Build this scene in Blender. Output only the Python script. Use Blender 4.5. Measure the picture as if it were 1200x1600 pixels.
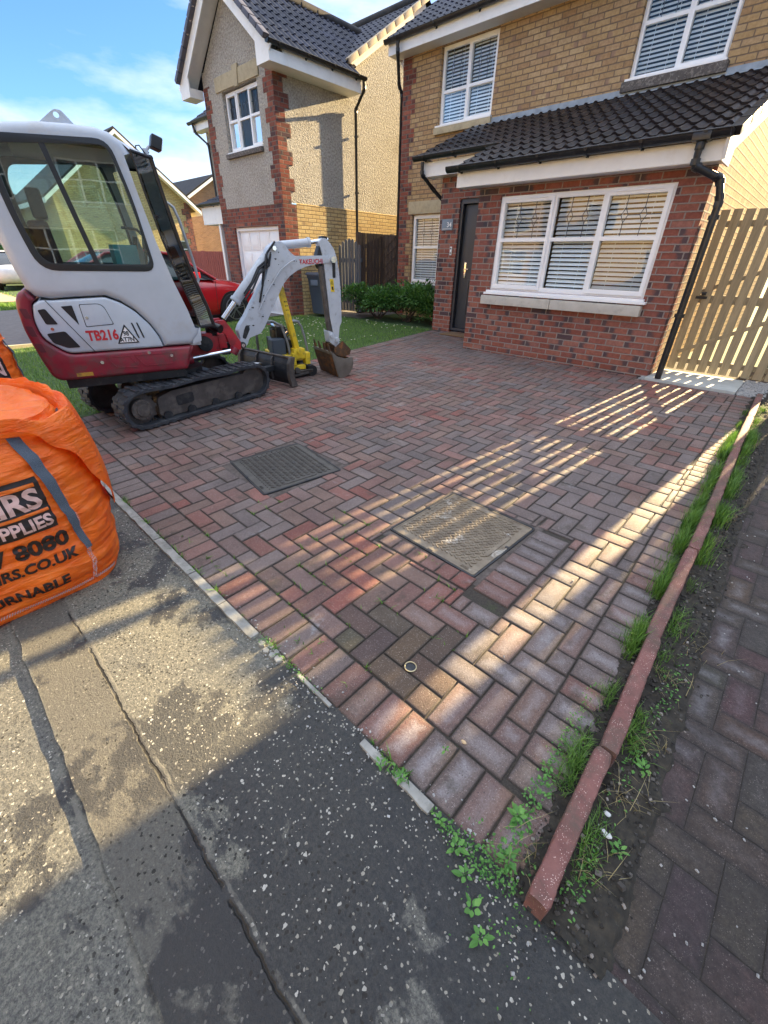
import bpy, bmesh, math, random
from math import radians, sin, cos, pi, sqrt, floor
from mathutils import Vector, Matrix, noise
from mathutils.geometry import tessellate_polygon
random.seed(7)
for o in list(bpy.data.objects): bpy.data.objects.remove(o)
sc = bpy.context.scene
COL = sc.collection
# ------------------------------------------------------------------ camera
H = 1.42; F = 650.2
cy_, sy_ = cos(radians(42.89)), sin(radians(42.89))
def Rz(v): return Vector((cy_*v[0]-sy_*v[1], sy_*v[0]+cy_*v[1], v[2]))
P_ = radians(31.02); R_ = radians(1.28)
fwd = Vector((0, cos(P_), -sin(P_))); rgt = Vector((1, 0, 0)); upv = rgt.cross(fwd)
RT = Rz(cos(R_)*rgt+sin(R_)*upv); UP = Rz(-sin(R_)*rgt+cos(R_)*upv); FW = Rz(fwd)
cam = bpy.data.cameras.new('camera'); co = bpy.data.objects.new('camera', cam); COL.objects.link(co)
co.matrix_world = Matrix(((RT.x, UP.x, -FW.x, 0), (RT.y, UP.y, -FW.y, 0), (RT.z, UP.z, -FW.z, H), (0, 0, 0, 1)))
cam.sensor_fit = 'HORIZONTAL'; cam.sensor_width = 36; cam.lens = 36*F/1200; cam.clip_end = 2000; cam.clip_start = .05
sc.camera = co
sc.render.resolution_x = 768; sc.render.resolution_y = 1024
# ------------------------------------------------------------------ world, sun, exposure
OVER = 6.6; SUN_EL = 17.0; SUN_AZ = 5.7
w = bpy.data.worlds.new('World'); sc.world = w; w.use_nodes = True
nt = w.node_tree; nt.nodes.clear()
wo = nt.nodes.new('ShaderNodeOutputWorld'); bg = nt.nodes.new('ShaderNodeBackground'); sky = nt.nodes.new('ShaderNodeTexSky')
sky.sky_type = 'NISHITA'; sky.sun_disc = False; sky.sun_elevation = radians(SUN_EL); sky.sun_rotation = radians(SUN_AZ)
sky.altitude = 100; sky.air_density = 1.0; sky.dust_density = .1; sky.ozone_density = 6.0
bg.inputs[1].default_value = .0500
tc = nt.nodes.new('ShaderNodeTexCoord'); mp = nt.nodes.new('ShaderNodeMapping'); mp.inputs['Scale'].default_value = (1, 1, 3.2)
mp.inputs['Location'].default_value = (.35, .1, .15)
nz = nt.nodes.new('ShaderNodeTexNoise'); nz.inputs['Scale'].default_value = 2.3; nz.inputs['Detail'].default_value = 7; nz.inputs['Roughness'].default_value = .55
rp = nt.nodes.new('ShaderNodeValToRGB'); rp.color_ramp.elements[0].position = .43; rp.color_ramp.elements[1].position = .63
rp.color_ramp.elements[1].color = (.8, .8, .8, 1)
mx = nt.nodes.new('ShaderNodeMix'); mx.data_type = 'RGBA'; mx.inputs[7].default_value = (4.6, 4.75, 5.2, 1)
L = nt.links.new
L(tc.outputs['Generated'], mp.inputs[0]); L(mp.outputs[0], nz.inputs[0]); L(nz.outputs[0], rp.inputs[0])
# an added sheet of bright cloud overhead, out of view, to light the shaded ground
sp = nt.nodes.new('ShaderNodeSeparateXYZ'); L(tc.outputs['Generated'], sp.inputs[0])
ov = nt.nodes.new('ShaderNodeMapRange'); ov.inputs[1].default_value = .52; ov.inputs[2].default_value = .80; L(sp.outputs[2], ov.inputs[0])
mo = nt.nodes.new('ShaderNodeMix'); mo.data_type = 'RGBA'; mo.inputs[7].default_value = (OVER*.90, OVER*.98, OVER*1.14, 1)
L(rp.outputs[0], mx.inputs[0]); L(sky.outputs[0], mx.inputs[6]); L(ov.outputs[0], mo.inputs[0]); L(mx.outputs[2], mo.inputs[6]); L(mo.outputs[2], bg.inputs[0]); L(bg.outputs[0], wo.inputs[0])
sl = bpy.data.lights.new('sun', 'SUN'); sl.energy = 5; sl.angle = radians(.5); sl.color = (1, .75, .40)
so = bpy.data.objects.new('sun', sl); COL.objects.link(so)
sd = Vector((cos(radians(SUN_EL))*sin(radians(SUN_AZ)), cos(radians(SUN_EL))*cos(radians(SUN_AZ)), sin(radians(SUN_EL))))
so.rotation_euler = sd.to_track_quat('Z', 'Y').to_euler(); so.location = (0, 30, 12)
sc.view_settings.view_transform = 'Standard'; sc.view_settings.look = 'None'; sc.view_settings.gamma = 1
sc.view_settings.exposure = 2.72
sc.render.engine = 'CYCLES'
# ------------------------------------------------------------------ helpers
SL = .037
def gz(y): return 0 if y < .575 else SL*(min(y, 8.0)-.575)
class N:
    def __init__(s, name):
        m = bpy.data.materials.new(name); m.use_nodes = True; s.m = m; s.t = m.node_tree; s.t.nodes.clear()
        s.out = s.n('ShaderNodeOutputMaterial'); s.p = s.n('ShaderNodeBsdfPrincipled'); s.l(s.p.outputs[0], s.out.inputs[0])
    def n(s, ty): return s.t.nodes.new(ty)
    def l(s, a, b): s.t.links.new(a, b)
    def put(s, inp, v):
        if v is None: return
        if isinstance(v, (int, float)): inp.default_value = v
        elif isinstance(v, tuple): inp.default_value = v if len(v) == len(inp.default_value) else tuple(v)+(1,)
        else: s.l(v, inp)
    def math(s, op, a, b=None, c=None, clamp=False):
        n = s.n('ShaderNodeMath'); n.operation = op; n.use_clamp = clamp
        s.put(n.inputs[0], a); s.put(n.inputs[1], b); s.put(n.inputs[2], c); return n.outputs[0]
    def mix(s, f, a, b, mode='MIX'):
        n = s.n('ShaderNodeMix'); n.data_type = 'RGBA'; n.blend_type = mode
        s.put(n.inputs[0], f); s.put(n.inputs[6], a); s.put(n.inputs[7], b); return n.outputs[2]
    def ramp(s, f, stops):
        n = s.n('ShaderNodeValToRGB'); e = n.color_ramp.elements
        while len(e) < len(stops): e.new(.5)
        for k, (p, c) in enumerate(stops):
            e[k].position = p; e[k].color = (c, c, c, 1) if isinstance(c, (int, float)) else tuple(c)+(1,)
        s.put(n.inputs[0], f); return n.outputs[0]
    def step(s, f, a, b):
        n = s.n('ShaderNodeMapRange'); n.inputs[1].default_value = a; n.inputs[2].default_value = b
        s.put(n.inputs[0], f); return n.outputs[0]
    def noise(s, vec, scale, detail=3, rough=.5, dist=0, out=0):
        n = s.n('ShaderNodeTexNoise'); s.put(n.inputs['Vector'], vec)
        n.inputs['Scale'].default_value = scale; n.inputs['Detail'].default_value = detail; n.inputs['Roughness'].default_value = rough
        n.inputs['Distortion'].default_value = dist; return n.outputs[out]
    def vor(s, vec, scale, rnd=1, feat='F1', out='Distance'):
        n = s.n('ShaderNodeTexVoronoi'); s.put(n.inputs['Vector'], vec); n.feature = feat
        n.inputs['Scale'].default_value = scale; n.inputs['Randomness'].default_value = rnd; return n.outputs[out]
    def coord(s, k='Object'): return s.n('ShaderNodeTexCoord').outputs[k]
    def pos(s): return s.n('ShaderNodeNewGeometry').outputs['Position']
    def xyz(s, v):
        n = s.n('ShaderNodeSeparateXYZ'); s.l(v, n.inputs[0]); return n.outputs
    def comb(s, x, y, z=0):
        n = s.n('ShaderNodeCombineXYZ'); s.put(n.inputs[0], x); s.put(n.inputs[1], y); s.put(n.inputs[2], z); return n.outputs[0]
    def bump(s, h, strength=.5, dist=.01, prev=None):
        n = s.n('ShaderNodeBump'); n.inputs['Strength'].default_value = strength; n.inputs['Distance'].default_value = dist
        s.l(h, n.inputs['Height'])
        if prev: s.l(prev, n.inputs['Normal'])
        return n.outputs[0]
    def attr(s, name, out='Color'):
        n = s.n('ShaderNodeAttribute'); n.attribute_name = name; return n.outputs[out]
    def fin(s, col=None, rough=None, nrm=None, metal=None, spec=None):
        s.put(s.p.inputs['Base Color'], col); s.put(s.p.inputs['Roughness'], rough)
        if nrm: s.l(nrm, s.p.inputs['Normal'])
        s.put(s.p.inputs['Metallic'], metal); s.put(s.p.inputs['Specular IOR Level'], spec)
        return s.m
def mat(name, c, rough=.6, metal=0, var=.15, vs=6, dirt=0, dirtc=(.05, .045, .04), bs=0, bsc=80, coat=0, spec=.5, ds=9):
    n = N(name); v = n.coord(); f = n.noise(v, vs, 4, .6)
    c2 = tuple(max(0, x*(1-var)) for x in c); c3 = tuple(min(1, x*(1+var*.6)) for x in c)
    col = n.mix(n.step(f, .3, .7), c2, c3); r = rough
    if dirt:
        d = n.step(n.noise(v, ds, 6, .65), .62-.25*dirt, .72-.2*dirt); d = n.math('MULTIPLY', d, min(1, dirt*1.2))
        col = n.mix(d, col, dirtc); r = n.math('ADD', rough, n.math('MULTIPLY', d, .25), clamp=True)
    nr = n.bump(n.noise(v, bsc, 4, .6), bs, .004) if bs else None
    n.p.inputs['Coat Weight'].default_value = coat; n.p.inputs['Coat Roughness'].default_value = .08
    return n.fin(col, r, nr, metal, spec)
def brick_cells(n, u, v, bl, bh):
    row = n.math('FLOOR', n.math('DIVIDE', v, bh)); fv = n.math('FRACT', n.math('DIVIDE', v, bh))
    sh = n.math('MULTIPLY', n.math('MODULO', n.math('ABSOLUTE', row), 2.0), .5)
    uu = n.math('ADD', n.math('DIVIDE', u, bl), sh); fu = n.math('FRACT', uu); cell = n.math('FLOOR', uu)
    wn = n.n('ShaderNodeTexWhiteNoise'); wn.noise_dimensions = '2D'; n.l(n.comb(cell, row), wn.inputs['Vector'])
    return fu, fv, wn
def brickmat(name, pal, mortar, dark=0, darkc=(.06, .06, .07), joint=.010, bl=.225, bh=.075, rough=.85, bstr=.9, half=0):
    n = N(name); uv = n.xyz(n.coord('UV')); vec = n.coord('UV')
    ww = n.xyz(n.noise(vec, 6, 2, .5, out=1))
    u = n.math('ADD', uv[0], n.math('MULTIPLY', n.math('SUBTRACT', ww[0], .5), .006))
    v = n.math('ADD', uv[1], n.math('MULTIPLY', n.math('SUBTRACT', ww[1], .5), .004))
    fu, fv, wn = brick_cells(n, u, v, bl, bh); ju, jv = joint/bl/2, joint/bh/2
    rough_e = n.math('MULTIPLY', n.math('SUBTRACT', n.noise(vec, 60, 3), .5), .008)
    du = n.math('MULTIPLY', n.math('MINIMUM', fu, n.math('SUBTRACT', 1, fu)), bl)
    dv = n.math('MULTIPLY', n.math('MINIMUM', fv, n.math('SUBTRACT', 1, fv)), bh)
    d = n.math('ADD', n.math('MINIMUM', du, dv), rough_e)
    m = n.step(d, joint/2, joint/2+.004)
    rnd = wn.outputs['Value']; rc = n.xyz(wn.outputs['Color'])
    col = n.ramp(rnd, [(k/(len(pal)-1), c) for k, c in enumerate(pal)])
    mott = n.noise(vec, 22, 5, .7); col = n.mix(n.step(mott, .35, .75), col, n.mix(1, col, (.62, .60, .60), 'MULTIPLY'))
    if dark:
        side = n.math('GREATER_THAN', rc[1], .5)
        ff = n.mix(side, n.comb(fu, 0), n.comb(n.math('SUBTRACT', 1, fu), 0)); ff = n.xyz(ff)[0]
        e = n.math('ADD', ff, n.math('MULTIPLY', n.math('SUBTRACT', n.noise(vec, 18, 3), .5), .35))
        k = n.math('MULTIPLY', n.step(e, .62, .80), n.math('LESS_THAN', rc[2], dark)); k = n.math('MULTIPLY', k, .8)
        col = n.mix(k, col, darkc)
        k2 = n.math('LESS_THAN', n.xyz(wn.outputs['Color'])[0], dark*.14); col = n.mix(n.math('MULTIPLY', k2, .75), col, darkc)
    big = n.noise(vec, 1.3, 4, .6); col = n.mix(n.step(big, .4, .8), col, n.mix(1, col, (.78, .76, .74), 'MULTIPLY'))
    col = n.mix(m, n.mix(n.noise(vec, 40, 3), mortar, tuple(x*.7 for x in mortar)), col)
    hgt = n.math('ADD', m, n.math('MULTIPLY', n.noise(vec, 90, 4, .7), .35)); hgt = n.math('ADD', hgt, n.math('MULTIPLY', rnd, .15))
    return n.fin(col, rough, n.bump(hgt, bstr, .008), spec=.04)
class MB:
    def __init__(s): s.v = []; s.f = []; s.mi = []; s.cc = []; s.color = None
    def add(s, vs, fs, mi=0):
        b = len(s.v); s.v += [tuple(p) for p in vs]; s.f += [tuple(b+i for i in f) for f in fs]; s.mi += [mi]*len(fs)
        s.cc += [s.color]*len(fs); return s
    def quad(s, a, b, c, d, mi=0): return s.add([a, b, c, d], [(0, 1, 2, 3)], mi)
    def rc(s, lo=0., hi=1.): a = random.random(); s.color = (a, lo+(hi-lo)*random.random(), random.random()); return s
    def box(s, a, b, mi=0, M=None):
        x0, y0, z0 = a; x1, y1, z1 = b
        vs = [(x0, y0, z0), (x1, y0, z0), (x1, y1, z0), (x0, y1, z0), (x0, y0, z1), (x1, y0, z1), (x1, y1, z1), (x0, y1, z1)]
        if M: vs = [M@Vector(p) for p in vs]
        return s.add(vs, [(0, 3, 2, 1), (4, 5, 6, 7), (0, 1, 5, 4), (1, 2, 6, 5), (2, 3, 7, 6), (3, 0, 4, 7)], mi)
    def beam(s, p, q, w, h, mi=0, up=(0, 0, 1)):
        p = Vector(p); q = Vector(q); d = (q-p).normalized(); u = Vector(up); sd_ = d.cross(u)
        if sd_.length < 1e-4: sd_ = Vector((1, 0, 0))
        sd_.normalize(); u = sd_.cross(d); vs = []
        for c in (p, q):
            for a, b in ((-1, -1), (1, -1), (1, 1), (-1, 1)): vs.append(c+sd_*a*w/2+u*b*h/2)
        return s.add(vs, [(0, 1, 2, 3)[::-1], (4, 5, 6, 7), (0, 1, 5, 4), (1, 2, 6, 5), (2, 3, 7, 6), (3, 0, 4, 7)], mi)
    def cyl(s, p, q, r, n=16, r2=None, mi=0, cap=True):
        return s.tube([p, q], [r, r if r2 is None else r2], n, mi, cap)
    def tube(s, pts, rad, n=10, mi=0, cap=True):
        pts = [Vector(p) for p in pts]
        if isinstance(rad, (int, float)): rad = [rad]*len(pts)
        vs = []; fs = []; prev = None
        for i, p in enumerate(pts):
            a = pts[max(0, i-1)]; b = pts[min(len(pts)-1, i+1)]; d = (b-a).normalized()
            if prev is None: prev = d.orthogonal().normalized()
            prev = (prev-d*prev.dot(d)).normalized(); q = d.cross(prev)
            for k in range(n): t = 2*pi*k/n; vs.append(p+(prev*cos(t)+q*sin(t))*rad[i])
        for i in range(len(pts)-1):
            for k in range(n): fs.append((i*n+k, i*n+(k+1) % n, (i+1)*n+(k+1) % n, (i+1)*n+k))
        if cap: fs.append(tuple(range(n))[::-1]); fs.append(tuple((len(pts)-1)*n+k for k in range(n)))
        return s.add(vs, fs, mi)
    def plate(s, outer, holes, fn, th, mi=0):
        """flat polygon with holes, fn(a,b,d)->xyz, extruded from d=0 to d=th"""
        loops = [outer]+list(holes); flat = [p for lp in loops for p in lp]
        tr = tessellate_polygon([[Vector((a, b, 0)) for a, b in lp] for lp in loops]); n = len(flat)
        vs = [fn(a, b, 0) for a, b in flat]+[fn(a, b, th) for a, b in flat]; fs = [tuple(t) for t in tr]+[tuple(n+i for i in t)[::-1] for t in tr]
        o = 0
        for lp in loops:
            for i in range(len(lp)): j = (i+1) % len(lp); fs.append((o+i, o+j, n+o+j, n+o+i))
            o += len(lp)
        return s.add(vs, fs, mi)
    def build(s, name, mats, parent=None, smooth=False, bevel=0, seg=2, local=False, angle=35, uv=True, kind=None):
        me = bpy.data.meshes.new(name); me.from_pydata([tuple(p) for p in s.v], [], s.f)
        if not isinstance(mats, (list, tuple)): mats = [mats]
        for m in mats: me.materials.append(m)
        me.polygons.foreach_set('material_index', s.mi)
        if any(c is not None for c in s.cc):
            ca = me.color_attributes.new('Col', 'FLOAT_COLOR', 'CORNER'); fl = []
            for f, c in zip(s.f, s.cc): fl += (list(c or (.5, .5, .5))+[1])*len(f)
            ca.data.foreach_set('color', fl)
        bm = bmesh.new(); bm.from_mesh(me)
        if bevel or smooth: bmesh.ops.remove_doubles(bm, verts=bm.verts, dist=1e-5)
        bmesh.ops.recalc_face_normals(bm, faces=bm.faces)
        if bevel:
            es = [e for e in bm.edges if len(e.link_faces) == 2 and e.calc_face_angle(0) > radians(angle)]
            bmesh.ops.bevel(bm, geom=es, offset=bevel, segments=seg, profile=.7, affect='EDGES', clamp_overlap=True)
        if uv:
            ul = bm.loops.layers.uv.new('UVMap')
            for f in bm.faces:
                nn = f.normal; ax = max(range(3), key=lambda k: abs(nn[k]))
                for lp in f.loops:
                    p = lp.vert.co; lp[ul].uv = (p.x, p.y) if ax == 2 else ((p.y, p.z) if ax == 0 else (p.x, p.z))
        bm.to_mesh(me); bm.free()
        if smooth or bevel:
            me.polygons.foreach_set('use_smooth', [True]*len(me.polygons))
            me.set_sharp_from_angle(angle=radians(smooth if smooth and smooth is not True else 40))
        o = bpy.data.objects.new(name, me); COL.objects.link(o)
        if parent is not None:
            o.parent = parent
            if not local: me.transform(wm(parent).inverted())
        if kind: o['kind'] = kind
        return o
def wm(o):
    m = o.matrix_basis.copy()
    while o.parent: o = o.parent; m = o.matrix_basis@m
    return m
def thing(name, label, cat, loc=(0, 0, 0), rz=0, group=None):
    o = bpy.data.objects.new(name, None); o.empty_display_size = .2; COL.objects.link(o)
    o.location = loc; o.rotation_euler = (0, 0, rz); tag(o, label, cat, group); return o
def tag(o, label, cat, group=None):
    o['label'] = label; o['category'] = cat
    if group: o['group'] = group
    return o
def text(s, size, m, parent, M, name='lettering', off=0., ext=.001, align='LEFT', shear=0, wrap=None, sx=1, local=False):
    cu = bpy.data.curves.new('t', 'FONT'); cu.body = s; cu.size = size; cu.offset = off; cu.extrude = ext; cu.align_x = align; cu.shear = shear; cu.resolution_u = 3
    ob = bpy.data.objects.new('t', cu); COL.objects.link(ob); bpy.context.view_layer.update()
    me = bpy.data.meshes.new_from_object(ob.evaluated_get(bpy.context.evaluated_depsgraph_get()))
    bpy.data.objects.remove(ob); me.transform(Matrix.Diagonal((sx, 1, 1, 1)))
    if wrap:
        bm = bmesh.new(); bm.from_mesh(me); bmesh.ops.triangulate(bm, faces=bm.faces)
        for _ in range(2):
            es = [e for e in bm.edges if e.calc_length() > size*.2]; bmesh.ops.subdivide_edges(bm, edges=es, cuts=1); bmesh.ops.triangulate(bm, faces=bm.faces)
        for v in bm.verts: v.co = wrap(v.co.x, v.co.y, v.co.z)
        bm.to_mesh(me); bm.free()
    else: me.transform(M)
    me.materials.clear(); me.materials.append(m)
    o = bpy.data.objects.new(name, me); COL.objects.link(o)
    if parent is not None:
        o.parent = parent
        if not local: me.transform(wm(parent).inverted())
    return o
def XZ(x, y, z): return Matrix(((1, 0, 0, x), (0, 0, -1, y), (0, 1, 0, z), (0, 0, 0, 1)))   # text facing -Y
def YZ(x, y, z): return Matrix(((0, 0, 1, x), (1, 0, 0, y), (0, 1, 0, z), (0, 0, 0, 1)))    # text facing +X
def rpoly(pts, r, n=5):
    """round the corners of a 2D polygon"""
    out = []; m = len(pts)
    for i in range(m):
        p = Vector(pts[i]); a = Vector(pts[i-1])-p; b = Vector(pts[(i+1) % m])-p
        rr = r[i] if isinstance(r, (list, tuple)) else r; rr = min(rr, a.length*.45, b.length*.45)
        s_, e_ = p+a.normalized()*rr, p+b.normalized()*rr
        for k in range(n+1):
            t = k/n; q = s_*(1-t)**2+p*2*t*(1-t)+e_*t*t; out.append((q.x, q.y))
    return out
def split(*names):
    """give every separate piece of these parts an object of its own"""
    for o in [o for o in bpy.data.objects if o.type == 'MESH' and o.name.split('.')[0] in names]:
        bm = bmesh.new(); bm.from_mesh(o.data); bm.verts.ensure_lookup_table(); isl = {}; k = 0
        for v in bm.verts:
            if v.index in isl: continue
            st = [v]; isl[v.index] = k
            while st:
                q = st.pop()
                for e in q.link_edges:
                    p = e.other_vert(q)
                    if p.index not in isl: isl[p.index] = k; st.append(p)
            k += 1
        if k < 2: bm.free(); continue
        for j in range(1, k):
            c = bm.copy(); c.verts.ensure_lookup_table(); bmesh.ops.delete(c, geom=[v for v in c.verts if isl[v.index] != j], context='VERTS')
            me = o.data.copy(); c.to_mesh(me); c.free(); d = o.copy(); d.data = me; COL.objects.link(d)
        bmesh.ops.delete(bm, geom=[v for v in bm.verts if isl[v.index] != 0], context='VERTS'); bm.to_mesh(o.data); bm.free()
# ------------------------------------------------------------------ materials
M = {}
M['red_brick'] = brickmat('red_brick', [(.245, .085, .062), (.30, .11, .08), (.34, .14, .10), (.27, .10, .08), (.36, .17, .13)], (.33, .27, .235), dark=.6)
M['red_quoin'] = brickmat('red_quoin', [(.24, .08, .06), (.32, .11, .08), (.17, .075, .065), (.36, .14, .10)], (.22, .18, .15), dark=.35)
M['buff_brick'] = brickmat('buff_brick', [(.42, .285, .145), (.48, .34, .18), (.38, .245, .135), (.51, .375, .21), (.43, .29, .17)], (.20, .15, .11), bstr=.6, dark=.08, darkc=(.26, .17, .13))
M['yellow_brick'] = brickmat('yellow_brick', [(.62, .46, .22), (.68, .52, .26), (.57, .41, .2), (.7, .56, .3)], (.26, .2, .13), dark=.05, darkc=(.3, .2, .12))
M['brown_brick'] = brickmat('brown_brick', [(.27, .16, .10), (.33, .20, .13), (.24, .14, .10)], (.3, .24, .18))
def rendermat():
    n = N('rough_render'); v = n.coord('UV'); a = n.noise(v, 26, 6, .8); b = n.vor(v, 40)
    col = n.mix(n.step(a, .35, .66), (.24, .225, .20), (.66, .63, .57)); col = n.mix(n.step(n.noise(v, 1.6, 4, .6), .5, .8), col, n.mix(1, col, (.8, .78, .76), 'MULTIPLY'))
    col = n.mix(n.math('MULTIPLY', n.step(n.vor(v, 90), .0, .16), 1), (.12, .11, .10), col)
    h = n.math('ADD', a, n.math('MULTIPLY', b, -.7))
    return n.fin(col, .95, n.bump(h, 1, .03), spec=.05)
M['render'] = rendermat()
M['stone'] = mat('sandstone', (.42, .36, .24), .85, var=.25, vs=9, bs=.4, bsc=60, dirt=.3, dirtc=(.14, .12, .10))
M['stone_grey'] = mat('cast_stone', (.50, .47, .41), .85, var=.15, vs=5, bs=.3, bsc=120, dirt=.35, dirtc=(.3, .27, .23))
M['stone_dark'] = mat('weathered_sill', (.09, .08, .075), .9, var=.3, vs=14, bs=.5, bsc=60, dirt=.5, dirtc=(.30, .28, .25), ds=30)
M['upvc'] = mat('white_upvc', (.82, .83, .84), .28, var=.04, bs=0, dirt=.12, dirtc=(.6, .58, .53))
M['fascia'] = mat('white_fascia', (.80, .80, .78), .35, var=.05, dirt=.25, dirtc=(.6, .57, .5), ds=5)
M['soffit'] = mat('soffit', (.62, .62, .62), .6, var=.05)
M['gutter'] = mat('black_gutter', (.012, .014, .018), .32, var=.3, dirt=.35, dirtc=(.05, .05, .052), ds=14)
M['lead'] = mat('lead', (.26, .31, .36), .5, .3, var=.25, vs=8)
M['lead_line'] = mat('lead_line', (.10, .11, .13), .5, .4)
M['door'] = mat('grey_door', (.035, .042, .055), .4, var=.1)
M['blind'] = mat('blind', (.84, .85, .86), .55, var=.03)
M['interior'] = mat('interior', (.06, .055, .05), .9)
def glassmat(name, tint, refl=.16, rough=.004, wav=.02, k=1.3):
    n = N(name); n.t.nodes.remove(n.p)
    g = n.n('ShaderNodeBsdfGlossy'); g.inputs['Roughness'].default_value = rough; g.inputs[0].default_value = (1, 1, 1, 1)
    t = n.n('ShaderNodeBsdfTransparent'); t.inputs[0].default_value = tint+(1,)
    fr = n.n('ShaderNodeFresnel'); fr.inputs[0].default_value = 1.5
    f = n.math('ADD', n.math('MULTIPLY', fr.outputs[0], k), refl, clamp=True)
    b = n.bump(n.noise(n.coord(), 3.0, 2, .4), wav, .05); n.l(b, g.inputs['Normal'])
    mx = n.n('ShaderNodeMixShader'); n.l(f, mx.inputs[0]); n.l(t.outputs[0], mx.inputs[1]); n.l(g.outputs[0], mx.inputs[2]); n.l(mx.outputs[0], n.out.inputs[0])
    return n.m
M['glass'] = glassmat('window_glass', (.90, .94, .94), .010, wav=.018, k=.72)
M['cab_glass'] = glassmat('cab_glass', (.84, .95, .93), .06, wav=.008)
def tilemat(name, c, sheen=.35):
    n = N(name); v = n.coord(); a = n.noise(v, 5, 5, .65); b = n.noise(v, 45, 4, .7)
    rn = n.attr('Col'); col = n.mix(n.step(a, .35, .7), tuple(x*.6 for x in c), tuple(x*1.5 for x in c)); col = n.mix(.55, col, rn, 'MULTIPLY')
    return n.fin(col, n.math('ADD', sheen, n.math('MULTIPLY', b, .3)), n.bump(b, .35, .004), spec=.22)
M['tile'] = tilemat('dark_roof_tile', (.021, .018, .020), .25)
M['tile_brown'] = tilemat('brown_roof_tile', (.065, .058, .056), .5)
M['tile_blue'] = tilemat('slate_roof_tile', (.022, .026, .045), .38)
M['verge'] = mat('verge_tile', (.30, .24, .19), .7, var=.3)
M['verge_ochre'] = mat('ochre_verge', (.52, .40, .26), .8, var=.2)
M['wood_new'] = None
def wood(name, c1, c2, along='z', knots=True, sc_=1.):
    n = N(name); v = n.xyz(n.coord()); at = n.xyz(n.attr('Col'))
    off = n.math('MULTIPLY', at[0], 37.); a = [v[0], v[1], v[2]]
    k = 'xyz'.index(along); a[k] = n.math('MULTIPLY', a[k], .10); a = [n.math('ADD', q, off) for q in a]
    vec = n.comb(*a); g = n.noise(vec, 16*sc_, 5, .6, 1.2); g2 = n.noise(vec, 90*sc_, 3, .6)
    col = n.mix(n.step(g, .3, .7), c1, c2); col = n.mix(n.math('MULTIPLY', n.step(g2, .5, .8), .5), col, tuple(x*.45 for x in c1))
    if knots:
        b = [v[0], v[1], v[2]]; b[k] = n.math('MULTIPLY', b[k], .55); b = [n.math('ADD', q, off) for q in b]
        kn = n.vor(n.comb(*b), 4.5); col = n.mix(n.step(kn, .13, .05), col, (.13, .075, .035)); col = n.mix(n.math('MULTIPLY', n.step(kn, .30, .12), .35), col, (.3, .19, .10))
    col = n.mix(.3, col, n.comb(at[1], at[1], at[1]), 'MULTIPLY')
    return n.fin(col, .75, n.bump(g2, .3, .003))
M['wood_new'] = wood('treated_pine', (.25, .20, .115), (.37, .30, .185))
M['wood_brown'] = wood('brown_fence', (.05, .033, .026), (.09, .06, .045), knots=False)
M['wood_grey'] = wood('grey_painted_fence', (.075, .085, .10), (.12, .13, .15), knots=False)
M['wood_red'] = wood('red_fence', (.25, .06, .045), (.34, .09, .07), knots=False)
M['white_paint'] = mat('excavator_white', (.44, .49, .55), .32, var=.07, vs=4, dirt=.36, dirtc=(.38, .36, .33), ds=3, coat=.3)
M['arm_white'] = mat('arm_white', (.47, .51, .56), .38, var=.08, vs=4, dirt=.27, dirtc=(.13, .11, .095), ds=17, bs=.1)
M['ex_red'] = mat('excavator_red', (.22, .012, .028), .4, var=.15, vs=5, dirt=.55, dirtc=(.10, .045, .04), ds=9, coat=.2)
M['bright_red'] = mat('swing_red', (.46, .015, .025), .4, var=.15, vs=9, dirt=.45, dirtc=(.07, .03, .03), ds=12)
M['black_plastic'] = mat('black_plastic', (.012, .013, .016), .4, var=.2)
M['cab_seal'] = mat('window_seal', (.02, .022, .024), .35)
M['rubber'] = mat('track_rubber', (.022, .026, .034), .62, var=.35, vs=10, dirt=.5, dirtc=(.07, .075, .08), bs=.4, bsc=60)
M['steel_dirty'] = mat('dirty_steel', (.085, .075, .07), .6, .3, var=.35, vs=8, dirt=.5, dirtc=(.17, .15, .13), bs=.4, bsc=50)
M['steel_dark'] = mat('dark_steel', (.03, .033, .038), .5, .4, var=.35, vs=8, dirt=.4, dirtc=(.10, .095, .09))
M['chrome'] = mat('chrome', (.75, .76, .78), .12, 1, var=.03)
M['rust'] = mat('rusty_steel', (.10, .06, .035), .7, .4, var=.4, vs=9, dirt=.5, dirtc=(.32, .13, .04), bs=.5, bsc=50, ds=14)
M['bucket'] = mat('bucket_steel', (.17, .155, .135), .5, .5, var=.35, vs=6, dirt=.4, dirtc=(.10, .075, .05), bs=.3, bsc=40)
M['yellow'] = mat('yellow_paint', (.70, .50, .02), .4, var=.12, vs=8, dirt=.4, dirtc=(.14, .11, .05), ds=14)
M['text_red'] = mat('text_red', (.50, .02, .03), .5)
M['black'] = mat('black_ink', (.012, .01, .01), .55)
M['white'] = mat('white_ink', (.8, .8, .8), .5)
M['maroon'] = mat('seat_red', (.11, .03, .035), .7)
M['cyan'] = mat('cyan_box', (.10, .38, .42), .6)
M['car_red'] = mat('car_red', (.50, .008, .015), .25, var=.06, coat=1, bs=.25, bsc=120)
M['tyre'] = mat('tyre', (.015, .015, .017), .75)
M['alloy'] = mat('alloy', (.42, .42, .45), .3, .9)
M['car_white'] = mat('car_white', (.7, .72, .74), .3, coat=.6)
M['car_glass'] = mat('car_glass', (.02, .025, .03), .08, spec=.8)
M['bin'] = mat('bin_blue_grey', (.045, .062, .085), .45, var=.1, vs=3)
M['concrete'] = mat('pale_slab', (.40, .42, .40), .8, var=.14, vs=6, bs=.3, bsc=90, dirt=.25, dirtc=(.22, .23, .22))
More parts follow.
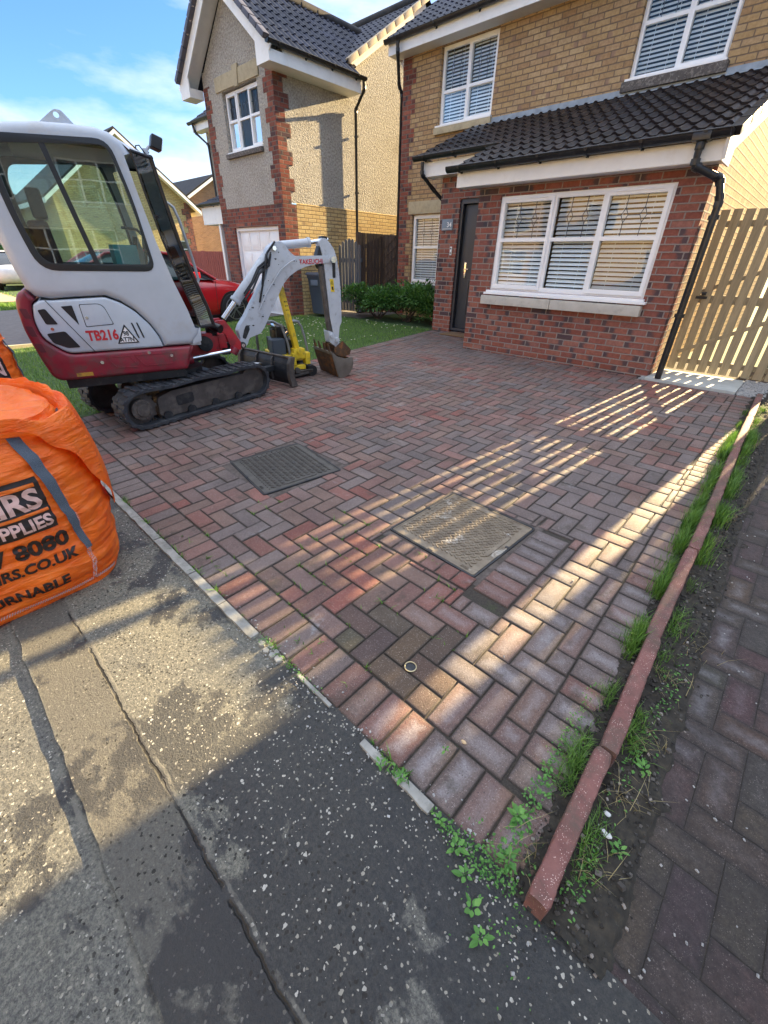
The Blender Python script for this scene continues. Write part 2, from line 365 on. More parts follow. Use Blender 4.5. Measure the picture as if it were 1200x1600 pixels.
M['edging'] = mat('stone_edging', (.27, .265, .24), .85, var=.35, vs=12, bs=.7, bsc=70, dirt=.4, dirtc=(.12, .12, .10), ds=22)
M['gravel'] = mat('grey_gravel', (.34, .34, .33), .8, var=.4, vs=60)
M['kerb'] = None
def kerbmat():
    n = N('red_kerb'); v = n.coord(); a = n.noise(v, 14, 5, .7); c = n.mix(n.step(a, .3, .75), (.13, .052, .045), (.225, .10, .085))
    sp = n.math('LESS_THAN', n.vor(v, 190), .24); c = n.mix(n.math('MULTIPLY', sp, n.step(n.noise(v, 40, 2), .42, .6)), c, (.58, .42, .37))
    dk = n.step(n.noise(v, 6, 7, .75), .46, .62); c = n.mix(n.math('MULTIPLY', dk, .7), c, (.075, .06, .045))
    return n.fin(c, .8, n.bump(n.noise(v, 150, 4, .7), .6, .004))
M['kerb'] = kerbmat()
def leafmat(name, c1, c2, tr=.3):
    n = N(name); at = n.xyz(n.attr('Col')); c = n.mix(at[0], c1, c2); n.fin(c, .55)
    t = n.n('ShaderNodeBsdfTranslucent'); n.l(n.mix(1, c, (1, 1, .5), 'MULTIPLY'), t.inputs[0])
    mx = n.n('ShaderNodeMixShader'); mx.inputs[0].default_value = tr; n.l(n.p.outputs[0], mx.inputs[1]); n.l(t.outputs[0], mx.inputs[2]); n.l(mx.outputs[0], n.out.inputs[0])
    return n.m
M['leaf'] = leafmat('shrub_leaf', (.03, .095, .022), (.12, .27, .06))
M['grass'] = leafmat('grass_blade', (.055, .14, .02), (.20, .34, .06))
M['tuft'] = leafmat('kerb_grass', (.03, .10, .012), (.17, .33, .05))
M['straw'] = leafmat('dry_grass', (.25, .20, .09), (.40, .34, .18))
M['weed'] = leafmat('weed_leaf', (.05, .17, .03), (.16, .36, .08))
M['turf'] = mat('turf', (.045, .085, .02), .95, var=.5, vs=18, bs=.6, bsc=60)
M['soil'] = mat('dark_soil', (.030, .026, .020), .95, var=.5, vs=20, bs=1, bsc=60, dirt=.4, dirtc=(.06, .05, .035), ds=40)
# ================================================================== ground, paving, road
def grid_sheet(name, xs, ys, m, zo=0., kind='structure', zf=gz):
    b = MB()
    for j in range(len(ys)-1):
        for i in range(len(xs)-1):
            b.quad((xs[i], ys[j], zf(ys[j])+zo), (xs[i+1], ys[j], zf(ys[j])+zo), (xs[i+1], ys[j+1], zf(ys[j+1])+zo), (xs[i], ys[j+1], zf(ys[j+1])+zo))
    return b.build(name, m, kind=kind)
grid_sheet('ground', [-400, 400], [-400, .575, 8, 400], M['turf'], -.035)
def roadmat():
    n = N('chipped_tarmac'); p = n.pos(); q = n.xyz(p)
    wob = n.math('MULTIPLY', n.math('SUBTRACT', n.noise(p, 7, 4, .6), .5), .03); wob2 = n.math('MULTIPLY', n.math('SUBTRACT', n.noise(p, 45, 3, .6), .5), .012)
    y = n.math('ADD', q[1], n.math('ADD', wob, wob2))
    base = n.mix(n.step(n.noise(p, 90, 5, .75), .35, .68), (.060, .062, .060), (.205, .20, .175))
    base = n.mix(n.math('MULTIPLY', n.step(n.noise(p, 260, 3, .7), .48, .62), .5), base, (.022, .022, .022))
    base = n.mix(n.step(n.noise(p, 1.1, 4, .6), .35, .7), base, n.mix(1, base, (1.55, 1.48, 1.25), 'MULTIPLY'))
    # strip between the two joints is smoother and browner
    st = n.math('MULTIPLY', n.step(y, -.165, -.150), n.step(y, .055, .04)); base = n.mix(n.math('MULTIPLY', st, .6), base, (.085, .078, .066))
    # wet and worn dark patches with edges of their own
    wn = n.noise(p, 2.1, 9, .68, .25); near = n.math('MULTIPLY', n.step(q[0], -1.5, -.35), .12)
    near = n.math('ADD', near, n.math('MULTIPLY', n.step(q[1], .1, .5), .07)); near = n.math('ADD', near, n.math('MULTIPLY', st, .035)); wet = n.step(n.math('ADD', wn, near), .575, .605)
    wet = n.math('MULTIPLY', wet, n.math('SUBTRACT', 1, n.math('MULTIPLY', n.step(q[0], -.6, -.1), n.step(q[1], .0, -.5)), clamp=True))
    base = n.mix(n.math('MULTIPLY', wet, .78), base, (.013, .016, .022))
    # pale chips
    v2 = n.comb(q[0], q[1]); dis = n.n('ShaderNodeVectorMath'); dis.operation = 'ADD'; n.l(v2, dis.inputs[0])
    sc3 = n.n('ShaderNodeVectorMath'); sc3.operation = 'SCALE'; n.l(n.noise(v2, 70, 2, .5, out=1), sc3.inputs[0]); sc3.inputs['Scale'].default_value = .014; n.l(sc3.outputs[0], dis.inputs[1]); dv = dis.outputs[0]
    def chips(scale, r, keep, stz=1.):
        vn = n.n('ShaderNodeTexVoronoi'); n.l(dv, vn.inputs['Vector']); vn.inputs['Scale'].default_value = scale
        c = n.xyz(vn.outputs['Color']); rr = n.math('MULTIPLY', n.math('ADD', .30, c[1]), r)
        return n.math('MULTIPLY', n.math('LESS_THAN', vn.outputs['Distance'], rr), n.math('LESS_THAN', c[0], keep)), c[2]
    a, ca = chips(34, .11, .34); b, cb = chips(88, .27, .42); c, cc_ = chips(50, .20, .42)
    chip = n.math('MAXIMUM', n.math('MAXIMUM', a, c), b); thin = n.step(n.noise(p, 1.7, 3), .36, .5); chip = n.math('MULTIPLY', chip, n.math('MAXIMUM', thin, n.math('LESS_THAN', ca, .45)))
    chip = n.math('MULTIPLY', chip, n.math('SUBTRACT', 1, n.math('MULTIPLY', st, .72)))
    base = n.mix(chip, base, n.mix(ca, (.25, .23, .18), (.52, .50, .44)))
    pit = n.math('MULTIPLY', n.math('LESS_THAN', n.vor(dv, 52), .22), n.step(n.noise(p, 3.1, 3), .44, .56)); base = n.mix(n.math('MULTIPLY', pit, n.math('SUBTRACT', 1, chip)), base, (.018, .017, .015))
    # cement lines along the joints
    def line(yc, w, gap):
        d = n.math('ABSOLUTE', n.math('SUBTRACT', y, yc)); m = n.step(d, w, w*.6)
        return n.math('MULTIPLY', m, n.step(n.noise(p, gap, 5, .7), .44, .56))
    l1 = line(.050, .006, 9); l2 = line(-.176, .009, 8)
    base = n.mix(n.math('MULTIPLY', n.math('MAXIMUM', l1, l2), .6), base, (.19, .18, .15))
    cr = n.math('ABSOLUTE', n.math('SUBTRACT', y, .036)); cm = n.math('MULTIPLY', n.step(cr, .005, .002), n.step(n.noise(p, 6, 3), .42, .5)); base = n.mix(cm, base, (.012, .012, .011))
    h = n.math('ADD', n.noise(p, 150, 5, .8), n.math('MULTIPLY', chip, .5)); h = n.math('SUBTRACT', h, n.math('MULTIPLY', pit, .9)); h = n.math('ADD', h, n.math('MULTIPLY', n.math('MAXIMUM', l1, l2), .12)); h = n.math('SUBTRACT', h, n.math('MULTIPLY', cm, 2))
    r = n.math('SUBTRACT', .85, n.math('MULTIPLY', wet, .42))
    return n.fin(base, r, n.bump(h, 1., .006))
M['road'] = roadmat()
def strip(name, y0, y1, z0, z1, j0=0., j1=0., x0=-60, x1=60):
    b = MB(); xs = [x0, -12]+[-12+.04*k for k in range(1, 350)]+[x1]
    def yy(x, y, j, s): return y+(noise.noise(Vector((x*9, s, 0)))*j+noise.noise(Vector((x*40, s, 3)))*j*.4 if -8 < x < 2 else 0)
    for i in range(len(xs)-1):
        a, c = xs[i], xs[i+1]; q = [(a, yy(a, y0, j0, 1)), (c, yy(c, y0, j0, 1)), (c, yy(c, y1, j1, 2)), (a, yy(a, y1, j1, 2))]
        b.quad((q[0][0], q[0][1], z0), (q[1][0], q[1][1], z0), (q[2][0], q[2][1], z1), (q[3][0], q[3][1], z1))
        b.quad((q[0][0], q[0][1], z0-.04), (q[1][0], q[1][1], z0-.04), (q[1][0], q[1][1], z0), (q[0][0], q[0][1], z0))
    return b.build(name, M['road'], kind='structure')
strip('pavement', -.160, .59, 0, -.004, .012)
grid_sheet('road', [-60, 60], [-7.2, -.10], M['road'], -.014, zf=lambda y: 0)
b = MB(); b.box((-60, -9.0, -.2), (60, -7.2, .1)); b.build('far_pavement', mat('far_pavement', (.16, .16, .155), .9, var=.2), kind='structure')
# ---------------- block paving
def pavermat():
    n = N('block_paver'); p = n.pos(); uv = n.xyz(n.coord('UV')); sz = n.xyz(n.attr('Size')); c = n.attr('Col')
    e = n.math('MINIMUM', n.math('SUBTRACT', sz[0], n.math('ABSOLUTE', uv[0])), n.math('SUBTRACT', sz[1], n.math('ABSOLUTE', uv[1])))
    en = n.math('ADD', e, n.math('MULTIPLY', n.math('SUBTRACT', n.noise(p, 28, 4, .6), .5), .05))
    g = n.noise(p, 170, 5, .8); col = n.mix(n.step(g, .3, .7), n.mix(1, c, (.55, .53, .53), 'MULTIPLY'), n.mix(1, c, (1.35, 1.3, 1.3), 'MULTIPLY'))
    big = n.noise(p, 3.2, 5, .65); col = n.mix(n.step(big, .42, .7), col, n.mix(1, col, (.66, .64, .64), 'MULTIPLY'))
    sp = n.math('MULTIPLY', n.math('LESS_THAN', n.vor(p, 210), .25), n.step(n.noise(p, 90, 2), .45, .6)); col = n.mix(n.math('MULTIPLY', sp, .6), col, (.50, .44, .40))
    bl = n.math('MULTIPLY', n.step(en, .018, .042), sz[2]); bl = n.math('MULTIPLY', bl, n.step(g, .2, .6)); col = n.mix(n.math('MULTIPLY', bl, .62), col, (.36, .345, .36))
    ed = n.step(n.math('ADD', e, n.math('MULTIPLY', n.math('SUBTRACT', n.noise(p, 60, 3), .5), .012)), .010, .001); col = n.mix(n.math('MULTIPLY', ed, .72), col, (.045, .038, .032))
    br = n.math('MULTIPLY', n.step(n.noise(p, 5.5, 6, .7), .57, .66), .55); col = n.mix(br, col, (.06, .048, .035))
    wh = n.math('MULTIPLY', n.step(n.noise(p, 2.1, 5, .7, .6), .62, .72), n.step(n.noise(p, 33, 4, .7), .45, .6)); col = n.mix(n.math('MULTIPLY', wh, .55), col, (.40, .42, .44))
    pit = n.math('MULTIPLY', n.math('LESS_THAN', n.vor(p, 75), .13), n.step(n.noise(p, 9, 2), .5, .6)); col = n.mix(pit, col, (.02, .018, .016))
    h = n.math('ADD', n.math('MULTIPLY', g, 1.2), n.math('MULTIPLY', pit, -2)); h = n.math('ADD', h, n.math('MULTIPLY', n.noise(p, 30, 3), .6))
    return n.fin(col, n.math('ADD', .62, n.math('MULTIPLY', g, .25)), n.bump(h, 1, .0045))
M['paver'] = pavermat()
def jointmat():
    n = N('joint_sand'); p = n.pos(); g = n.noise(p, 140, 5, .8); c = n.mix(n.step(g, .3, .7), (.018, .015, .012), (.075, .062, .05))
    c = n.mix(n.math('MULTIPLY', n.step(n.noise(p, 4.5, 4, .7), .58, .68), .45), c, (.045, .065, .02)); return n.fin(c, .95, n.bump(g, 1, .006))
M['joint'] = jointmat()
U = .1035
def herring(x0, x1, y0, y1, ox=0, oy=0, flip=1):
    out = []
    for i in range(int(floor((x0-ox)/U))-2, int((x1-ox)/U)+3):
        for j in range(int(floor((y0-oy)/U))-2, int((y1-oy)/U)+3):
            k = (i-flip*j) % 4
            if flip == 1:
                if k == 0: out.append((ox+i*U, oy+j*U, ox+(i+2)*U, oy+(j+1)*U))
                elif k == 3: out.append((ox+i*U, oy+j*U, ox+(i+1)*U, oy+(j+2)*U))
            else:
                if k == 0: out.append((ox+i*U, oy+j*U, ox+(i+2)*U, oy+(j+1)*U))
                elif k == 2: out.append((ox+i*U, oy+j*U, ox+(i+1)*U, oy+(j+2)*U))
    return out
def clip(r, x0, x1, y0, y1):
    a, b_, c, d = max(r[0], x0), max(r[1], y0), min(r[2], x1), min(r[3], y1)
    return (a, b_, c, d) if c-a > .022 and d-b_ > .022 else None
def cut(rs, x0, y0, x1, y1):
    out = []
    for r in rs:
        if r[2] <= x0 or r[0] >= x1 or r[3] <= y0 or r[1] >= y1: out.append(r); continue
        for q in ((r[0], r[1], min(r[2], x0), r[3]), (max(r[0], x1), r[1], r[2], r[3]), (max(r[0], x0), r[1], min(r[2], x1), min(r[3], y0)), (max(r[0], x0), max(r[1], y1), min(r[2], x1), r[3])):
            if q[2]-q[0] > .02 and q[3]-q[1] > .02: out.append(q)
    return out
PAL = [(.215, .098, .078), (.195, .108, .090), (.175, .118, .104), (.148, .122, .115), (.185, .122, .098), (.215, .080, .062), (.162, .128, .116)]
def pcol(x, y, warm=.06):
    f = noise.noise(Vector((x*.55, y*.55, 4)))*.9+noise.noise(Vector((x*1.7, y*1.7, 9)))*.5+warm+random.uniform(-.34, .34)
    if f > .25: c = random.choice([PAL[0], PAL[1], PAL[5], PAL[4]])
    elif f > -.15: c = random.choice([PAL[1], PAL[2], PAL[4], PAL[6]])
    else: c = random.choice([PAL[2], PAL[3], PAL[6], PAL[3]])
    k = random.uniform(.85, 1.15); return tuple(q*k for q in c)
def pave(name, rects, m, zf=gz, lift=0., jit=.0022, gap=.0022, inset=.0065, shape=None, wear=None, colf=pcol):
    V = []; Fc = []; C = []; S = []; UVs = []
    for r in rects:
        a, b_, c, d = r[:4]; a += gap; b_ += gap; c -= gap; d -= gap; ww, hh = (c-a)/2, (d-b_)/2; cx, cy = (a+c)/2, (b_+d)/2
        sk = r[4] if len(r) > 4 else None; dz = random.uniform(-jit, jit); tx = random.uniform(-jit, jit)*.12/ .1; ty = random.uniform(-jit, jit)*.12/.1
        ang = random.uniform(-.006, .006); ca, sa = cos(ang), sin(ang); base = len(V); loc = []
        cc = colf(cx, cy); we = wear(cx, cy) if wear else 0
        for ins, z in ((0, -.022), (.0005, -.0055 if inset > .004 else -.0018), (inset*.5, -.0012 if inset > .004 else -.0004), (inset, 0)):
            for sx, sy in ((-1, -1), (1, -1), (1, 1), (-1, 1)):
                u, v = sx*(ww-ins), sy*(hh-ins); X = cx+u*ca-v*sa; Y = cy+u*sa+v*ca; Z = z+dz+tx*u+ty*v
                if shape: X, Y = shape(X, Y)
                V.append((X, Y, Z+zf(Y)+lift)); loc.append((u, v))
        fs = [(12, 13, 14, 15)]+[(k*4+i, k*4+(i+1) % 4, k*4+4+(i+1) % 4, k*4+4+i) for k in range(3) for i in range(4)]
        for f in fs:
            Fc.append(tuple(base+i for i in f))
            for i in f: C += [cc[0], cc[1], cc[2], 1]; S += [ww, hh, we, 1]; UVs += list(loc[i])
    me = bpy.data.meshes.new(name); me.from_pydata(V, [], Fc); me.materials.append(m)
    a = me.color_attributes.new('Col', 'FLOAT_COLOR', 'CORNER'); a.data.foreach_set('color', C)
    a = me.color_attributes.new('Size', 'FLOAT_COLOR', 'CORNER'); a.data.foreach_set('color', S)
    u = me.uv_layers.new(name='UVMap'); u.data.foreach_set('uv', UVs)
    me.polygons.foreach_set('use_smooth', [True]*len(me.polygons)); me.set_sharp_from_angle(angle=radians(50))
    o = bpy.data.objects.new(name, me); COL.objects.link(o); o['kind'] = 'structure'; return o
def hx(y): return -.190-.030*(y-1)                     # inner edge of the header course by the kerb
def lx(y): return -5.02-.088*(y-.8)                    # left edge of the driveway, against the lawn
COV = [(-1.085, 1.865, .62, .63, radians(-2.5)), (-2.595, 1.635, .68, .63, radians(-9.5))]
rs = []
for r in herring(-6.2, 0, .78, 7.6, .02, .78):
    ym = (r[1]+r[3])/2; q = clip(r, lx(ym)+.21, hx(ym)+.002, .780, 7.55)
    if q: rs.append(q)
# course against the front row
rs = cut(rs, -4.131, 6.28, -.2, 8); rs = cut(rs, -5.2, 7.52, -4.1, 9); rs = cut(rs, -5.7, 7.41, -5.2, 9); rs = cut(rs, -1.4, 6.165, .1, 8)
for cx, cy, ww, hh, an in COV:
    e = abs(sin(an))*.10; rs = cut(rs, cx-ww/2-e, cy-hh/2-e, cx+ww/2+e, cy+hh/2+e)
rs = cut(rs, -1.40, 1.43, -.70, 1.545)
for k in range(7): rs.append((-1.40+k*.1, 1.43, -1.30+k*.1, 1.545)) if False else None
rs = cut(rs, -.765, 1.40, -.55, 2.2)
for k in range(7): rs.append((-.752, 1.47+k*.1, -.555, 1.57+k*.1))
for k in range(6): rs.append((-1.375+k*.101, 1.435, -1.274+k*.101, 1.545))
x = lx(.6)
while x < -.09: rs.append((x, .582, x+U, .778)); x += U
rs.append((-.085, .62, .0, .80))
def warm(x, y): return pcol(x, y, .45*max(0, 1-abs(x+1.5)/1.2)*max(0, 1-abs(y-1.)/.9)-.15*(x > -.7))
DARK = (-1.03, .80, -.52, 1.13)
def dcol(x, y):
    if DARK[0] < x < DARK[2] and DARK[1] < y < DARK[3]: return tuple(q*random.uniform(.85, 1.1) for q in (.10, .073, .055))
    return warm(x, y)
def wear(x, y): return max(0, min(1, (x+.95)/.4))*max(0, min(1, (2.6-y)/.8))*random.uniform(.3, 1) if not (DARK[0] < x < DARK[2] and DARK[1] < y < DARK[3]) else 0
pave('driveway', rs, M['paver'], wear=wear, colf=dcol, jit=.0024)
hs = []; y = .80
while y < 6.1: hs.append((0, y, .175, y+U)); y += U
pave('driveway_edge_course', hs, M['paver'], shape=lambda X, Y: (X+hx(Y)+.002, Y), wear=wear, colf=lambda x, y: pcol(-.3, y, -.1))
hs = []; y = .78
while y < 7.3: hs.append((0, y, .2, y+U)); y += U
pave('driveway_lawn_course', hs, M['paver'], shape=lambda X, Y: (X+lx(Y), Y), colf=lambda x, y: pcol(-5, y, 0))
b = MB()
for y0, y1 in ((.565, 2.5), (2.5, 5), (5, 7.75)): b.quad((lx(y0), y0, gz(y0)-.0085), (.0-.02*y0, y0, gz(y0)-.0085), (0-.02*y1, y1, gz(y1)-.0085), (lx(y1), y1, gz(y1)-.0085))
b.build('joint_bed', M['joint'], kind='structure')
# neighbour's darker paving to the right of the kerb, joints full of dirt
def darkpaver():
    n = N('dirty_paver'); p = n.pos(); c = n.attr('Col'); uv = n.xyz(n.coord('UV')); sz = n.xyz(n.attr('Size')); g = n.noise(p, 160, 5, .8)
    e = n.math('MINIMUM', n.math('SUBTRACT', sz[0], n.math('ABSOLUTE', uv[0])), n.math('SUBTRACT', sz[1], n.math('ABSOLUTE', uv[1])))
    en = n.math('ADD', e, n.math('MULTIPLY', n.math('SUBTRACT', n.noise(p, 24, 4, .6), .5), .06))
    col = n.mix(n.step(g, .3, .7), n.mix(1, c, (.45, .45, .45), 'MULTIPLY'), n.mix(1, c, (1.3, 1.2, 1.2), 'MULTIPLY'))
    bl = n.math('MULTIPLY', n.step(en, .02, .05), sz[2]); col = n.mix(n.math('MULTIPLY', bl, n.math('MULTIPLY', g, 1.2)), col, (.36, .36, .39))
    d = n.step(n.noise(p, 4, 6, .7), .40, .6); col = n.mix(n.math('MULTIPLY', d, .6), col, (.040, .034, .034)); ee = n.step(n.math('ADD', e, n.math('MULTIPLY', n.math('SUBTRACT', n.noise(p, 50, 4, .7), .5), .03)), .016, .0); col = n.mix(n.math('MULTIPLY', ee, .8), col, (.036, .031, .030))
    sp = n.math('MULTIPLY', n.math('LESS_THAN', n.vor(p, 120), .17), n.step(n.noise(p, 14, 3), .45, .6)); sp2 = n.math('MULTIPLY', n.math('LESS_THAN', n.vor(p, 260), .26), n.step(n.noise(p, 40, 2), .45, .6)); col = n.mix(n.math('MULTIPLY', n.math('MAXIMUM', sp, n.math('MULTIPLY', sp2, .5)), .55), col, (.36, .31, .28)); mo = n.noise(p, 55, 5, .75); col = n.mix(n.step(mo, .35, .7), n.mix(1, col, (.55, .53, .52), 'MULTIPLY'), col)
    return n.fin(col, .8, n.bump(g, 1, .005))
M['dark_paver'] = darkpaver()
rs = []
ang2 = radians(0)
for r in herring(.10, 3.6, .1, 7, .06, .0, 1):
    q = clip(r, .13, 3.6, .18, 6.8)
    if q: rs.append(q)
pave('neighbour_driveway', rs, M['dark_paver'], lift=-.012, jit=.0008, gap=.0003, inset=.0022, colf=lambda x, y: tuple(k*random.uniform(.85, 1.12) for k in random.choice([(.092, .066, .058), (.080, .066, .060), (.086, .066, .058)])), wear=lambda x, y: max(0, noise.noise(Vector((x*.9, y*.9, 2)))+.35)*random.choice([0, .3, 1, 1]), zf=lambda y: gz(max(y, .3)) if y > .575 else -.0)
b = MB()
for y0, y1 in ((.12, .575), (.575, 3), (3, 6.9)): b.quad((.0-.02*y0, y0, gz(y0)-.0138), (3.6, y0, gz(y0)-.0138), (3.6, y1, gz(y1)-.0138), (-.02*y1, y1, gz(y1)-.0138))
b.build('soil_verge', M['soil'], kind='structure')
# soil bank either side of the kerb
b = MB(); n_ = 420
def bank(u, y): return gz(y)+.006+.016*noise.noise(Vector((u*22, y*9, 1)))+.014*noise.noise(Vector((u*60, y*40, 5)))+.008*noise.noise(Vector((u*150, y*120, 8)))
us = [-.075, -.05, -.03, 0, .03, .05, .07, .09, .11, .13, .15, .17, .19, .21, .235]
def kx(y): return .030-.031*(y-.56)
for k in range(n_):
    y0 = .56+k*6.0/n_; y1 = .56+(k+1)*6.0/n_
    for i in range(len(us)-1):
        f = lambda u, y: (kx(y)+u+.012*noise.noise(Vector((u*9, y*14, 0))), y, bank(u, y)-.012*(u < -.06)-.03*(u > .17))
        b.quad(f(us[i], y0), f(us[i+1], y0), f(us[i+1], y1), f(us[i], y1))
b.build('soil_bank', M['soil'], smooth=True, kind='structure')
# cement remnants and broken edging between pavement and paving
def edging(name, x0, x1, label, y=.556, w_=.042, h=.012, grp='stone edging strips along the paving'):
    b = MB(); k = max(2, int((x1-x0)/.03)); top = []
    for i in range(k+1):
        x = x0+(x1-x0)*i/k; j = noise.noise(Vector((x*14, 7, w_)))*.006
        top.append((x, y-w_/2+j, y+w_/2))
    P = [(x, a, h+.002*noise.noise(Vector((x*30, 0, 0)))) for x, a, c in top]; Q = [(x, c, h) for x, a, c in top]
    for i in range(k):
        b.quad(P[i], P[i+1], Q[i+1], Q[i]); b.quad((P[i][0], P[i][1], -.01), (P[i+1][0], P[i+1][1], -.01), P[i+1], P[i]); b.quad(Q[i], Q[i+1], (Q[i+1][0], Q[i+1][1], -.01), (Q[i][0], Q[i][1], -.01))
    b.quad(P[0], Q[0], (Q[0][0], Q[0][1], -.01), (P[0][0], P[0][1], -.01)); b.quad(P[-1], Q[-1], (Q[-1][0], Q[-1][1], -.01), (P[-1][0], P[-1][1], -.01))
    return tag(b.build(name, M['edging'], smooth=True), label, 'edging', grp)
edging('edging_stone', -4.4, -2.32, 'long grey edging stone running behind the orange bag beside the paving')
edging('edging_stone', -2.31, -1.88, 'grey edging stone just right of the orange bag')
edging('edging_stone', -1.87, -1.56, 'middle grey edging stone between the bag and the broken gap')
edging('edging_stone', -1.555, -1.27, 'last whole grey edging stone before the broken setts')
edging('cement_strip', -.98, -.78, 'thin pale cement strip against the header pavers, left one', w_=.014, y=.572, h=.006, grp='cement remnants at the paving edge')
edging('cement_strip', -.60, -.49, 'pale blue grey cement scrap, upper of two near the corner', w_=.026, y=.560, h=.008, grp='cement remnants at the paving edge')
edging('cement_strip', -.45, -.30, 'pale blue grey cement scrap, lower of two near the corner', w_=.030, y=.562, h=.008, grp='cement remnants at the paving edge')
for k, (x, y, s_) in enumerate([(-1.215, .556, .022), (-1.17, .548, .020), (-1.175, .573, .018), (-1.13, .552, .020), (-1.095, .560, .024), (-1.13, .574, .016)]):
    b = MB(); b.plate([(x+s_*random.uniform(.75, 1.05)*cos(t*pi/2.5+k), y+s_*.75*random.uniform(.8, 1.1)*sin(t*pi/2.5+k)) for t in range(5)], [], lambda a, c, d: (a, c, -.01+d), .02)
    tag(b.build('broken_sett', M['edging'], bevel=.003), 'small broken grey stone sett, '+['nearest the long edging', 'second from the long edging', 'upper one of the second pair', 'lower middle one', 'largest, furthest from the long edging', 'upper right one touching the header pavers'][k]+' in the gap', 'stone', 'broken setts at the paving edge')
b = MB(); rr_ = random.Random(5)
for k in range(5200):
    y = rr_.uniform(.56, 4.6); u = rr_.uniform(-.07, .24); s_ = rr_.uniform(.0015, .0055)*(1.6 if rr_.random() < .08 else 1); x = kx(y)+u; q = Matrix.Translation((x, y, bank(u, y)+s_*.2-.030*(u > .17)))@Matrix.Rotation(rr_.random()*6, 4, (rr_.random(), rr_.random(), 1)); c = rr_.choice([.02, .03, .05, .05, .09, .25 if rr_.random() < .3 else .04]); b.color = (c, c*.9, c*.8); b.box((-s_, -s_*.8, -s_*.6), (s_, s_*.7, s_*.7), M=q)
nm_ = N('soil_crumbs'); nm_.fin(nm_.attr('Col'), .95)
o = b.build('soil_crumbs', nm_.m); o['kind'] = 'stuff'; tag(o, 'dark crumbs of soil and small stones along the kerb', 'soil')
# kerb stones
def kerb(y0, y1, label, dx=0., first=False, tw=0., lift=0.):
    b = MB(); pr = []; w_, h = .027, .062
    for k in range(9):
        t = pi*k/8; pr.append((-w_*abs(cos(t))**.45*(1 if cos(t) > 0 else -1), h-.012+.012*sin(t)**.8 if sin(t) > 1e-6 else h-.012))
    pr = [(-w_, -.04)]+pr+[(w_, -.04)]; n_ = 34; vs = []; m = len(pr)
    for i in range(n_+1):
        f = i/n_; y = y0+.003+(y1-y0-.006)*f; e = 0
        if i in (0, n_): e = .004
        for u, z in pr:
            jj = .0022*noise.noise(Vector((u*60, y*30, z*50)))+.0018*noise.noise(Vector((u*90, y*80, z*90)))
            vs.append((kx(y)+dx+tw*(f-.5)+(u*(1-e/w_))+jj, y, z*(1-e*3)+gz(y)+.018+lift+jj))
    fs = [(i*m+k, i*m+k+1, (i+1)*m+k+1, (i+1)*m+k) for i in range(n_) for k in range(m-1)]+[tuple(range(m)), tuple(n_*m+k for k in range(m))[::-1]]
    b.add(vs, fs); return tag(b.build('kerb_stone', M['kerb'], smooth=40), label, 'kerb stone', 'red kerb stones along the driveway')
ks = [.555, 1.05, 1.66, 2.45, 3.3, 4.2, 5.15, 6.05]
lb = ['short red kerb stone at the near end, its end face showing', 'second red kerb stone from the near end, overlapping the first', 'third red kerb stone from the near end with a chipped dark middle', 'fourth red kerb stone between two thick rows of grass', 'fifth red kerb stone flanked by tall grass', 'sixth red kerb stone where the grass thins out', 'last red kerb stone by the gate, lit by the sun']
for k in range(7): kerb(ks[k], ks[k+1], lb[k], dx=[.0, .006, -.003, .004, 0, -.003, 0][k], tw=[.0, -.008, .006, 0, -.004, .004, 0][k], lift=[.0, .006, .0, .003, 0, 0, 0][k])
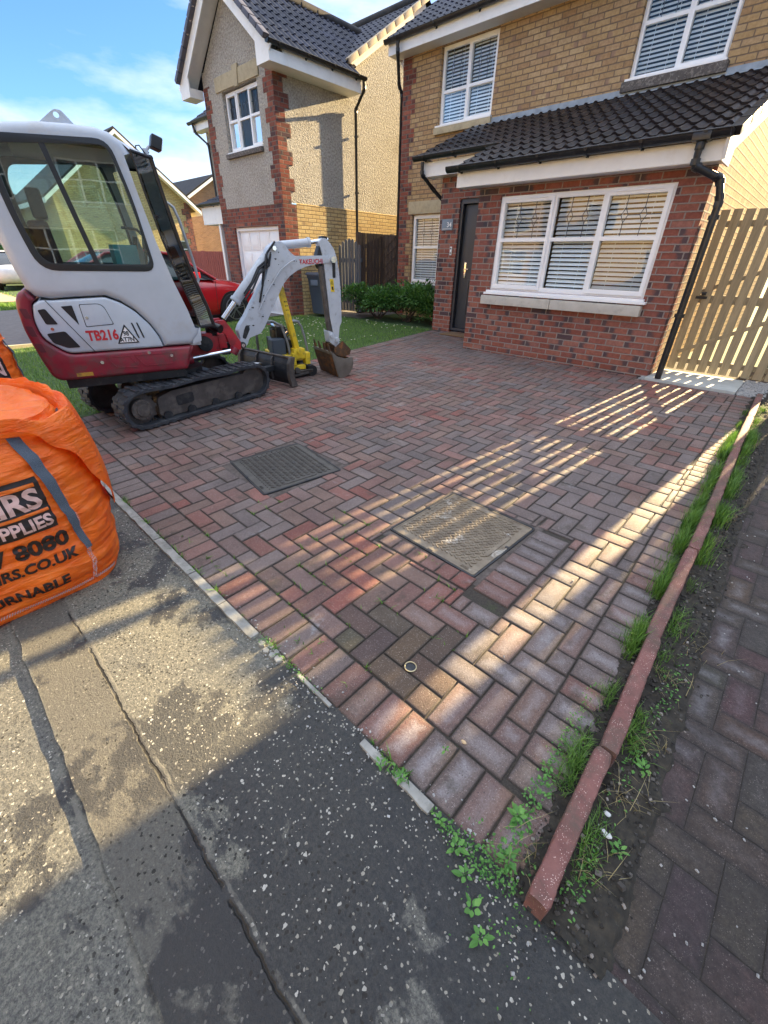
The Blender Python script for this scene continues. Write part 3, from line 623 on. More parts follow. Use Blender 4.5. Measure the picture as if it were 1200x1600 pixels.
# covers
def covermat(name, base, hi):
    n = N(name); v = n.coord(); a = n.noise(v, 12, 5, .7); c = n.mix(n.step(a, .3, .7), base, hi); c = n.mix(n.math('MULTIPLY', n.step(n.noise(v, 5, 5, .7, .5), .58, .66), .8), c, (.50, .47, .42))
    return n.fin(c, .55, n.bump(n.noise(v, 160, 4), .5, .002), .12)
M['cover_a'] = covermat('worn_cover', (.12, .092, .066), (.25, .205, .145)); M['cover_b'] = mat('grey_cover', (.082, .075, .066), .6, .15, var=.3, vs=14, dirt=.3, dirtc=(.06, .055, .045), bs=.3, bsc=150)
def cover(cx, cy, ww, hh, an, m, label, words):
    t = thing('manhole_cover', label, 'manhole cover', (cx, cy, gz(cy)+.001), 0, 'square access covers in the driveway')
    t.rotation_euler = (math.atan(SL), 0, an); hw, hv = ww/2, hh/2
    o = rpoly([(-hw, -hv), (hw, -hv), (hw, hv), (-hw, hv)], .02); i = rpoly([(-hw+.010, -hv+.010), (hw-.010, -hv+.010), (hw-.010, hv-.010), (-hw+.010, hv-.010)], .016)
    b = MB(); b.plate(o, [i[::-1]], lambda a, c, d: (a, c, d-.012), .014); b.build('frame', M['steel_dark'], t, bevel=.0015, local=True)
    b = MB(); i2 = rpoly([(-hw+.014, -hv+.014), (hw-.014, -hv+.014), (hw-.014, hv-.014), (-hw+.014, hv-.014)], .012)
    b.plate(i2, [], lambda a, c, d: (a, c, d-.012), .010); b.plate(i2, [rpoly([(-hw+.022, -hv+.022), (hw-.022, -hv+.022), (hw-.022, hv-.022), (-hw+.022, hv-.022)], .01)[::-1]], lambda a, c, d: (a, c, d-.0025), .004)
    y = -hv+.075
    rowi = 0
    while y < hv-.07:
        x = -hw+.05
        while x < hw-.05:
            s1 = 1 if rowi % 2 else -1
            b.beam((x-.015, y-s1*.009, .0005), (x+.015, y+s1*.009, .0005), .008, .007)
            x += .033
        y += .021; rowi += 1
    # raised blank panels
    for sx in (-1, 1): b.box((sx*(hw-.06)-.0, -.10, -.002) if sx < 0 else (hw-.075, -.12, -.002), (-hw+.075, .12, .0035) if sx < 0 else (hw-.05, .12, .0035))
    b.build('lid', m, t, local=True, bevel=.0008, seg=1)
    b = MB()
    for sx, sy in ((0, 1), (0, -1), (1, .1), (-1, .1)): b.box((sx*(hw-.014)-.016, sy*(hv-.014)-.008, -.008), (sx*(hw-.014)+.016, sy*(hv-.014)+.008, .0035))
    for sx, sy in ((.0, .09), (.0, -.09)): b.cyl((sx, sy, -.004), (sx, sy, .0028), .014, 14)
    b.build('keyhole', M['black_plastic'], t, local=True)
    for (s_, x, y, r, z_) in words:
        mm = Matrix.Translation((x, y, .002))@Matrix.Rotation(r, 4, 'Z'); text(s_, z_, m, t, mm, 'raised_lettering', .0006, .0016, local=True)
    return t
cover(*COV[0], M['cover_a'], 'square chevron cover striped by sunlight, worn pale at one corner', [('CHIEFTAIN', -.25, .265, 0, .024), ('BS EN 124', .08, .265, 0, .024), ('MANHOLE', -.28, .05, pi/2, .03), ('ANT', .272, .02, -pi/2, .04), ('B125', .20, -.285, 0, .024)])
cover(*COV[1], M['cover_b'], 'plain dark chevron cover in the shade nearer the excavator', [('B125', .2, -.29, 0, .024)])
# mortar infill strips round the covers
b = MB()
for cx, cy, ww, hh, an in COV:
    e = .05; b.quad(*[(cx+a*(ww/2+e), cy+c*(hh/2+e), gz(cy+c*(hh/2+e))-.0055) for a, c in ((-1, -1), (1, -1), (1, 1), (-1, 1))])
b.build('cover_bedding', mat('old_mortar', (.105, .085, .075), .95, var=.4, vs=30, bs=1, bsc=90, dirt=.5, dirtc=(.045, .038, .03), ds=18), kind='structure')
t = thing('drain_ring', 'small brass lift ring lying flat on dark pavers', 'ring', (-.675, .905, gz(.905)+.002))
b = MB(); nn = 28; b.tube([(.0235*cos(2*pi*k/nn), .0235*sin(2*pi*k/nn), .0035) for k in range(nn+1)], .0024, 8, cap=False); b.build('ring', mat('brass', (.60, .50, .30), .3, .9), t, local=True, smooth=True)
b = MB(); b.cyl((0, 0, -.006), (0, 0, .0008), .0215, 28); b.build('cap', M['steel_dark'], t, local=True)
# slab and gravel before the gate
b = MB(); b.box((-1.30, 6.17, gz(6.17)-.03), (-.36, 6.93, gz(6.5)+.018)); tag(b.build('stone_slab', M['concrete'], bevel=.006), 'pale concrete slab in front of the wooden gate', 'slab')
b = MB()
for k in range(1500):
    x, y, r = random.uniform(-.35, -.10), random.uniform(6.15, 6.95), random.uniform(.006, .014)
    if random.random() < .25: x = random.uniform(-1.36, -1.30); y = random.uniform(6.15, 6.9)
    q = Matrix.Translation((x, y, gz(y)+.004))@Matrix.Rotation(random.random()*6, 4, 'Z'); b.box((-r, -r*.7, -r*.5), (r, r*.7, r*.6), M=q)
tag(b.build('gravel', M['gravel']), 'loose grey gravel beside the slab', 'gravel'); bpy.data.objects['gravel']['kind'] = 'stuff'
b = MB(); b.quad((-.36, 6.1, gz(6.1)-.004), (.0, 6.1, gz(6.1)-.004), (.0, 7.0, gz(7)-.004), (-.36, 7., gz(7)-.004)); b.build('gravel_bed', M['soil'], kind='structure')
# paving of the house on the left and its path
gp = mat('grey_monoblock', (.13, .115, .11), .85, var=.25, vs=10, bs=.4, bsc=60)
b = MB()
for x0, x1, y0, y1 in ((-16.5, -9.75, .6, 3), (-16.5, -9.75, 3, 6.68), (-9.75, -7.9, 6.9, 8.0), (-9.75, -7.9, 8.0, 9.4), (-16.5, -12.1, 6.68, 8.0), (-16.5, -12.1, 8.0, 8.9)):
    b.quad((x0, y0, gz(y0)-.004), (x1, y0, gz(y0)-.004), (x1, y1, gz(y1)-.004), (x0, y1, gz(y1)-.004))
b.build('side_driveway', gp, kind='structure')
b = MB(); b.box((-9.85, .6, .0-.05), (-9.75, 3.0, .075)); b.build('path_edge', mat('path_edge', (.5, .42, .26), .8), kind='structure')
b = MB(); b.quad((-60, -2.5, .01), (-19.5, -.2, .01), (-19.5, 3.0, .06), (-60, 9, .06)); b.build('far_path', mat('far_path', (.42, .26, .18), .9, var=.1), kind='structure')
# ================================================================== building helpers
Zv = Vector((0, 0, 1))
class Fr:
    """wall frame: a along the wall, z up, d inward"""
    def __init__(s, o, u, d): s.o = Vector(o); s.u = Vector(u); s.d = Vector(d)
    def __call__(s, a, z, d=0): return s.o+s.u*a+Zv*z+s.d*d
def wallpanel(b, T, a0, a1, z0, z1, ops=(), rev=.10, mi=0, mrev=None, back=.0):
    A = sorted(set([a0, a1]+[v for o in ops for v in (o[0], o[1])])); Z = sorted(set([z0, z1]+[v for o in ops for v in (o[2], o[3])]))
    for i in range(len(A)-1):
        for j in range(len(Z)-1):
            ca, cz = (A[i]+A[i+1])/2, (Z[j]+Z[j+1])/2
            if any(o[0] < ca < o[1] and o[2] < cz < o[3] for o in ops): continue
            b.quad(T(A[i], Z[j]), T(A[i+1], Z[j]), T(A[i+1], Z[j+1]), T(A[i], Z[j+1]), mi)
    for o in ops:
        c = [(o[0], o[2]), (o[1], o[2]), (o[1], o[3]), (o[0], o[3])]
        for k in range(4): p, q = c[k], c[(k+1) % 4]; b.quad(T(*p), T(*q), T(*q, rev), T(*p, rev), mi if mrev is None else mrev)
def window(parent, T, a0, a1, z0, z1, mulls=(), tr=None, rec=.06, blind=False, lead=False, sash=(), fw=.055, frame_m='upvc', detail=True):
    A = [a0]+list(mulls)+[a1]; cells = []
    fr = MB(); holes = []
    for i in range(len(A)-1):
        l = A[i]+(fw if i == 0 else .030); r = A[i+1]-(fw if i == len(A)-2 else .030)
        if i in sash: l += .018; r -= .018
        zz = [(z0+fw+(.02 if i in sash else 0), z1-fw-(.02 if i in sash else 0))] if tr is None else [(z0+fw+(.02 if i in sash else 0), tr-.022), (tr+.022, z1-fw-(.02 if i in sash else 0))]
        for k, (c, d) in enumerate(zz): holes.append([(l, c), (r, c), (r, d), (l, d)][::-1]); cells.append((l, r, c, d, k == len(zz)-1, i in sash))
    fr.plate([(a0, z0), (a1, z0), (a1, z1), (a0, z1)], holes, lambda a, z, d: T(a, z, d+rec), .055)
    if detail:
        for i in range(len(A)-1):
            if i in sash:
                l = A[i]+(.028 if i == 0 else .006); r = A[i+1]-(.028 if i == len(A)-2 else .006)
                hs = [h for h, c in zip(holes, cells) if c[5] and l < h[0][0] < r]
                fr.plate([(l, z0+.028), (r, z0+.028), (r, z1-.028), (l, z1-.028)], hs, lambda a, z, d: T(a, z, d+rec-.017), .018)
                fr.beam(T(l+.10, z1-.043, rec-.022), T(r-.10, z1-.043, rec-.022), .010, .012)
    fo = fr.build('window', M[frame_m], parent, bevel=.004 if detail else 0)
    p = MB()
    for l, r, c, d, top, s_ in cells: p.quad(T(l-.01, c-.01, rec+.030), T(r+.01, c-.01, rec+.030), T(r+.01, d+.01, rec+.030), T(l-.01, d+.01, rec+.030))
    p.build('pane', M['glass'], fo)
    if blind:
        s = MB()
        for i in range(len(A)-1):
            l, r = A[i]+.05, A[i+1]-.05; z = z0+.05; dz = .050 if detail else .07
            while z < z1-.05:
                s.quad(T(l, z-.017, rec+.060), T(r, z-.017, rec+.060), T(r, z+.018, rec+.088), T(l, z+.018, rec+.088)); z += dz
            for f in (.25, .75): a = l+(r-l)*f; s.beam(T(a, z0+.03, rec+.08), T(a, z1-.03, rec+.08), .006, .003)
        s.build('blind', M['blind'], fo)
    if lead:
        s = MB(); D = rec+.026
        for l, r, c, d, top, s_ in cells:
            if not top: continue
            wd, hh = r-l, d-c; zm = c+hh*.52
            def ln(a, z, a2, z2): s.beam(T(a, z, D), T(a2, z2, D), .007, .004, up=tuple(T.d))
            for f in (.33, .67):
                a = l+wd*f; q = min(.038, wd*.10); g = min(.075, hh*.2); ln(a, c, a, zm-g); ln(a, zm+g, a, d)
                for sx, sz in ((1, 1), (-1, 1), (1, -1), (-1, -1)): ln(a+sx*q, zm, a, zm+sz*g)
            ln(l, zm, l+wd*.33-q, zm); ln(l+wd*.33+q, zm, l+wd*.67-q, zm); ln(l+wd*.67+q, zm, r, zm)
        s.build('lead_pattern', M['lead_line'], fo)
    return fo
def tiles(parent, m, O, U_, S_, W, Lg, roll=.15, gauge=.30, name='roof', mask=None, amp=.026, under=True, step=.016, per=8):
    """tiled slope: U_ along the eave, S_ up the slope (unit vectors), mask(u,s)->keep"""
    O, U_, S_ = Vector(O), Vector(U_), Vector(S_); Nn = U_.cross(S_); Nn = Nn if Nn.z > 0 else -Nn
    b = MB(); nu = int(W/roll*per); nc = int(math.ceil(Lg/gauge)); du = W/nu; rnd = random.Random(3)
    def h(u):
        t = (u/roll) % 1.0; return amp*max(0, sin(pi*min(1, t/.52)))**.8 if t < .52 else -.003*sin(pi*(t-.52)/.48)
    for c in range(nc):
        s0, s1 = c*gauge, min(Lg, (c+1)*gauge)
        tile_c = None
        for i in range(nu):
            if i % (per*2) == (c % 2)*per or tile_c is None:
                k = rnd.uniform(.6, 1.25); tile_c = (k, k, k*rnd.uniform(.97, 1.05)); jz = rnd.uniform(-.003, .004)
            u0, u1 = i*du, (i+1)*du
            if mask and not mask((u0+u1)/2, (s0+s1)/2): continue
            b.color = tile_c; q = []
            for u, s_, z in ((u0, s0, step), (u1, s0, step), (u1, s1, 0), (u0, s1, 0)): q.append(O+U_*u+S_*s_+Nn*(h(u)+z+.012+jz*(z > 0)))
            b.quad(*q)
            f0 = [q[0]-Nn*.022, q[1]-Nn*.022, q[1], q[0]]; b.quad(*f0)
    if under:
        if mask is None: b.quad(O, O+U_*W, O+U_*W+S_*Lg, O+S_*Lg)
        else:
            k = 40; 
            for i in range(k):
                for j in range(k):
                    u0, u1, s0, s1 = W*i/k, W*(i+1)/k, Lg*j/k, Lg*(j+1)/k
                    if mask((u0+u1)/2, (s0+s1)/2): b.quad(O+U_*u0+S_*s0, O+U_*u1+S_*s0, O+U_*u1+S_*s1, O+U_*u0+S_*s1)
    return b.build(name, m, parent, smooth=50)
def gutter(parent, p, q, out, r=.056, brackets=.62, name='gutter'):
    """half round gutter from p to q, out = unit vector away from the wall"""
    p, q, out = Vector(p), Vector(q), Vector(out); d = (q-p).normalized(); L_ = (q-p).length; b = MB(); n_ = 9; vs = []
    for e in (p, q):
        for k in range(n_+1): t = pi*k/n_; vs.append(e+out*(-cos(t)*r)+Zv*(-sin(t)*r))
        for k in range(n_+1): t = pi-pi*k/n_; vs.append(e+out*(-cos(t)*(r-.005))+Zv*(-sin(t)*(r-.005)))
    m = 2*n_+2; b.add(vs, [(k, (k+1) % m, m+(k+1) % m, m+k) for k in range(m)]+[tuple(range(m))[::-1], tuple(range(m, 2*m))])
    b.tube([p+out*r, q+out*r], .009, 8); b.tube([p-out*r, q-out*r], .006, 6)
    for e, s_ in ((p, -1), (q, 1)):
        vv = [e+d*s_*.004+out*(-cos(pi*k/n_)*r)+Zv*(-sin(pi*k/n_)*r) for k in range(n_+1)]; b.add(vv+[v+d*s_*.006 for v in vv], [tuple(range(n_+1)), tuple(range(n_+1, 2*n_+2))[::-1]]+[(k, k+1, n_+2+k, n_+1+k) for k in range(n_)])
    g = b.build(name, M['gutter'], parent, smooth=50)
    b = MB(); k = max(1, int(L_/brackets))
    for i in range(k+1):
        c = p+d*(L_*(i+.35)/(k+.7)); pts = [c+out*(-cos(t)*(r+.006))+Zv*(-sin(t)*(r+.006)) for t in [pi*j/8 for j in range(9)]]
        for j in range(8): b.beam(pts[j], pts[j+1], .030, .006, up=tuple((pts[j]+pts[j+1])/2-c))
        b.beam(c-out*.04-Zv*.075, c-out*.062, .03, .012)
    b.build('bracket', M['gutter'], g)
    return g
def pipe(parent, pts, r=.034, name='downpipe', clips=()):
    b = MB(); P = [Vector(p) for p in pts]; b.tube(P, r, 14)
    for i in range(1, len(P)-1):
        for o in (-1, 1):
            d = (P[i+o]-P[i]).normalized(); b.cyl(P[i]+d*.005, P[i]+d*.055, r+.006, 14)
    for c in clips: c = Vector(c); b.cyl(c-Zv*.018, c+Zv*.018, r+.009, 14); b.box(c+Vector((-.05, -.012, -.02)), c+Vector((.05, .035, .02)))
    return b.build(name, M['gutter'], parent, smooth=50)
# ================================================================== our house
BH = thing('brick_house', 'nearest house, buff brick over a red brick bay, number 34 beside its dark front door', 'house', (-4.6, 8.8, .2))
FW_ = Fr((0, 8.8, 0), (1, 0, 0), (0, 1, 0)); BY = Fr((0, 6.30, 0), (1, 0, 0), (0, 1, 0)); PY_ = Fr((0, 7.43, 0), (1, 0, 0), (0, 1, 0)); SX = Fr((-1.3, 0, 0), (0, 1, 0), (-1, 0, 0))
op0 = [(-7.51, -6.05, 1.0, 2.34), (-6.95, -5.72, 3.76, 4.90), (-3.38, -2.14, 3.82, 4.90)]
b = MB(); wallpanel(b, FW_, -7.9, -1.3, 0, 5.06, op0, rev=.12)
b.quad((-1.3, 6.5, 0), (-1.3, 15, 0), (-1.3, 15, 5.06), (-1.3, 8.8, 5.06)) if False else None
b.add([(-1.3, 6.45, 0), (-1.3, 15, 0), (-1.3, 15, 5.0), (-1.3, 11.9, 7.1), (-1.3, 8.8, 5.0), (-1.3, 8.8, 3.5), (-1.3, 6.45, 2.50)], [tuple(range(7))])
b.add([(-7.9, 8.8, 0), (-7.9, 15, 0), (-7.9, 15, 5.0), (-7.9, 11.9, 7.1), (-7.9, 8.8, 5.0)], [tuple(range(5))])
b.quad((-7.9, 15, 0), (-1.3, 15, 0), (-1.3, 15, 5), (-7.9, 15, 5))
b.build('wall', M['buff_brick'], BH)
b = MB(); wallpanel(b, BY, -4.13, -1.3, 0, 2.40, [(-3.77, -1.62, 1.09, 2.222)], rev=.09)
b.quad((-4.13, 6.3, 0), (-4.13, 8.8, 0), (-4.13, 8.8, 2.9), (-4.13, 6.3, 2.4)); b.quad((-1.297, 6.3, 0), (-1.297, 6.53, 0), (-1.297, 6.53, 2.45), (-1.297, 6.3, 2.35))
b.build('bay_wall', M['red_brick'], BH)
b = MB(); wallpanel(b, PY_, -5.67, -4.13, 0, 2.86, [(-5.25, -4.14, 0, 2.38)], rev=.14)
b.quad((-5.67, 7.43, 0), (-5.67, 8.8, 0), (-5.67, 8.8, 3.3), (-5.67, 7.43, 2.8)); b.build('porch_wall', M['red_brick'], BH)
# quoins of red brick at the left corner: toothed
b = MB(); z = 0; k = 0
while z < 5.0:
    wq = .225 if (k % 2) else .34; b.box((-7.904, 8.797, z), (-7.9+wq, 8.9, min(5.0, z+.225))); b.box((-7.903, 8.80, z), (-7.88, 8.8+(.34 if k % 2 else .225), min(5.0, z+.225))); z += .225; k += 1
b.build('quoins', M['red_quoin'], BH)
# stone lintel and sills
b = MB(); b.box((-7.62, 8.788, 2.35), (-5.9, 8.87, 2.58)); b.build('lintel', M['stone'], BH, bevel=.006)
for x0, x1, y0, y1, z0, z1, m, nm in ((-7.60, -5.95, 8.74, 8.9, .86, .955, 'stone_dark', 'sill'), (-6.99, -5.68, 8.73, 8.9, 3.63, 3.735, 'stone', 'sill'), (-3.43, -2.09, 8.72, 8.9, 3.68, 3.795, 'stone_dark', 'sill')):
    b = MB(); b.box((x0, y0, z0), (x1, y1, z1)); b.build(nm, M[m], BH, bevel=.008)
b = MB(); b.box((-3.855, 6.215, .895), (-2.755, 6.39, 1.015)); b.box((-2.750, 6.215, .895), (-1.60, 6.39, 1.015)); b.build('bay_sill', M['stone_grey'], BH, bevel=.014)
b = MB(); b.box((-3.83, 6.235, 1.030), (-1.57, 6.35, 1.060)); b.box((-3.80, 6.255, 1.060), (-1.60, 6.33, 1.088)); b.build('window_board', M['upvc'], BH, bevel=.006)
window(BH, BY, -3.77, -1.62, 1.088, 2.222, (-2.985, -2.355), 1.715, .02, True, True, (0, 2), fw=.06)
window(BH, FW_, -7.51, -6.05, 1.0, 2.34, (-6.72,), 1.72, .07, True, True, (0,))
window(BH, FW_, -6.95, -5.72, 3.76, 4.90, (-6.345,), 4.27, .07, True, True, (1,))
window(BH, FW_, -3.38, -2.14, 3.82, 4.90, (-2.76,), 4.42, .07, True, True, (1,))
for x0, x1, z in ((-6.97, -5.70, 3.735), (-3.40, -2.12, 3.795), (-7.53, -6.03, .965)):
    b = MB(); b.box((x0, 8.74, z+.004), (x1, 8.86, z+.030)); b.build('window_board', M['upvc'], BH, bevel=.004)
# dark rooms
b = MB()
for x0, x1, y0, y1, z0, z1 in ((-7.8, -5.72, 8.95, 11, .5, 3.0), (-7.8, -1.4, 8.95, 11, 3.3, 5.0), (-4.1, -1.35, 6.42, 10, .3, 2.38)):
    P = [(x0, y0), (x1, y0), (x1, y1), (x0, y1)]
    b.quad((x0, y1, z0), (x1, y1, z0), (x1, y1, z1), (x0, y1, z1)); b.quad((x0, y0, z0), (x1, y0, z0), (x1, y1, z0), (x0, y1, z0)); b.quad((x0, y0, z0), (x0, y1, z0), (x0, y1, z1), (x0, y0, z1)); b.quad((x1, y0, z0), (x1, y1, z0), (x1, y1, z1), (x1, y0, z1))
b.build('room', M['interior'], BH)
# front door
D = MB(); dz = gz(7.43)+.02; y = 7.53
D.plate([(-5.19, dz+.05), (-4.22, dz+.05), (-4.22, 2.30), (-5.19, 2.30)], [[(-4.87, 1.18), (-4.87, 2.13), (-4.63, 2.13), (-4.63, 1.18)]], lambda a, z, d: (a, y+d, z), .045)
for z0, z1 in ((.36, .99),):
    D.plate([(-4.99, z0+dz-.1), (-4.42, z0+dz-.1), (-4.42, z1+dz-.1), (-4.99, z1+dz-.1)], [[(-4.96, z0+dz-.07), (-4.96, z1+dz-.13), (-4.45, z1+dz-.13), (-4.45, z0+dz-.07)]], lambda a, z, d: (a, y-.012+d, z), .014)
D.plate([(-4.90, 1.15), (-4.60, 1.15), (-4.60, 2.16), (-4.90, 2.16)], [[(-4.87, 1.18), (-4.87, 2.13), (-4.63, 2.13), (-4.63, 1.18)]], lambda a, z, d: (a, y-.014+d, z), .016)
dr = D.build('door', M['door'], BH, bevel=.003)
b = MB(); b.quad((-4.88, y+.02, 1.17), (-4.62, y+.02, 1.17), (-4.62, y+.02, 2.14), (-4.88, y+.02, 2.14)); b.build('door_glass', glassmat('door_glass', (.3, .3, .3), .35, wav=.05), dr)
b = MB(); b.box((-5.09, y-.012, 1.19), (-5.055, y, 1.44)); b.tube([(-5.072, y-.01, 1.33), (-5.072, y-.055, 1.33), (-4.97, y-.055, 1.33)], .009, 8); b.cyl((-5.072, y-.013, 1.25), (-5.072, y-.02, 1.25), .012); b.build('door_handle', M['chrome'], dr, bevel=.002)
b = MB(); b.plate([(-5.255, dz), (-4.14, dz), (-4.14, 2.385), (-5.255, 2.385)], [[(-5.20, dz+.045), (-5.20, 2.31), (-4.21, 2.31), (-4.21, dz+.045)]], lambda a, z, d: (a, 7.46+d, z), .10); b.build('door_frame', M['door'], BH, bevel=.004)
b = MB(); b.quad((-5.3, 7.75, .2), (-4.1, 7.75, .2), (-4.1, 7.75, 2.5), (-5.3, 7.75, 2.5)); b.build('hall', M['interior'], BH)
b = MB(); b.box((-5.60, 7.412, 1.93), (-5.36, 7.426, 2.10)); pl_ = b.build('number_plaque', mat('plaque', (.16, .21, .27), .4), BH, bevel=.004)
text('34', .105, M['white'], pl_, XZ(-5.49, 7.4105, 1.98), 'number', .001)
b = MB(); b.box((-5.58, 7.4095, 1.950), (-5.38, 7.4115, 1.956)); b.build('plaque_line', M['white'], pl_)
b = MB(); b.box((-5.375, 7.405, 1.545), (-5.33, 7.43, 1.68)); db = b.build('doorbell', M['white'], BH, bevel=.012, seg=3)
b = MB(); b.cyl((-5.352, 7.402, 1.65), (-5.352, 7.406, 1.65), .014, 14); b.cyl((-5.352, 7.402, 1.58), (-5.352, 7.406, 1.58), .012, 14); b.build('lens', M['black'], db)
b = MB(); b.box((-5.15, 7.0, gz(7.1)-.0), (-4.35, 7.40, gz(7.2)+.016)); tag(b.build('door_mat', mat('coir_mat', (.17, .10, .05), .95, var=.4, vs=60, bs=.6), bevel=.004), 'brown coir mat on the paving at the dark front door', 'door mat')
# roofs: main, bay and porch (one plane, stepped eave)
def usl(dy, dz): l = sqrt(dy*dy+dz*dz); return (0, dy/l, dz/l), l
S1, L1 = usl(3.42, 2.1)
tiles(BH, M['tile_blue'], (-8.05, 8.46, 5.10), (1, 0, 0), S1, 6.9, L1, name='roof')
S1b, L1b = usl(-3.5, 2.1)
b = MB(); b.quad((-8.05, 15.4, 5.1), (-1.15, 15.4, 5.1), (-1.15, 11.88, 7.25), (-8.05, 11.88, 7.25)); b.build('rear_roof', M['tile_blue'], BH)
S2, L2 = usl(2.70, 1.10)
def mk(u, s_):
    X = -6.02+u; Y = 6.06+s_*S2[1]; return (X > -4.47 or Y > 7.16)
tiles(BH, M['tile'], (-6.02, 6.06, 2.515), (1, 0, 0), S2, 4.82, L2, name='bay_roof', mask=mk, roll=.15, gauge=.28, amp=.026, step=.022)
b = MB()
for k in range(9):
    s0, s1 = L2*k/9, L2*(k+1)/9; y0, z0 = 6.06+s0*S2[1], 2.515+s0*S2[2]; y1, z1 = 6.06+s1*S2[1], 2.515+s1*S2[2]
    b.beam((-1.215, y0+.005, z0+.030), (-1.215, y1-.012, z1+.022), .10, .075)
b.build('verge_tiles', M['tile'], BH, bevel=.006)
b = MB(); b.beam((-1.235, 6.04, 2.42), (-1.235, 8.75, 3.52), .03, .17); b.beam((-1.27, 6.10, 2.36), (-1.27, 8.75, 3.44), .09, .02); b.build('verge_board', M['fascia'], BH)
b = MB(); b.box((-5.95, 8.772, 3.63), (-1.3, 8.80, 3.72)); b.beam((-5.95, 8.72, 3.615), (-1.3, 8.72, 3.615), .16, .012)
b.build('flashing', M['lead'], BH)
b = MB(); b.box((-4.385, 6.075, 2.335), (-1.25, 6.097, 2.50)); b.box((-4.385, 6.097, 2.335), (-4.365, 6.31, 2.50)); b.box((-1.27, 6.097, 2.335), (-1.25, 6.5, 2.52)); b.box((-4.365, 6.097, 2.338), (-1.27, 6.31, 2.350)); b.build('bay_fascia', M['fascia'], BH, bevel=.003)
b = MB(); b.box((-5.92, 7.19, 2.70), (-4.365, 7.21, 2.90)); b.box((-5.92, 7.21, 2.70), (-5.90, 7.5, 2.95)); b.box((-5.90, 7.21, 2.703), (-4.13, 7.43, 2.715)); b.add([(-4.40, 6.10, 2.335), (-4.40, 7.2, 2.70), (-4.40, 7.2, 2.93), (-4.40, 6.10, 2.50)], [(0, 1, 2, 3)]); b.build('porch_fascia', M['fascia'], BH, bevel=.003)
gutter(BH, (-4.49, 5.995, 2.555), (-1.22, 5.995, 2.555), (0, -1, 0), r=.062); gutter(BH, (-6.06, 7.105, 2.97), (-4.40, 7.105, 2.97), (0, -1, 0), r=.060)
b = MB(); b.box((-1.53, 5.928, 2.485), (-1.37, 6.058, 2.565)); b.cyl((-1.45, 5.995, 2.50), (-1.45, 5.995, 2.42), .042); b.build('gutter_outlet', M['gutter'], BH, bevel=.012)
pipe(BH, [(-1.45, 5.995, 2.47), (-1.45, 6.0, 2.30), (-1.22, 6.16, 2.20), (-1.165, 6.19, 2.02), (-1.165, 6.20, .24)], r=.036, clips=[(-1.165, 6.2, 1.88), (-1.165, 6.2, .95)])
pipe(BH, [(-5.90, 7.125, 2.90), (-5.90, 7.13, 2.73), (-5.86, 7.40, 2.56), (-5.72, 7.62, 2.36), (-5.72, 7.62, 2.28)], r=.030)
pipe(BH, [(-7.72, 8.40, 5.02), (-7.72, 8.41, 4.88), (-7.97, 8.75, 4.52), (-7.97, 8.84, 4.42), (-7.97, 8.84, .3)], r=.032)
pipe(BH, [(-1.60, 8.40, 5.0), (-1.60, 8.74, 4.7), (-1.60, 8.74, 3.86), (-1.60, 8.66, 3.76)], r=.032)
b = MB(); b.box((-8.05, 8.50, 4.90), (-1.15, 8.52, 5.10)); b.box((-8.05, 8.52, 4.90), (-8.03, 8.9, 5.15)); b.build('fascia', M['fascia'], BH)
b = MB(); b.box((-8.03, 8.52, 4.905), (-1.16, 8.80, 4.92)); b.build('soffit', M['soffit'], BH)
gutter(BH, (-8.08, 8.44, 5.10), (-1.12, 8.44, 5.10), (0, -1, 0), brackets=.9)
# rear downpipe and gutter on the side facing the garage house (throws the hooked shadow)
pipe(BH, [(-8.16, 15.3, 5.15), (-8.16, 15.3, .3)], r=.05, name='rear_downpipe')
# ================================================================== the rendered garage house
RH = thing('render_house', 'grey roughcast house with steep dark gable, white garage door and red brick corners', 'house', (-10.8, 6.65, .2))
GF = Fr((0, 6.65, 0), (1, 0, 0), (0, 1, 0))
gops = [(-11.36, -9.95, 3.50, 4.55)]
b = MB(); wallpanel(b, GF, -12.12, -9.4, 2.48, 4.9, gops, rev=.13)
b.add([(-12.12, 6.65, 4.9), (-9.4, 6.65, 4.9), (-10.76, 6.65, 6.02)], [(0, 1, 2)])
b.add([(-9.4, 6.65, 2.50), (-9.4, 13.6, 2.50), (-9.4, 13.6, 5.1), (-9.4, 11.1, 6.62), (-9.4, 8.6, 5.05), (-9.4, 6.65, 5.05)], [tuple(range(6))])
b.quad((-12.12, 6.65, 2.5), (-12.12, 8.8, 2.5), (-12.12, 8.8, 5), (-12.12, 6.65, 5))
wallpanel(b, Fr((0, 8.8, 0), (1, 0, 0), (0, 1, 0)), -16.3, -12.12, 2.5, 5.05)
b.quad((-16.3, 13.6, 0), (-9.4, 13.6, 0), (-9.4, 13.6, 5), (-16.3, 13.6, 5)); b.build('wall', M['render'], RH)
b = MB(); wallpanel(b, GF, -12.14, -9.395, 0, 2.48, [(-11.6, -9.67, 0, 2.08)], rev=.16); b.quad((-12.14, 6.65, 0), (-12.14, 8.8, 0), (-12.14, 8.8, 2.48), (-12.14, 6.65, 2.48))
b.quad((-12.14, 6.65, 2.48), (-9.395, 6.65, 2.48), (-9.395, 6.7, 2.49), (-12.14, 6.7, 2.49))
z = 2.48; k = 0
while z < 4.85:
    wq = .225 if k % 2 else .34; b.box((-9.4-wq, 6.642, z), (-9.392, 6.70, min(4.86, z+.225))); b.box((-9.42, 6.643, z), (-9.390, 6.65+(.34 if k % 2 else .225), min(4.86, z+.225))); b.box((-12.132, 6.642, z), (-12.12+wq*.8, 6.70, min(4.7, z+.225))); z += .225; k += 1
b.box((-9.42, 6.643, 0), (-9.390, 7.0, 2.48)); b.build('brick_base', M['red_quoin'], RH)
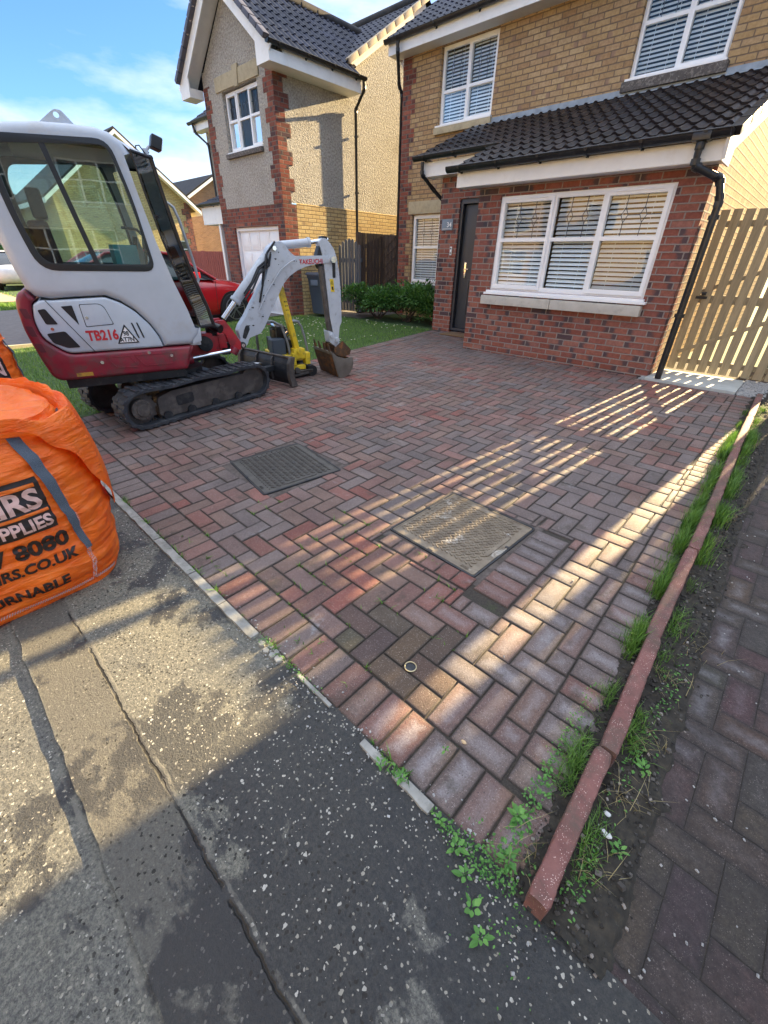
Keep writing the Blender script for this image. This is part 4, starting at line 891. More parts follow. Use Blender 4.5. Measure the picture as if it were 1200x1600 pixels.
b = MB(); b.quad((-9.392, 7.0, 0), (-9.392, 13.6, 0), (-9.392, 13.6, 2.50), (-9.392, 7.0, 2.50)); b.quad((-9.392, 7, 2.5), (-9.392, 13.6, 2.5), (-9.41, 13.6, 2.52), (-9.41, 7, 2.52)); b.quad((-16.3, 8.8, 0), (-12.12, 8.8, 0), (-12.12, 8.8, 2.5), (-16.3, 8.8, 2.5)); b.build('side_brick', M['yellow_brick'], RH)
# garage door: raised panels
b = MB(); b.plate([(-11.6, .20), (-9.67, .20), (-9.67, 2.08), (-11.6, 2.08)], [[(-11.53, .21), (-11.53, 2.01), (-9.74, 2.01), (-9.74, .21)]], lambda a, z, d: (a, 6.70+d, z), .08)
gd = b.build('garage_frame', M['upvc'], RH, bevel=.004)
b = MB(); b.box((-11.53, 6.76, .21), (-9.74, 6.79, 2.01))
for i in range(4):
    for j in range(4):
        x0 = -11.50+i*.44; z0 = .26+j*.44; b.box((x0+.03, 6.747, z0+.03), (x0+.41, 6.762, z0+.40))
        b.box((x0+.09, 6.740, z0+.09), (x0+.35, 6.75, z0+.34))
b.build('garage_door', M['upvc'], RH, bevel=.010)
window(RH, GF, -11.34, -9.97, 3.52, 4.53, (-10.90, -10.42), 4.05, .08, False, True, (0, 2))
b = MB(); b.quad((-11.6, 7.4, 3.2), (-9.8, 7.4, 3.2), (-9.8, 7.4, 4.8), (-11.6, 7.4, 4.8)); b.quad((-11.6, 6.8, 3.2), (-11.6, 7.4, 3.2), (-11.6, 7.4, 4.8), (-11.6, 6.8, 4.8)); b.quad((-9.75, 6.8, 3.2), (-9.75, 7.4, 3.2), (-9.75, 7.4, 4.8), (-9.75, 6.8, 4.8)); b.quad((-11.6, 6.8, 4.79), (-9.75, 6.8, 4.79), (-9.75, 7.4, 4.79), (-11.6, 7.4, 4.79)); b.quad((-11.6, 6.8, 3.2), (-9.75, 6.8, 3.2), (-9.75, 7.4, 3.2), (-11.6, 7.4, 3.2)); b.build('room', M['interior'], RH)
b = MB(); b.box((-11.56, 6.62, 4.56), (-9.84, 6.70, 4.80)); b.build('lintel', M['stone'], RH, bevel=.006)
b = MB(); b.plate([(-10.72, 4.53), (-10.60, 4.53), (-10.55, 4.86), (-10.77, 4.86)], [], lambda a, z, d: (a, 6.60+d, z), .05); b.build('keystone', M['stone'], RH, bevel=.006)
b = MB(); b.box((-11.40, 6.58, 3.40), (-9.92, 6.75, 3.485)); b.build('sill', M['stone_dark'], RH, bevel=.006); b = MB(); b.box((-11.38, 6.62, 3.487), (-9.94, 6.72, 3.515)); b.build('window_board', M['upvc'], RH)
# gable roof
kx_ = .79; ls = sqrt(1.78**2+(1.78*kx_)**2); rid = 4.80+1.78*kx_
def gm(u, s_):
    Y = 6.30+u; Zr = 4.8+s_*(1.78*kx_/ls); return Y < 8.62+max(0, (Zr-5.05)/.63)+.05
tiles(RH, M['tile_blue'], (-9.0, 6.30, 4.80), (0, 1, 0), (-1.78/ls, 0, 1.78*kx_/ls), 4.2, ls, name='roof', mask=gm, roll=.16, gauge=.30)
b = MB(); b.quad((-12.56, 6.3, 4.80), (-12.56, 10.4, 4.8), (-10.78, 10.4, rid), (-10.78, 6.3, rid)); b.build('far_slope', M['tile_blue'], RH)
b = MB(); n_ = 9
for k in range(n_):
    f0, f1 = k/n_, (k+1)/n_
    for sx in (1, -1): b.beam((-10.78+sx*1.80*(1-f0), 6.29, 4.80+1.78*kx_*f0+.035), (-10.78+sx*1.80*(1-f1+.008), 6.29, 4.80+1.78*kx_*f1+.02), .13, .085)
b.build('verge_tiles', mat('verge_dark', (.07, .065, .085), .5), RH, bevel=.008)
b = MB()
for k in range(9): b.tube([(-10.78, 6.25+k*.45, rid+.0), (-10.78, 6.25+k*.45+.46, rid+.006)], [.115, .11], 12)
b.build('ridge_tiles', M['tile_brown'], RH, smooth=40)
b = MB()
for sx in (1, -1): b.beam((-10.78+sx*1.80, 6.335, 4.66), (-10.78, 6.335, 4.66+1.80*kx_), .028, .20); b.beam((-10.78+sx*1.78, 6.50, 4.66), (-10.78, 6.50, 4.66+1.78*kx_), .32, .02)
for s_ in (1, -1):
    x0, x1 = sorted((-10.78+s_*1.80, -10.78+s_*1.38)); b.box((x0, 6.322, 4.54), (x1, 6.65, 4.70))
    b.plate([(-10.78+s_*1.80, 4.70), (-10.78+s_*1.38, 4.70), (-10.78+s_*1.38, 4.70+.42*kx_)], [], lambda a, z, d: (a, 6.322+d, z), .03)
b.box((-9.02, 6.65, 4.55), (-9.0, 8.66, 4.78)); b.box((-9.40, 6.65, 4.548), (-9.02, 8.66, 4.56)); b.build('barge_boards', M['fascia'], RH)
gutter(RH, (-8.95, 6.28, 4.80), (-8.95, 8.74, 4.80), (1, 0, 0), brackets=.8)
pipe(RH, [(-8.96, 8.70, 4.76), (-8.97, 8.72, 4.62), (-9.33, 8.80, 4.36), (-9.33, 8.80, .3)], r=.034, clips=[(-9.33, 8.8, 3.9), (-9.33, 8.8, 2.85)])
# main roof of that house and its ochre verge
S3, L3 = usl(2.55, 1.62)
def mr(u, s_):
    X = -16.6+u; Zr = 5.05+s_*S3[2]; return not (-12.5 < X < -9.02 and Zr < 4.8+(1.78-abs(X+10.78))*kx_-.02)
tiles(RH, M['tile_blue'], (-16.6, 8.5, 5.05), (1, 0, 0), S3, 7.38, L3, name='main_roof', mask=mr, roll=.16, gauge=.30)
b = MB(); b.quad((-16.6, 13.7, 5.05), (-9.22, 13.7, 5.05), (-9.22, 11.05, 6.67), (-16.6, 11.05, 6.67)); b.build('main_roof_rear', M['tile_blue'], RH)
b = MB()
for k in range(9):
    f0, f1 = k/9, (k+1)/9; b.beam((-9.25, 8.5+2.55*f0+.01, 5.03+1.62*f0+.03), (-9.25, 8.5+2.55*f1-.012, 5.03+1.62*f1+.02), .11, .10)
b.build('ochre_verge', M['verge_ochre'], RH, bevel=.006)
b = MB(); b.beam((-9.33, 8.60, 4.99), (-9.33, 11.05, 6.55), .08, .10); b.build('verge_trim', M['fascia'], RH)
b = MB()
for k in range(16): b.tube([(-16.6+k*.46, 11.05, 6.70), (-16.6+k*.46+.47, 11.05, 6.705)], [.11, .105], 12)
b.build('main_ridge', M['tile_brown'], RH, smooth=40)
gutter(RH, (-16.7, 8.46, 5.05), (-12.5, 8.46, 5.05), (0, -1, 0), brackets=.9); b = MB(); b.box((-16.6, 8.52, 4.83), (-12.2, 8.54, 5.04)); b.box((-16.6, 8.54, 4.83), (-12.2, 8.8, 4.85)); b.build('front_fascia', M['fascia'], RH)
pipe(RH, [(-16.4, 8.44, 5.0), (-16.4, 8.5, 4.8), (-16.1, 8.72, 4.5), (-16.1, 8.74, .3)])
# porch canopy on posts
S4, L4 = usl(1.9, .75)
tiles(RH, M['tile_blue'], (-13.75, 6.88, 2.66), (1, 0, 0), S4, 1.6, L4, name='canopy_roof')
b = MB(); b.box((-13.72, 6.93, 2.22), (-12.16, 6.96, 2.62)); b.box((-13.72, 6.96, 2.22), (-13.69, 8.7, 2.62)); b.box((-13.69, 6.96, 2.225), (-12.16, 8.7, 2.25)); b.build('canopy_fascia', M['fascia'], RH)
gutter(RH, (-13.8, 6.86, 2.68), (-12.16, 6.86, 2.68), (0, -1, 0), brackets=.7)
b = MB(); b.box((-13.0, 6.98, .2), (-12.90, 7.08, 2.24)); b.build('post', M['fascia'], RH, bevel=.004)
# ================================================================== gates, fences, bin
def plank_fence(name, label, cat, o, u, n_, w_, gp_, z0, z1, m, rails=(), th=.02, top=None, posts=(), group=None, pw=.09, arch=0, jit=.0):
    t = thing(name, label, cat, o, 0, group); U2 = Vector(u).normalized(); ang = math.atan2(U2.y, U2.x); t.rotation_euler.z = ang; a = 0
    for k in range(n_):
        b = MB(); b.rc(.75, 1.2); dz = jit*random.uniform(-1, 1); ww = w_*random.uniform(.96, 1.03); tl = random.uniform(-.003, .003)
        zt = z1+dz+(arch*sin(pi*(k+.5)/n_) if arch else 0)
        if top == 'round': b.plate([(a, z0), (a+ww, z0), (a+ww, zt-.05)]+[(a+ww/2+ww/2*cos(q), zt-.05+.05*sin(q)) for q in [pi*i/8 for i in range(1, 8)]]+[(a, zt-.05)], [], lambda x, z, d: (x, d, z), th)
        else: b.plate([(a, z0), (a+ww, z0), (a+ww+tl, zt), (a+tl, zt)], [], lambda x, z, d: (x, d, z), th)
        b.build('plank', m, t, bevel=.0025, seg=1, local=True); a += w_+gp_
    for (za, zb) in rails: b = MB(); b.rc(.8, 1.1); b.box((0, th+.001, za), (a-gp_, th+.045, zb)); b.build('rail', m, t, bevel=.003, local=True)
    for x in posts: b = MB(); b.rc(.8, 1.1); b.box((x-pw/2, th*.2+.05, z0-.15), (x+pw/2, th*.2+.05+pw, z1+.02)); b.build('post', m, t, bevel=.004, local=True)
    return t
g = plank_fence('wooden_gate', 'tall new pine gate with gaps between its boards, beside the red brick bay', 'gate', (-1.245, 6.92, 0), (1, 0, 0), 11, .0905, .0265, .262, 2.005, M['wood_new'], rails=((.345, .405), (1.055, 1.145), (1.84, 1.90)), posts=(), jit=.004)
b = MB(); b.rc(.8, 1.); b.beam((.06, .043, .47), (1.22, .043, 1.10), .044, .09, up=(0, 1, 0)); b.beam((.06, .043, 1.17), (.60, .043, 1.40), .044, .045, up=(0, 1, 0))
b.build('brace', M['wood_new'], g, local=True, bevel=.003)
b = MB(); b.cyl((.12, -.005, 1.16), (.12, -.035, 1.16), .012); b.cyl((.105, -.03, 1.16), (.15, -.03, 1.16), .018, 12); b.box((.05, -.008, 1.10), (.17, .0, 1.13)); b.build('latch', M['steel_dark'], g, local=True)
plank_fence('picket_gate', 'grey painted arched gate behind the upright excavator arm', 'gate', (-9.33, 8.15, 0), (1, 0, 0), 7, .098, .018, .30, 1.72, M['wood_grey'], rails=((.5, .58), (1.4, 1.48)), top='round', arch=.17)
plank_fence('brown_fence', 'dark brown lattice fence between grey gate and brick corner', 'fence', (-8.57, 8.15, 0), (.08, 1, 0), 11, .10, .012, .28, 2.0, M['wood_brown'], rails=((.5, .58), (1.2, 1.28), (1.7, 1.78)), posts=(0.05, 1.15))
f2 = plank_fence('brown_fence', 'dark brown fence panel closing the passage at the brick house wall', 'fence', (-8.57, 8.95, 0), (1, .12, 0), 7, .088, .010, .28, 1.98, M['wood_brown'], rails=((.5, .58), (1.7, 1.78)))
b = MB()
for k in range(7):
    for s_ in (1, -1): b.color = (.5, .8, .5); b.beam((.0, -.015, .45+k*.2), (.62, -.015, .45+k*.2+s_*.45), .018, .008, up=(0, 1, 0))
b.build('lattice', M['wood_brown'], f2, local=True)
plank_fence('red_fence', 'red brown slatted fence behind the red car', 'fence', (-17.4, 7.5, 0), (1, .05, 0), 30, .10, .022, .3, 1.60, M['wood_red'], rails=((.55, .64), (1.25, 1.34)), posts=(.1, 1.8, 3.5))
t = thing('sun_blocker', 'made-up dark timber screen added behind the wooden gate to block the sun', 'screen', (.06, 10, .2))  # invented blocker, keeps sun off the right part of the gate
for k in range(4): b = MB(); b.rc(.8, 1.1); b.box((-.23+k*.116, -.012, 0), (-.12+k*.116, .012, 2.65)); b.build('board', M['wood_brown'], t, local=True)
b = MB(); b.box((-.23, .013, .4), (.235, .05, .5)); b.box((-.23, .013, 2.2), (.235, .05, 2.3)); b.build('rail', M['wood_brown'], t, local=True)
# wheelie bin
t = thing('wheelie_bin', 'blue grey wheelie bin against the brick corner behind the excavator arm', 'bin', (-8.88, 7.22, gz(7.2)), radians(3))
b = MB(); n4 = lambda hx_, hy_, r, z: [(x, y, z) for x, y in rpoly([(-hx_, -hy_), (hx_, -hy_), (hx_, hy_), (-hx_, hy_)], r, 4)]
Ls = [n4(.20, .20, .05, .06), n4(.215, .215, .05, .3), n4(.25, .26, .05, .80), n4(.265, .275, .05, .82), n4(.265, .275, .05, .87)]; m = len(Ls[0])
b.add([p for l in Ls for p in l], [(i*m+k, i*m+(k+1) % m, (i+1)*m+(k+1) % m, (i+1)*m+k) for i in range(4) for k in range(m)]+[tuple(range(m))[::-1], tuple(4*m+k for k in range(m))])
b.build('body', M['bin'], t, smooth=40, local=True)
b = MB(); b.add([p for l in (n4(.285, .30, .05, .872), n4(.285, .30, .05, .895), n4(.26, .27, .05, .93)) for p in l], [(i*m+k, i*m+(k+1) % m, (i+1)*m+(k+1) % m, (i+1)*m+k) for i in range(2) for k in range(m)]+[tuple(range(m))[::-1], tuple(2*m+k for k in range(m))])
b.tube([(-.24, .29, .88), (-.24, .36, .90), (.24, .36, .90), (.24, .29, .88)], .014, 8); b.build('lid', M['bin'], t, smooth=40, local=True)
for sx in (-1, 1): b = MB(); b.cyl((sx*.20, .20, .10), (sx*.25, .20, .10), .10, 20); b.cyl((sx*.25, .20, .10), (sx*.256, .20, .10), .05, 16); b.build('wheel', M['tyre'], t, bevel=.008, local=True)
b = MB(); b.box((-.12, -.268, .66), (.12, -.25, .78)); b.build('label_panel', mat('bin_label', (.10, .13, .17), .5), t, bevel=.004, local=True)
# ================================================================== houses further off
def simple_house(label, x0, x1, y0, y1, z0, ze, zr, brick, roof, ridge='x', front='-y', wins=(), quoin=None, gables=True, group=None, name='far_house', face_w=(), over=.3):
    t = thing(name, label, 'house', ((x0+x1)/2, (y0+y1)/2, z0), 0, group)
    b = MB(); fr = {'-y': Fr((0, y0, 0), (1, 0, 0), (0, 1, 0)), '+y': Fr((0, y1, 0), (-1, 0, 0), (0, -1, 0)), '-x': Fr((x0, 0, 0), (0, -1, 0), (1, 0, 0)), '+x': Fr((x1, 0, 0), (0, 1, 0), (-1, 0, 0))}
    rng = {'-y': (x0, x1), '+y': (-x1, -x0), '-x': (-y1, -y0), '+x': (y0, y1)}
    for k, T in fr.items(): wallpanel(b, T, rng[k][0], rng[k][1], z0-.3, ze, [wn[1:5] for wn in wins if wn[0] == k], rev=.1)
    if ridge == 'x':
        ym = (y0+y1)/2
        for x in (x0, x1): b.add([(x, y0, ze), (x, y1, ze), (x, ym, zr)], [(0, 1, 2)])
    else:
        xm = (x0+x1)/2
        for y in (y0, y1): b.add([(x0, y, ze), (x1, y, ze), (xm, y, zr)], [(0, 1, 2)])
    b.build('wall', brick, t); b = MB(); f = MB(); o = over; th = .12
    if ridge == 'x':
        ym = (y0+y1)/2; sl_ = (zr-ze)/(ym-y0)
        for s_ in (1, -1):
            ye = ym-s_*(ym-y0+o); zz = ze-o*sl_; b.add([(x0-o, ye, zz+.05), (x1+o, ye, zz+.05), (x1+o, ym, zr+.05), (x0-o, ym, zr+.05), (x0-o, ye, zz+.05+th), (x1+o, ye, zz+.05+th), (x1+o, ym, zr+.05+th), (x0-o, ym, zr+.05+th)], [(0, 1, 2, 3), (4, 5, 6, 7), (0, 1, 5, 4), (1, 2, 6, 5), (3, 0, 4, 7)])
            f.box((x0-o, min(ye, ye+s_*.03), zz-.15), (x1+o, max(ye, ye+s_*.03), zz+.06))
            for x in (x0-o-.02, x1+o): f.add([(x, ye, zz-.12), (x, ym, zr-.12), (x, ym, zr+.06), (x, ye, zz+.06), (x+.02, ye, zz-.12), (x+.02, ym, zr-.12), (x+.02, ym, zr+.06), (x+.02, ye, zz+.06)], [(0, 1, 2, 3), (4, 5, 6, 7), (0, 1, 5, 4), (2, 3, 7, 6)])
            for xa, xb in ((x0-o, x0), (x1, x1+o)): f.quad((xa, ye, zz-.03), (xb, ye, zz-.03), (xb, ym, zr-.03), (xa, ym, zr-.03))
    else:
        xm = (x0+x1)/2; sl_ = (zr-ze)/(xm-x0)
        for s_ in (1, -1):
            xe = xm-s_*(xm-x0+o); zz = ze-o*sl_; b.add([(xe, y0-o, zz+.05), (xe, y1+o, zz+.05), (xm, y1+o, zr+.05), (xm, y0-o, zr+.05), (xe, y0-o, zz+.05+th), (xe, y1+o, zz+.05+th), (xm, y1+o, zr+.05+th), (xm, y0-o, zr+.05+th)], [(0, 1, 2, 3), (4, 5, 6, 7), (0, 1, 5, 4), (1, 2, 6, 5), (3, 0, 4, 7)])
            f.box((min(xe, xe+s_*.03), y0-o, zz-.15), (max(xe, xe+s_*.03), y1+o, zz+.06))
            for y in (y0-o-.02, y1+o): f.add([(xe, y, zz-.12), (xm, y, zr-.12), (xm, y, zr+.06), (xe, y, zz+.06), (xe, y+.02, zz-.12), (xm, y+.02, zr-.12), (xm, y+.02, zr+.06), (xe, y+.02, zz+.06)], [(0, 1, 2, 3), (4, 5, 6, 7), (0, 1, 5, 4), (2, 3, 7, 6)])
    b.build('roof', roof, t); f.build('fascia', M['fascia'], t)
    for wn in wins:
        k, a0, a1, z0_, z1_ = wn[:5]; nn = max(1, int((a1-a0)/.65)); window(t, fr[k], a0, a1, z0_, z1_, [a0+(a1-a0)*i/nn for i in range(1, nn)], z0_+(z1_-z0_)*.55 if z1_-z0_ > .9 else None, detail=False)
    return t
simple_house('yellow brick house far left, its sunlit gable rising behind the excavator cab', -39, -30, 7.4, 14.35, .3, 4.15, 6.9, M['yellow_brick'], M['tile_brown'], over=.5, wins=[('+x', 12.9, 13.9, 1.3, 2.3)])
b = MB(); z = .0; k = 0
while z < 4.1: wq = .3 if k % 2 else .5; b.box((-30.02, 14.36-wq, z), (-29.97, 14.38, z+.3)); z += .3; k += 1
q = b.build('quoins', M['red_quoin'], [o for o in bpy.data.objects if o.name == 'far_house'][0])
simple_house('brown brick house far off, its gable between the yellow house and the roughcast house', -44, -34, 16.2, 20.4, .3, 4.9, 6.2, M['brown_brick'], M['tile_brown'], over=.25)
# terrace across the street: seen in the window reflections
W2 = lambda a: [('+y', a-2.9, a-1.1, 3.0, 4.2), ('+y', a+1.0, a+2.6, 3.0, 4.2), ('+y', a-2.9, a-.7, .9, 2.2), ('+y', a+1.4, a+2.5, .9, 2.1)]
for k, (xc, br, lb) in enumerate([(-25, 'yellow_brick', 'yellow brick house across the street, furthest left of the row'), (-16.5, 'buff_brick', 'buff brick house across the street, second of the row'), (-8, 'yellow_brick', 'yellow brick house across the street, opposite the roughcast house'), (.5, 'render', 'roughcast house across the street, opposite the driveway'), (9, 'yellow_brick', 'yellow brick house across the street, furthest right of the row')]):
    simple_house(lb, xc-3.6, xc+3.6, -20, -13.5, 0, 5.0, 7.4, M[br], M['tile_brown'], wins=W2(-xc), name='street_house', group='houses across the street')
simple_house('grey roughcast house at the right end of the street, facing the excavator', 13.5, 20, -9.5, .5, 0, 5.2, 7.6, M['render'], M['tile_brown'], ridge='y', wins=[('-x', -.2, 2.4, 3.1, 4.4), ('-x', 4.0, 6.4, 3.1, 4.4), ('-x', 1.0, 4.2, .8, 2.3), ('-x', 5.5, 8.4, .8, 2.3)], name='street_house', group='houses across the street')
# neighbour on the right: an added box and fence beside it bound the strip of sun
simple_house('buff brick neighbouring house right of the wooden gate', 1.5, 8.5, 7.0, 14.5, .2, 5.0, 7.2, M['buff_brick'], M['tile_brown'], name='neighbour_house', over=.12)
nh = bpy.data.objects['neighbour_house']
b = MB(); b.box((-.19, 6.95, 1.99), (1.5, 7.15, 2.9)); b.box((1.3, 7.0, .2), (1.5, 7.1, 2.0)); b.build('shadow_box', M['fascia'], nh)  # added out of view to cut off sun passing above the fence
plank_fence('caster_fence', 'added out of view boarded fence bounding the sun right of the wooden gate', 'fence', (.155, 6.95, 0), (1, 0, 0), 13, .105, .0, .25, 1.98, M['wood_new'], rails=((.5, .58),))  # unseen fence added so its left edge shapes the wedge of sun
# distant hedge and trees at the left edge
# ================================================================== mini excavator (local x = right side, y = forward, z up)
EX = thing('mini_excavator', 'white and red mini excavator with folded boom standing on rubber tracks on the driveway', 'excavator', (-4.70, 1.80, 0), radians(-13))
def loopshell(b, prof, xs, r, seg=4, skip=None, capfill=True, holes=(), mi=0):
    """extrude a closed (y,z) profile from x=xs[0] to xs[1] with rounded rims"""
    x0, x1 = xs; n_ = len(prof); cx = sum(p[0] for p in prof)/n_
    area = sum(prof[i][0]*prof[(i+1) % n_][1]-prof[(i+1) % n_][0]*prof[i][1] for i in range(n_)); sg = 1 if area > 0 else -1
    def inset(d):
        out = []
        for i in range(n_):
            p = Vector(prof[i]); a = (p-Vector(prof[i-1])); c = (Vector(prof[(i+1) % n_])-p); a = a.normalized() if a.length > 1e-6 else c.normalized(); c = c.normalized() if c.length > 1e-6 else a
            na = Vector((-a.y, a.x))*sg; nc = Vector((-c.y, c.x))*sg; m_ = (na+nc); m_ = m_.normalized() if m_.length > 1e-6 else na; k = d/max(.5, m_.dot(na)); q = p+m_*k; out.append((q.x, q.y))
        return out
    lv = []
    for k in range(seg+1): t = pi/2*k/seg; lv.append((x0+r*(1-sin(t)), inset(r*(1-cos(t)))))
    lv = lv[::-1]; lv = [(x0+r*(1-sin(pi/2*k/seg)), inset(r*(1-cos(pi/2*k/seg)))) for k in range(seg, -1, -1)]
    lv2 = [(x1-r*(1-sin(pi/2*k/seg)), inset(r*(1-cos(pi/2*k/seg)))) for k in range(0, seg+1)]
    L_ = lv+lv2; vs = [(x, p[0], p[1]) for x, lp in L_ for p in lp]; fs = []
    for i in range(len(L_)-1):
        for k in range(n_):
            if skip and skip(k) and r*1.01 < abs(L_[i][0]-x0)+.0 : pass
            if skip and skip(k): continue
            fs.append((i*n_+k, i*n_+(k+1) % n_, (i+1)*n_+(k+1) % n_, (i+1)*n_+k))
    b.add(vs, fs, mi)
    for x, lp in (L_[0], L_[-1]):
        loops = [lp]+list(holes); flat = [p for q in loops for p in q]; tr = tessellate_polygon([[Vector((p[0], p[1], 0)) for p in q] for q in loops]); b.add([(x, p[0], p[1]) for p in flat], [tuple(t) for t in tr], mi)
def yz(x): return lambda a, z, d: (x+d, a, z)
def scl(pts, k): return [(-.70+(y+.70)*k, 1.42+(z-1.42)*k) for y, z in pts]
# cab
cab = [(-1.022, 1.34), (-1.04, 1.49), (-1.06, 1.77), (-1.06, 1.98), (-1.03, 2.10), (-.95, 2.155), (-.79, 2.176), (-.59, 2.205), (-.41, 2.217), (-.25, 2.219), (-.16, 2.20), (-.09, 2.155), (-.045, 2.09), (-.01, 1.86), (.045, 1.545), (.115, 1.25), (.185, 1.02), (.222, .85), (.20, .79), (.12, .712), (-.128, .712), (-.15, .80), (-.20, .905), (-.29, 1.02), (-.38, 1.09), (-.48, 1.136), (-.70, 1.128), (-.86, 1.118), (-.955, 1.14), (-.992, 1.19)]
wout = rpoly([(-.92, 2.105), (-.18, 2.155), (-.105, 1.79), (-.055, 1.31), (-.86, 1.312), (-.918, 1.62), (-.95, 1.98)], [.12, .10, .1, .09, .12, .2, .1], 5)
gin = rpoly([(-.86, 2.055), (-.20, 2.118), (-.128, 1.79), (-.085, 1.362), (-.82, 1.360), (-.878, 1.62), (-.90, 1.95)], [.09, .07, .1, .05, .09, .2, .1], 5)
b = MB(); nfr = range(12, 17)
loopshell(b, cab, (-.47, .50), .055, 5, skip=lambda k: k in nfr, holes=[wout[::-1]])
cb = b.build('cab_shell', M['white_paint'], EX, smooth=38, local=True)
b = MB(); b.plate(wout, [gin[::-1]], yz(.488), .016); b.plate(wout, [gin[::-1]], yz(-.475), .016); b.build('window_seal', M['cab_seal'], cb, local=True, bevel=.003)
b = MB(); b.plate([(-.62, 2.08), (-.585, 2.085), (-.455, 1.36), (-.49, 1.36)], [], yz(.492), .010); b.build('sliding_bar', M['cab_seal'], cb, local=True)
b = MB(); b.plate(gin, [], yz(.494), .002); b.build('side_glass', M['cab_glass'], EX, local=True); b = MB(); b.plate(gin, [], yz(-.470), .002); b.build('side_glass', M['cab_glass'], EX, local=True)
# roof liner and top flange
b = MB(); b.box((-.42, -.80, 2.10), (.44, -.10, 2.13)); b.build('roof_liner', M['black_plastic'], cb, local=True)
# front corner glazing (chamfer from the right pillar to the front face)
pil = [(-.045, 2.105), (-.01, 1.86), (.045, 1.545), (.115, 1.25), (.185, 1.02), (.215, .86)]
def strip3(b, P, Q, th=.0):
    for i in range(len(P)-1): b.quad(P[i], P[i+1], Q[i+1], Q[i])
A = [(.487, y, z) for y, z in pil]; B = [(.36, y+.155, z-.01) for y, z in pil]; C = [(-.33, y+.155, z-.01) for y, z in pil]; Dp = [(-.457, y, z) for y, z in pil]
fr = MB()
for P, rr_ in ((A, .007), (B, .016), (C, .009), (Dp, .006)): fr.tube([Vector(p) for p in P], rr_, 8)
for k in (0, 5):
    fr.tube([A[k], B[k]], .012, 8); fr.tube([C[k], Dp[k]], .012, 8)
    if k != 3: fr.tube([B[k], C[k]], .020, 8)
fr.build('corner_frame', M['black_plastic'], EX, smooth=40, local=True)
b = MB(); strip3(b, A[:4], B[:4]); strip3(b, B[:4], C[:4]); strip3(b, C[:4], Dp[:4]); b.build('front_glass', M['cab_glass'], EX, smooth=25, local=True)
b = MB(); strip3(b, A[3:], B[3:]); strip3(b, B[3:], C[3:]); strip3(b, C[3:], Dp[3:]); b.build('lower_glass', glassmat('lower_cab_glass', (.16, .30, .28), .12), EX, smooth=25, local=True)
b = MB(); b.add([A[0], B[0], C[0], Dp[0], (.46, -.12, 2.17), (-.43, -.12, 2.17)], [(0, 1, 4), (1, 2, 5, 4), (2, 3, 5)]); b.build('visor', M['white_paint'], EX, local=True)
b = MB(); b.tube([(.50, .03, 1.70), (.53, .045, 1.70)], .008, 6); b.tube([(.50, .115, 1.30), (.52, .13, 1.30)], .008, 6); b.box((.495, .015, 1.685), (.512, .06, 1.712)); b.build('hinge', M['black_plastic'], EX, local=True)
b = MB(); b.plate([(.215, .865), (.205, .74), (.12, .712), (.12, .78)], [], lambda a, z, d: (.47+d, a, z), .02)
b.box((-.46, .10, .70), (.46, .20, .85)); b.build('front_skirt', M['white_paint'], EX, local=True, bevel=.01)
# lifting eye
b = MB(); b.plate(rpoly([(-.60, 2.20), (-.49, 2.285), (-.46, 2.305), (-.42, 2.305), (-.34, 2.215)], .015), [[(-.455+.018*cos(t), 2.275+.018*sin(t)) for t in [pi*2*k/16 for k in range(16)]][::-1]], lambda a, z, d: (.33+d, a, z), .012); b.build('lifting_eye', M['white_paint'], EX, local=True, bevel=.002)
# work lamp on a bracket
t_ = MB(); t_.box((-.055, -.035, -.045), (.055, .045, .045), M=Matrix.Translation((.22, .19, 2.215))@Matrix.Rotation(radians(-18), 4, 'X'))
wl = t_.build('work_lamp', M['black_plastic'], EX, bevel=.014, seg=3, local=True)
b = MB(); b.box((-.045, .046, -.036), (.045, .050, .036), M=Matrix.Translation((.22, .19, 2.215))@Matrix.Rotation(radians(-18), 4, 'X')); b.build('lamp_lens', M['chrome'], wl, local=True)
b = MB(); b.box((.20, .085, 2.09), (.24, .125, 2.17)); b.tube([(.22, .105, 2.15), (.22, .14, 2.19)], .012, 8); b.build('lamp_bracket', M['arm_white'], wl, local=True, bevel=.004)
b = MB(); b.tube([(.30, .02, 2.10), (.29, .03, 2.17), (.26, .06, 2.18), (.24, .10, 2.13), (.22, .13, 2.15)], .005, 6); b.build('lamp_cable', M['black_plastic'], wl, local=True, smooth=40)
# handrail on the far front corner
b = MB(); b.tube(scl([(0, 0)], 1) and [(-.25, .20, 1.83), (-.27, .29, 1.86), (-.27, .33, 1.83), (-.27, .36, 1.74), (-.27, .42, 1.40), (-.27, .44, 1.22), (-.26, .41, 1.16), (-.24, .34, 1.16)], .014, 10); b.build('handrail', mat('grey_rail', (.40, .42, .44), .4, .3), EX, smooth=50, local=True)
# interior
b = MB(); b.box((-.44, -.85, .80), (.46, .10, 1.10)); b.build('cab_floor', M['black_plastic'], EX, local=True)
st = MB(); st.box((-.22, -.62, 1.10), (.22, -.16, 1.28)); st.box((-.20, -.74, 1.20), (.20, -.60, 1.70), M=Matrix.Rotation(radians(4), 4, 'X')); s1 = st.build('seat', M['maroon'], EX, bevel=.045, seg=3, local=True)
b = MB(); b.box((-.12, -.80, 1.66), (.12, -.70, 1.86)); b.build('headrest', M['black_plastic'], s1, bevel=.03, seg=3, local=True)
for sx in (-1, 1):
    b = MB(); b.box((sx*.34-.08, -.50, 1.10), (sx*.34+.08, -.02, 1.34)); c = b.build('control_console', M['black_plastic'], EX, bevel=.02, local=True)
    b = MB(); b.tube([(sx*.34, -.10, 1.32), (sx*.34, -.08, 1.48)], .010, 8); b.tube([(sx*.34, -.08, 1.47), (sx*.33, -.06, 1.58)], .022, 10); b.build('lever', M['black_plastic'], c, local=True, smooth=40)
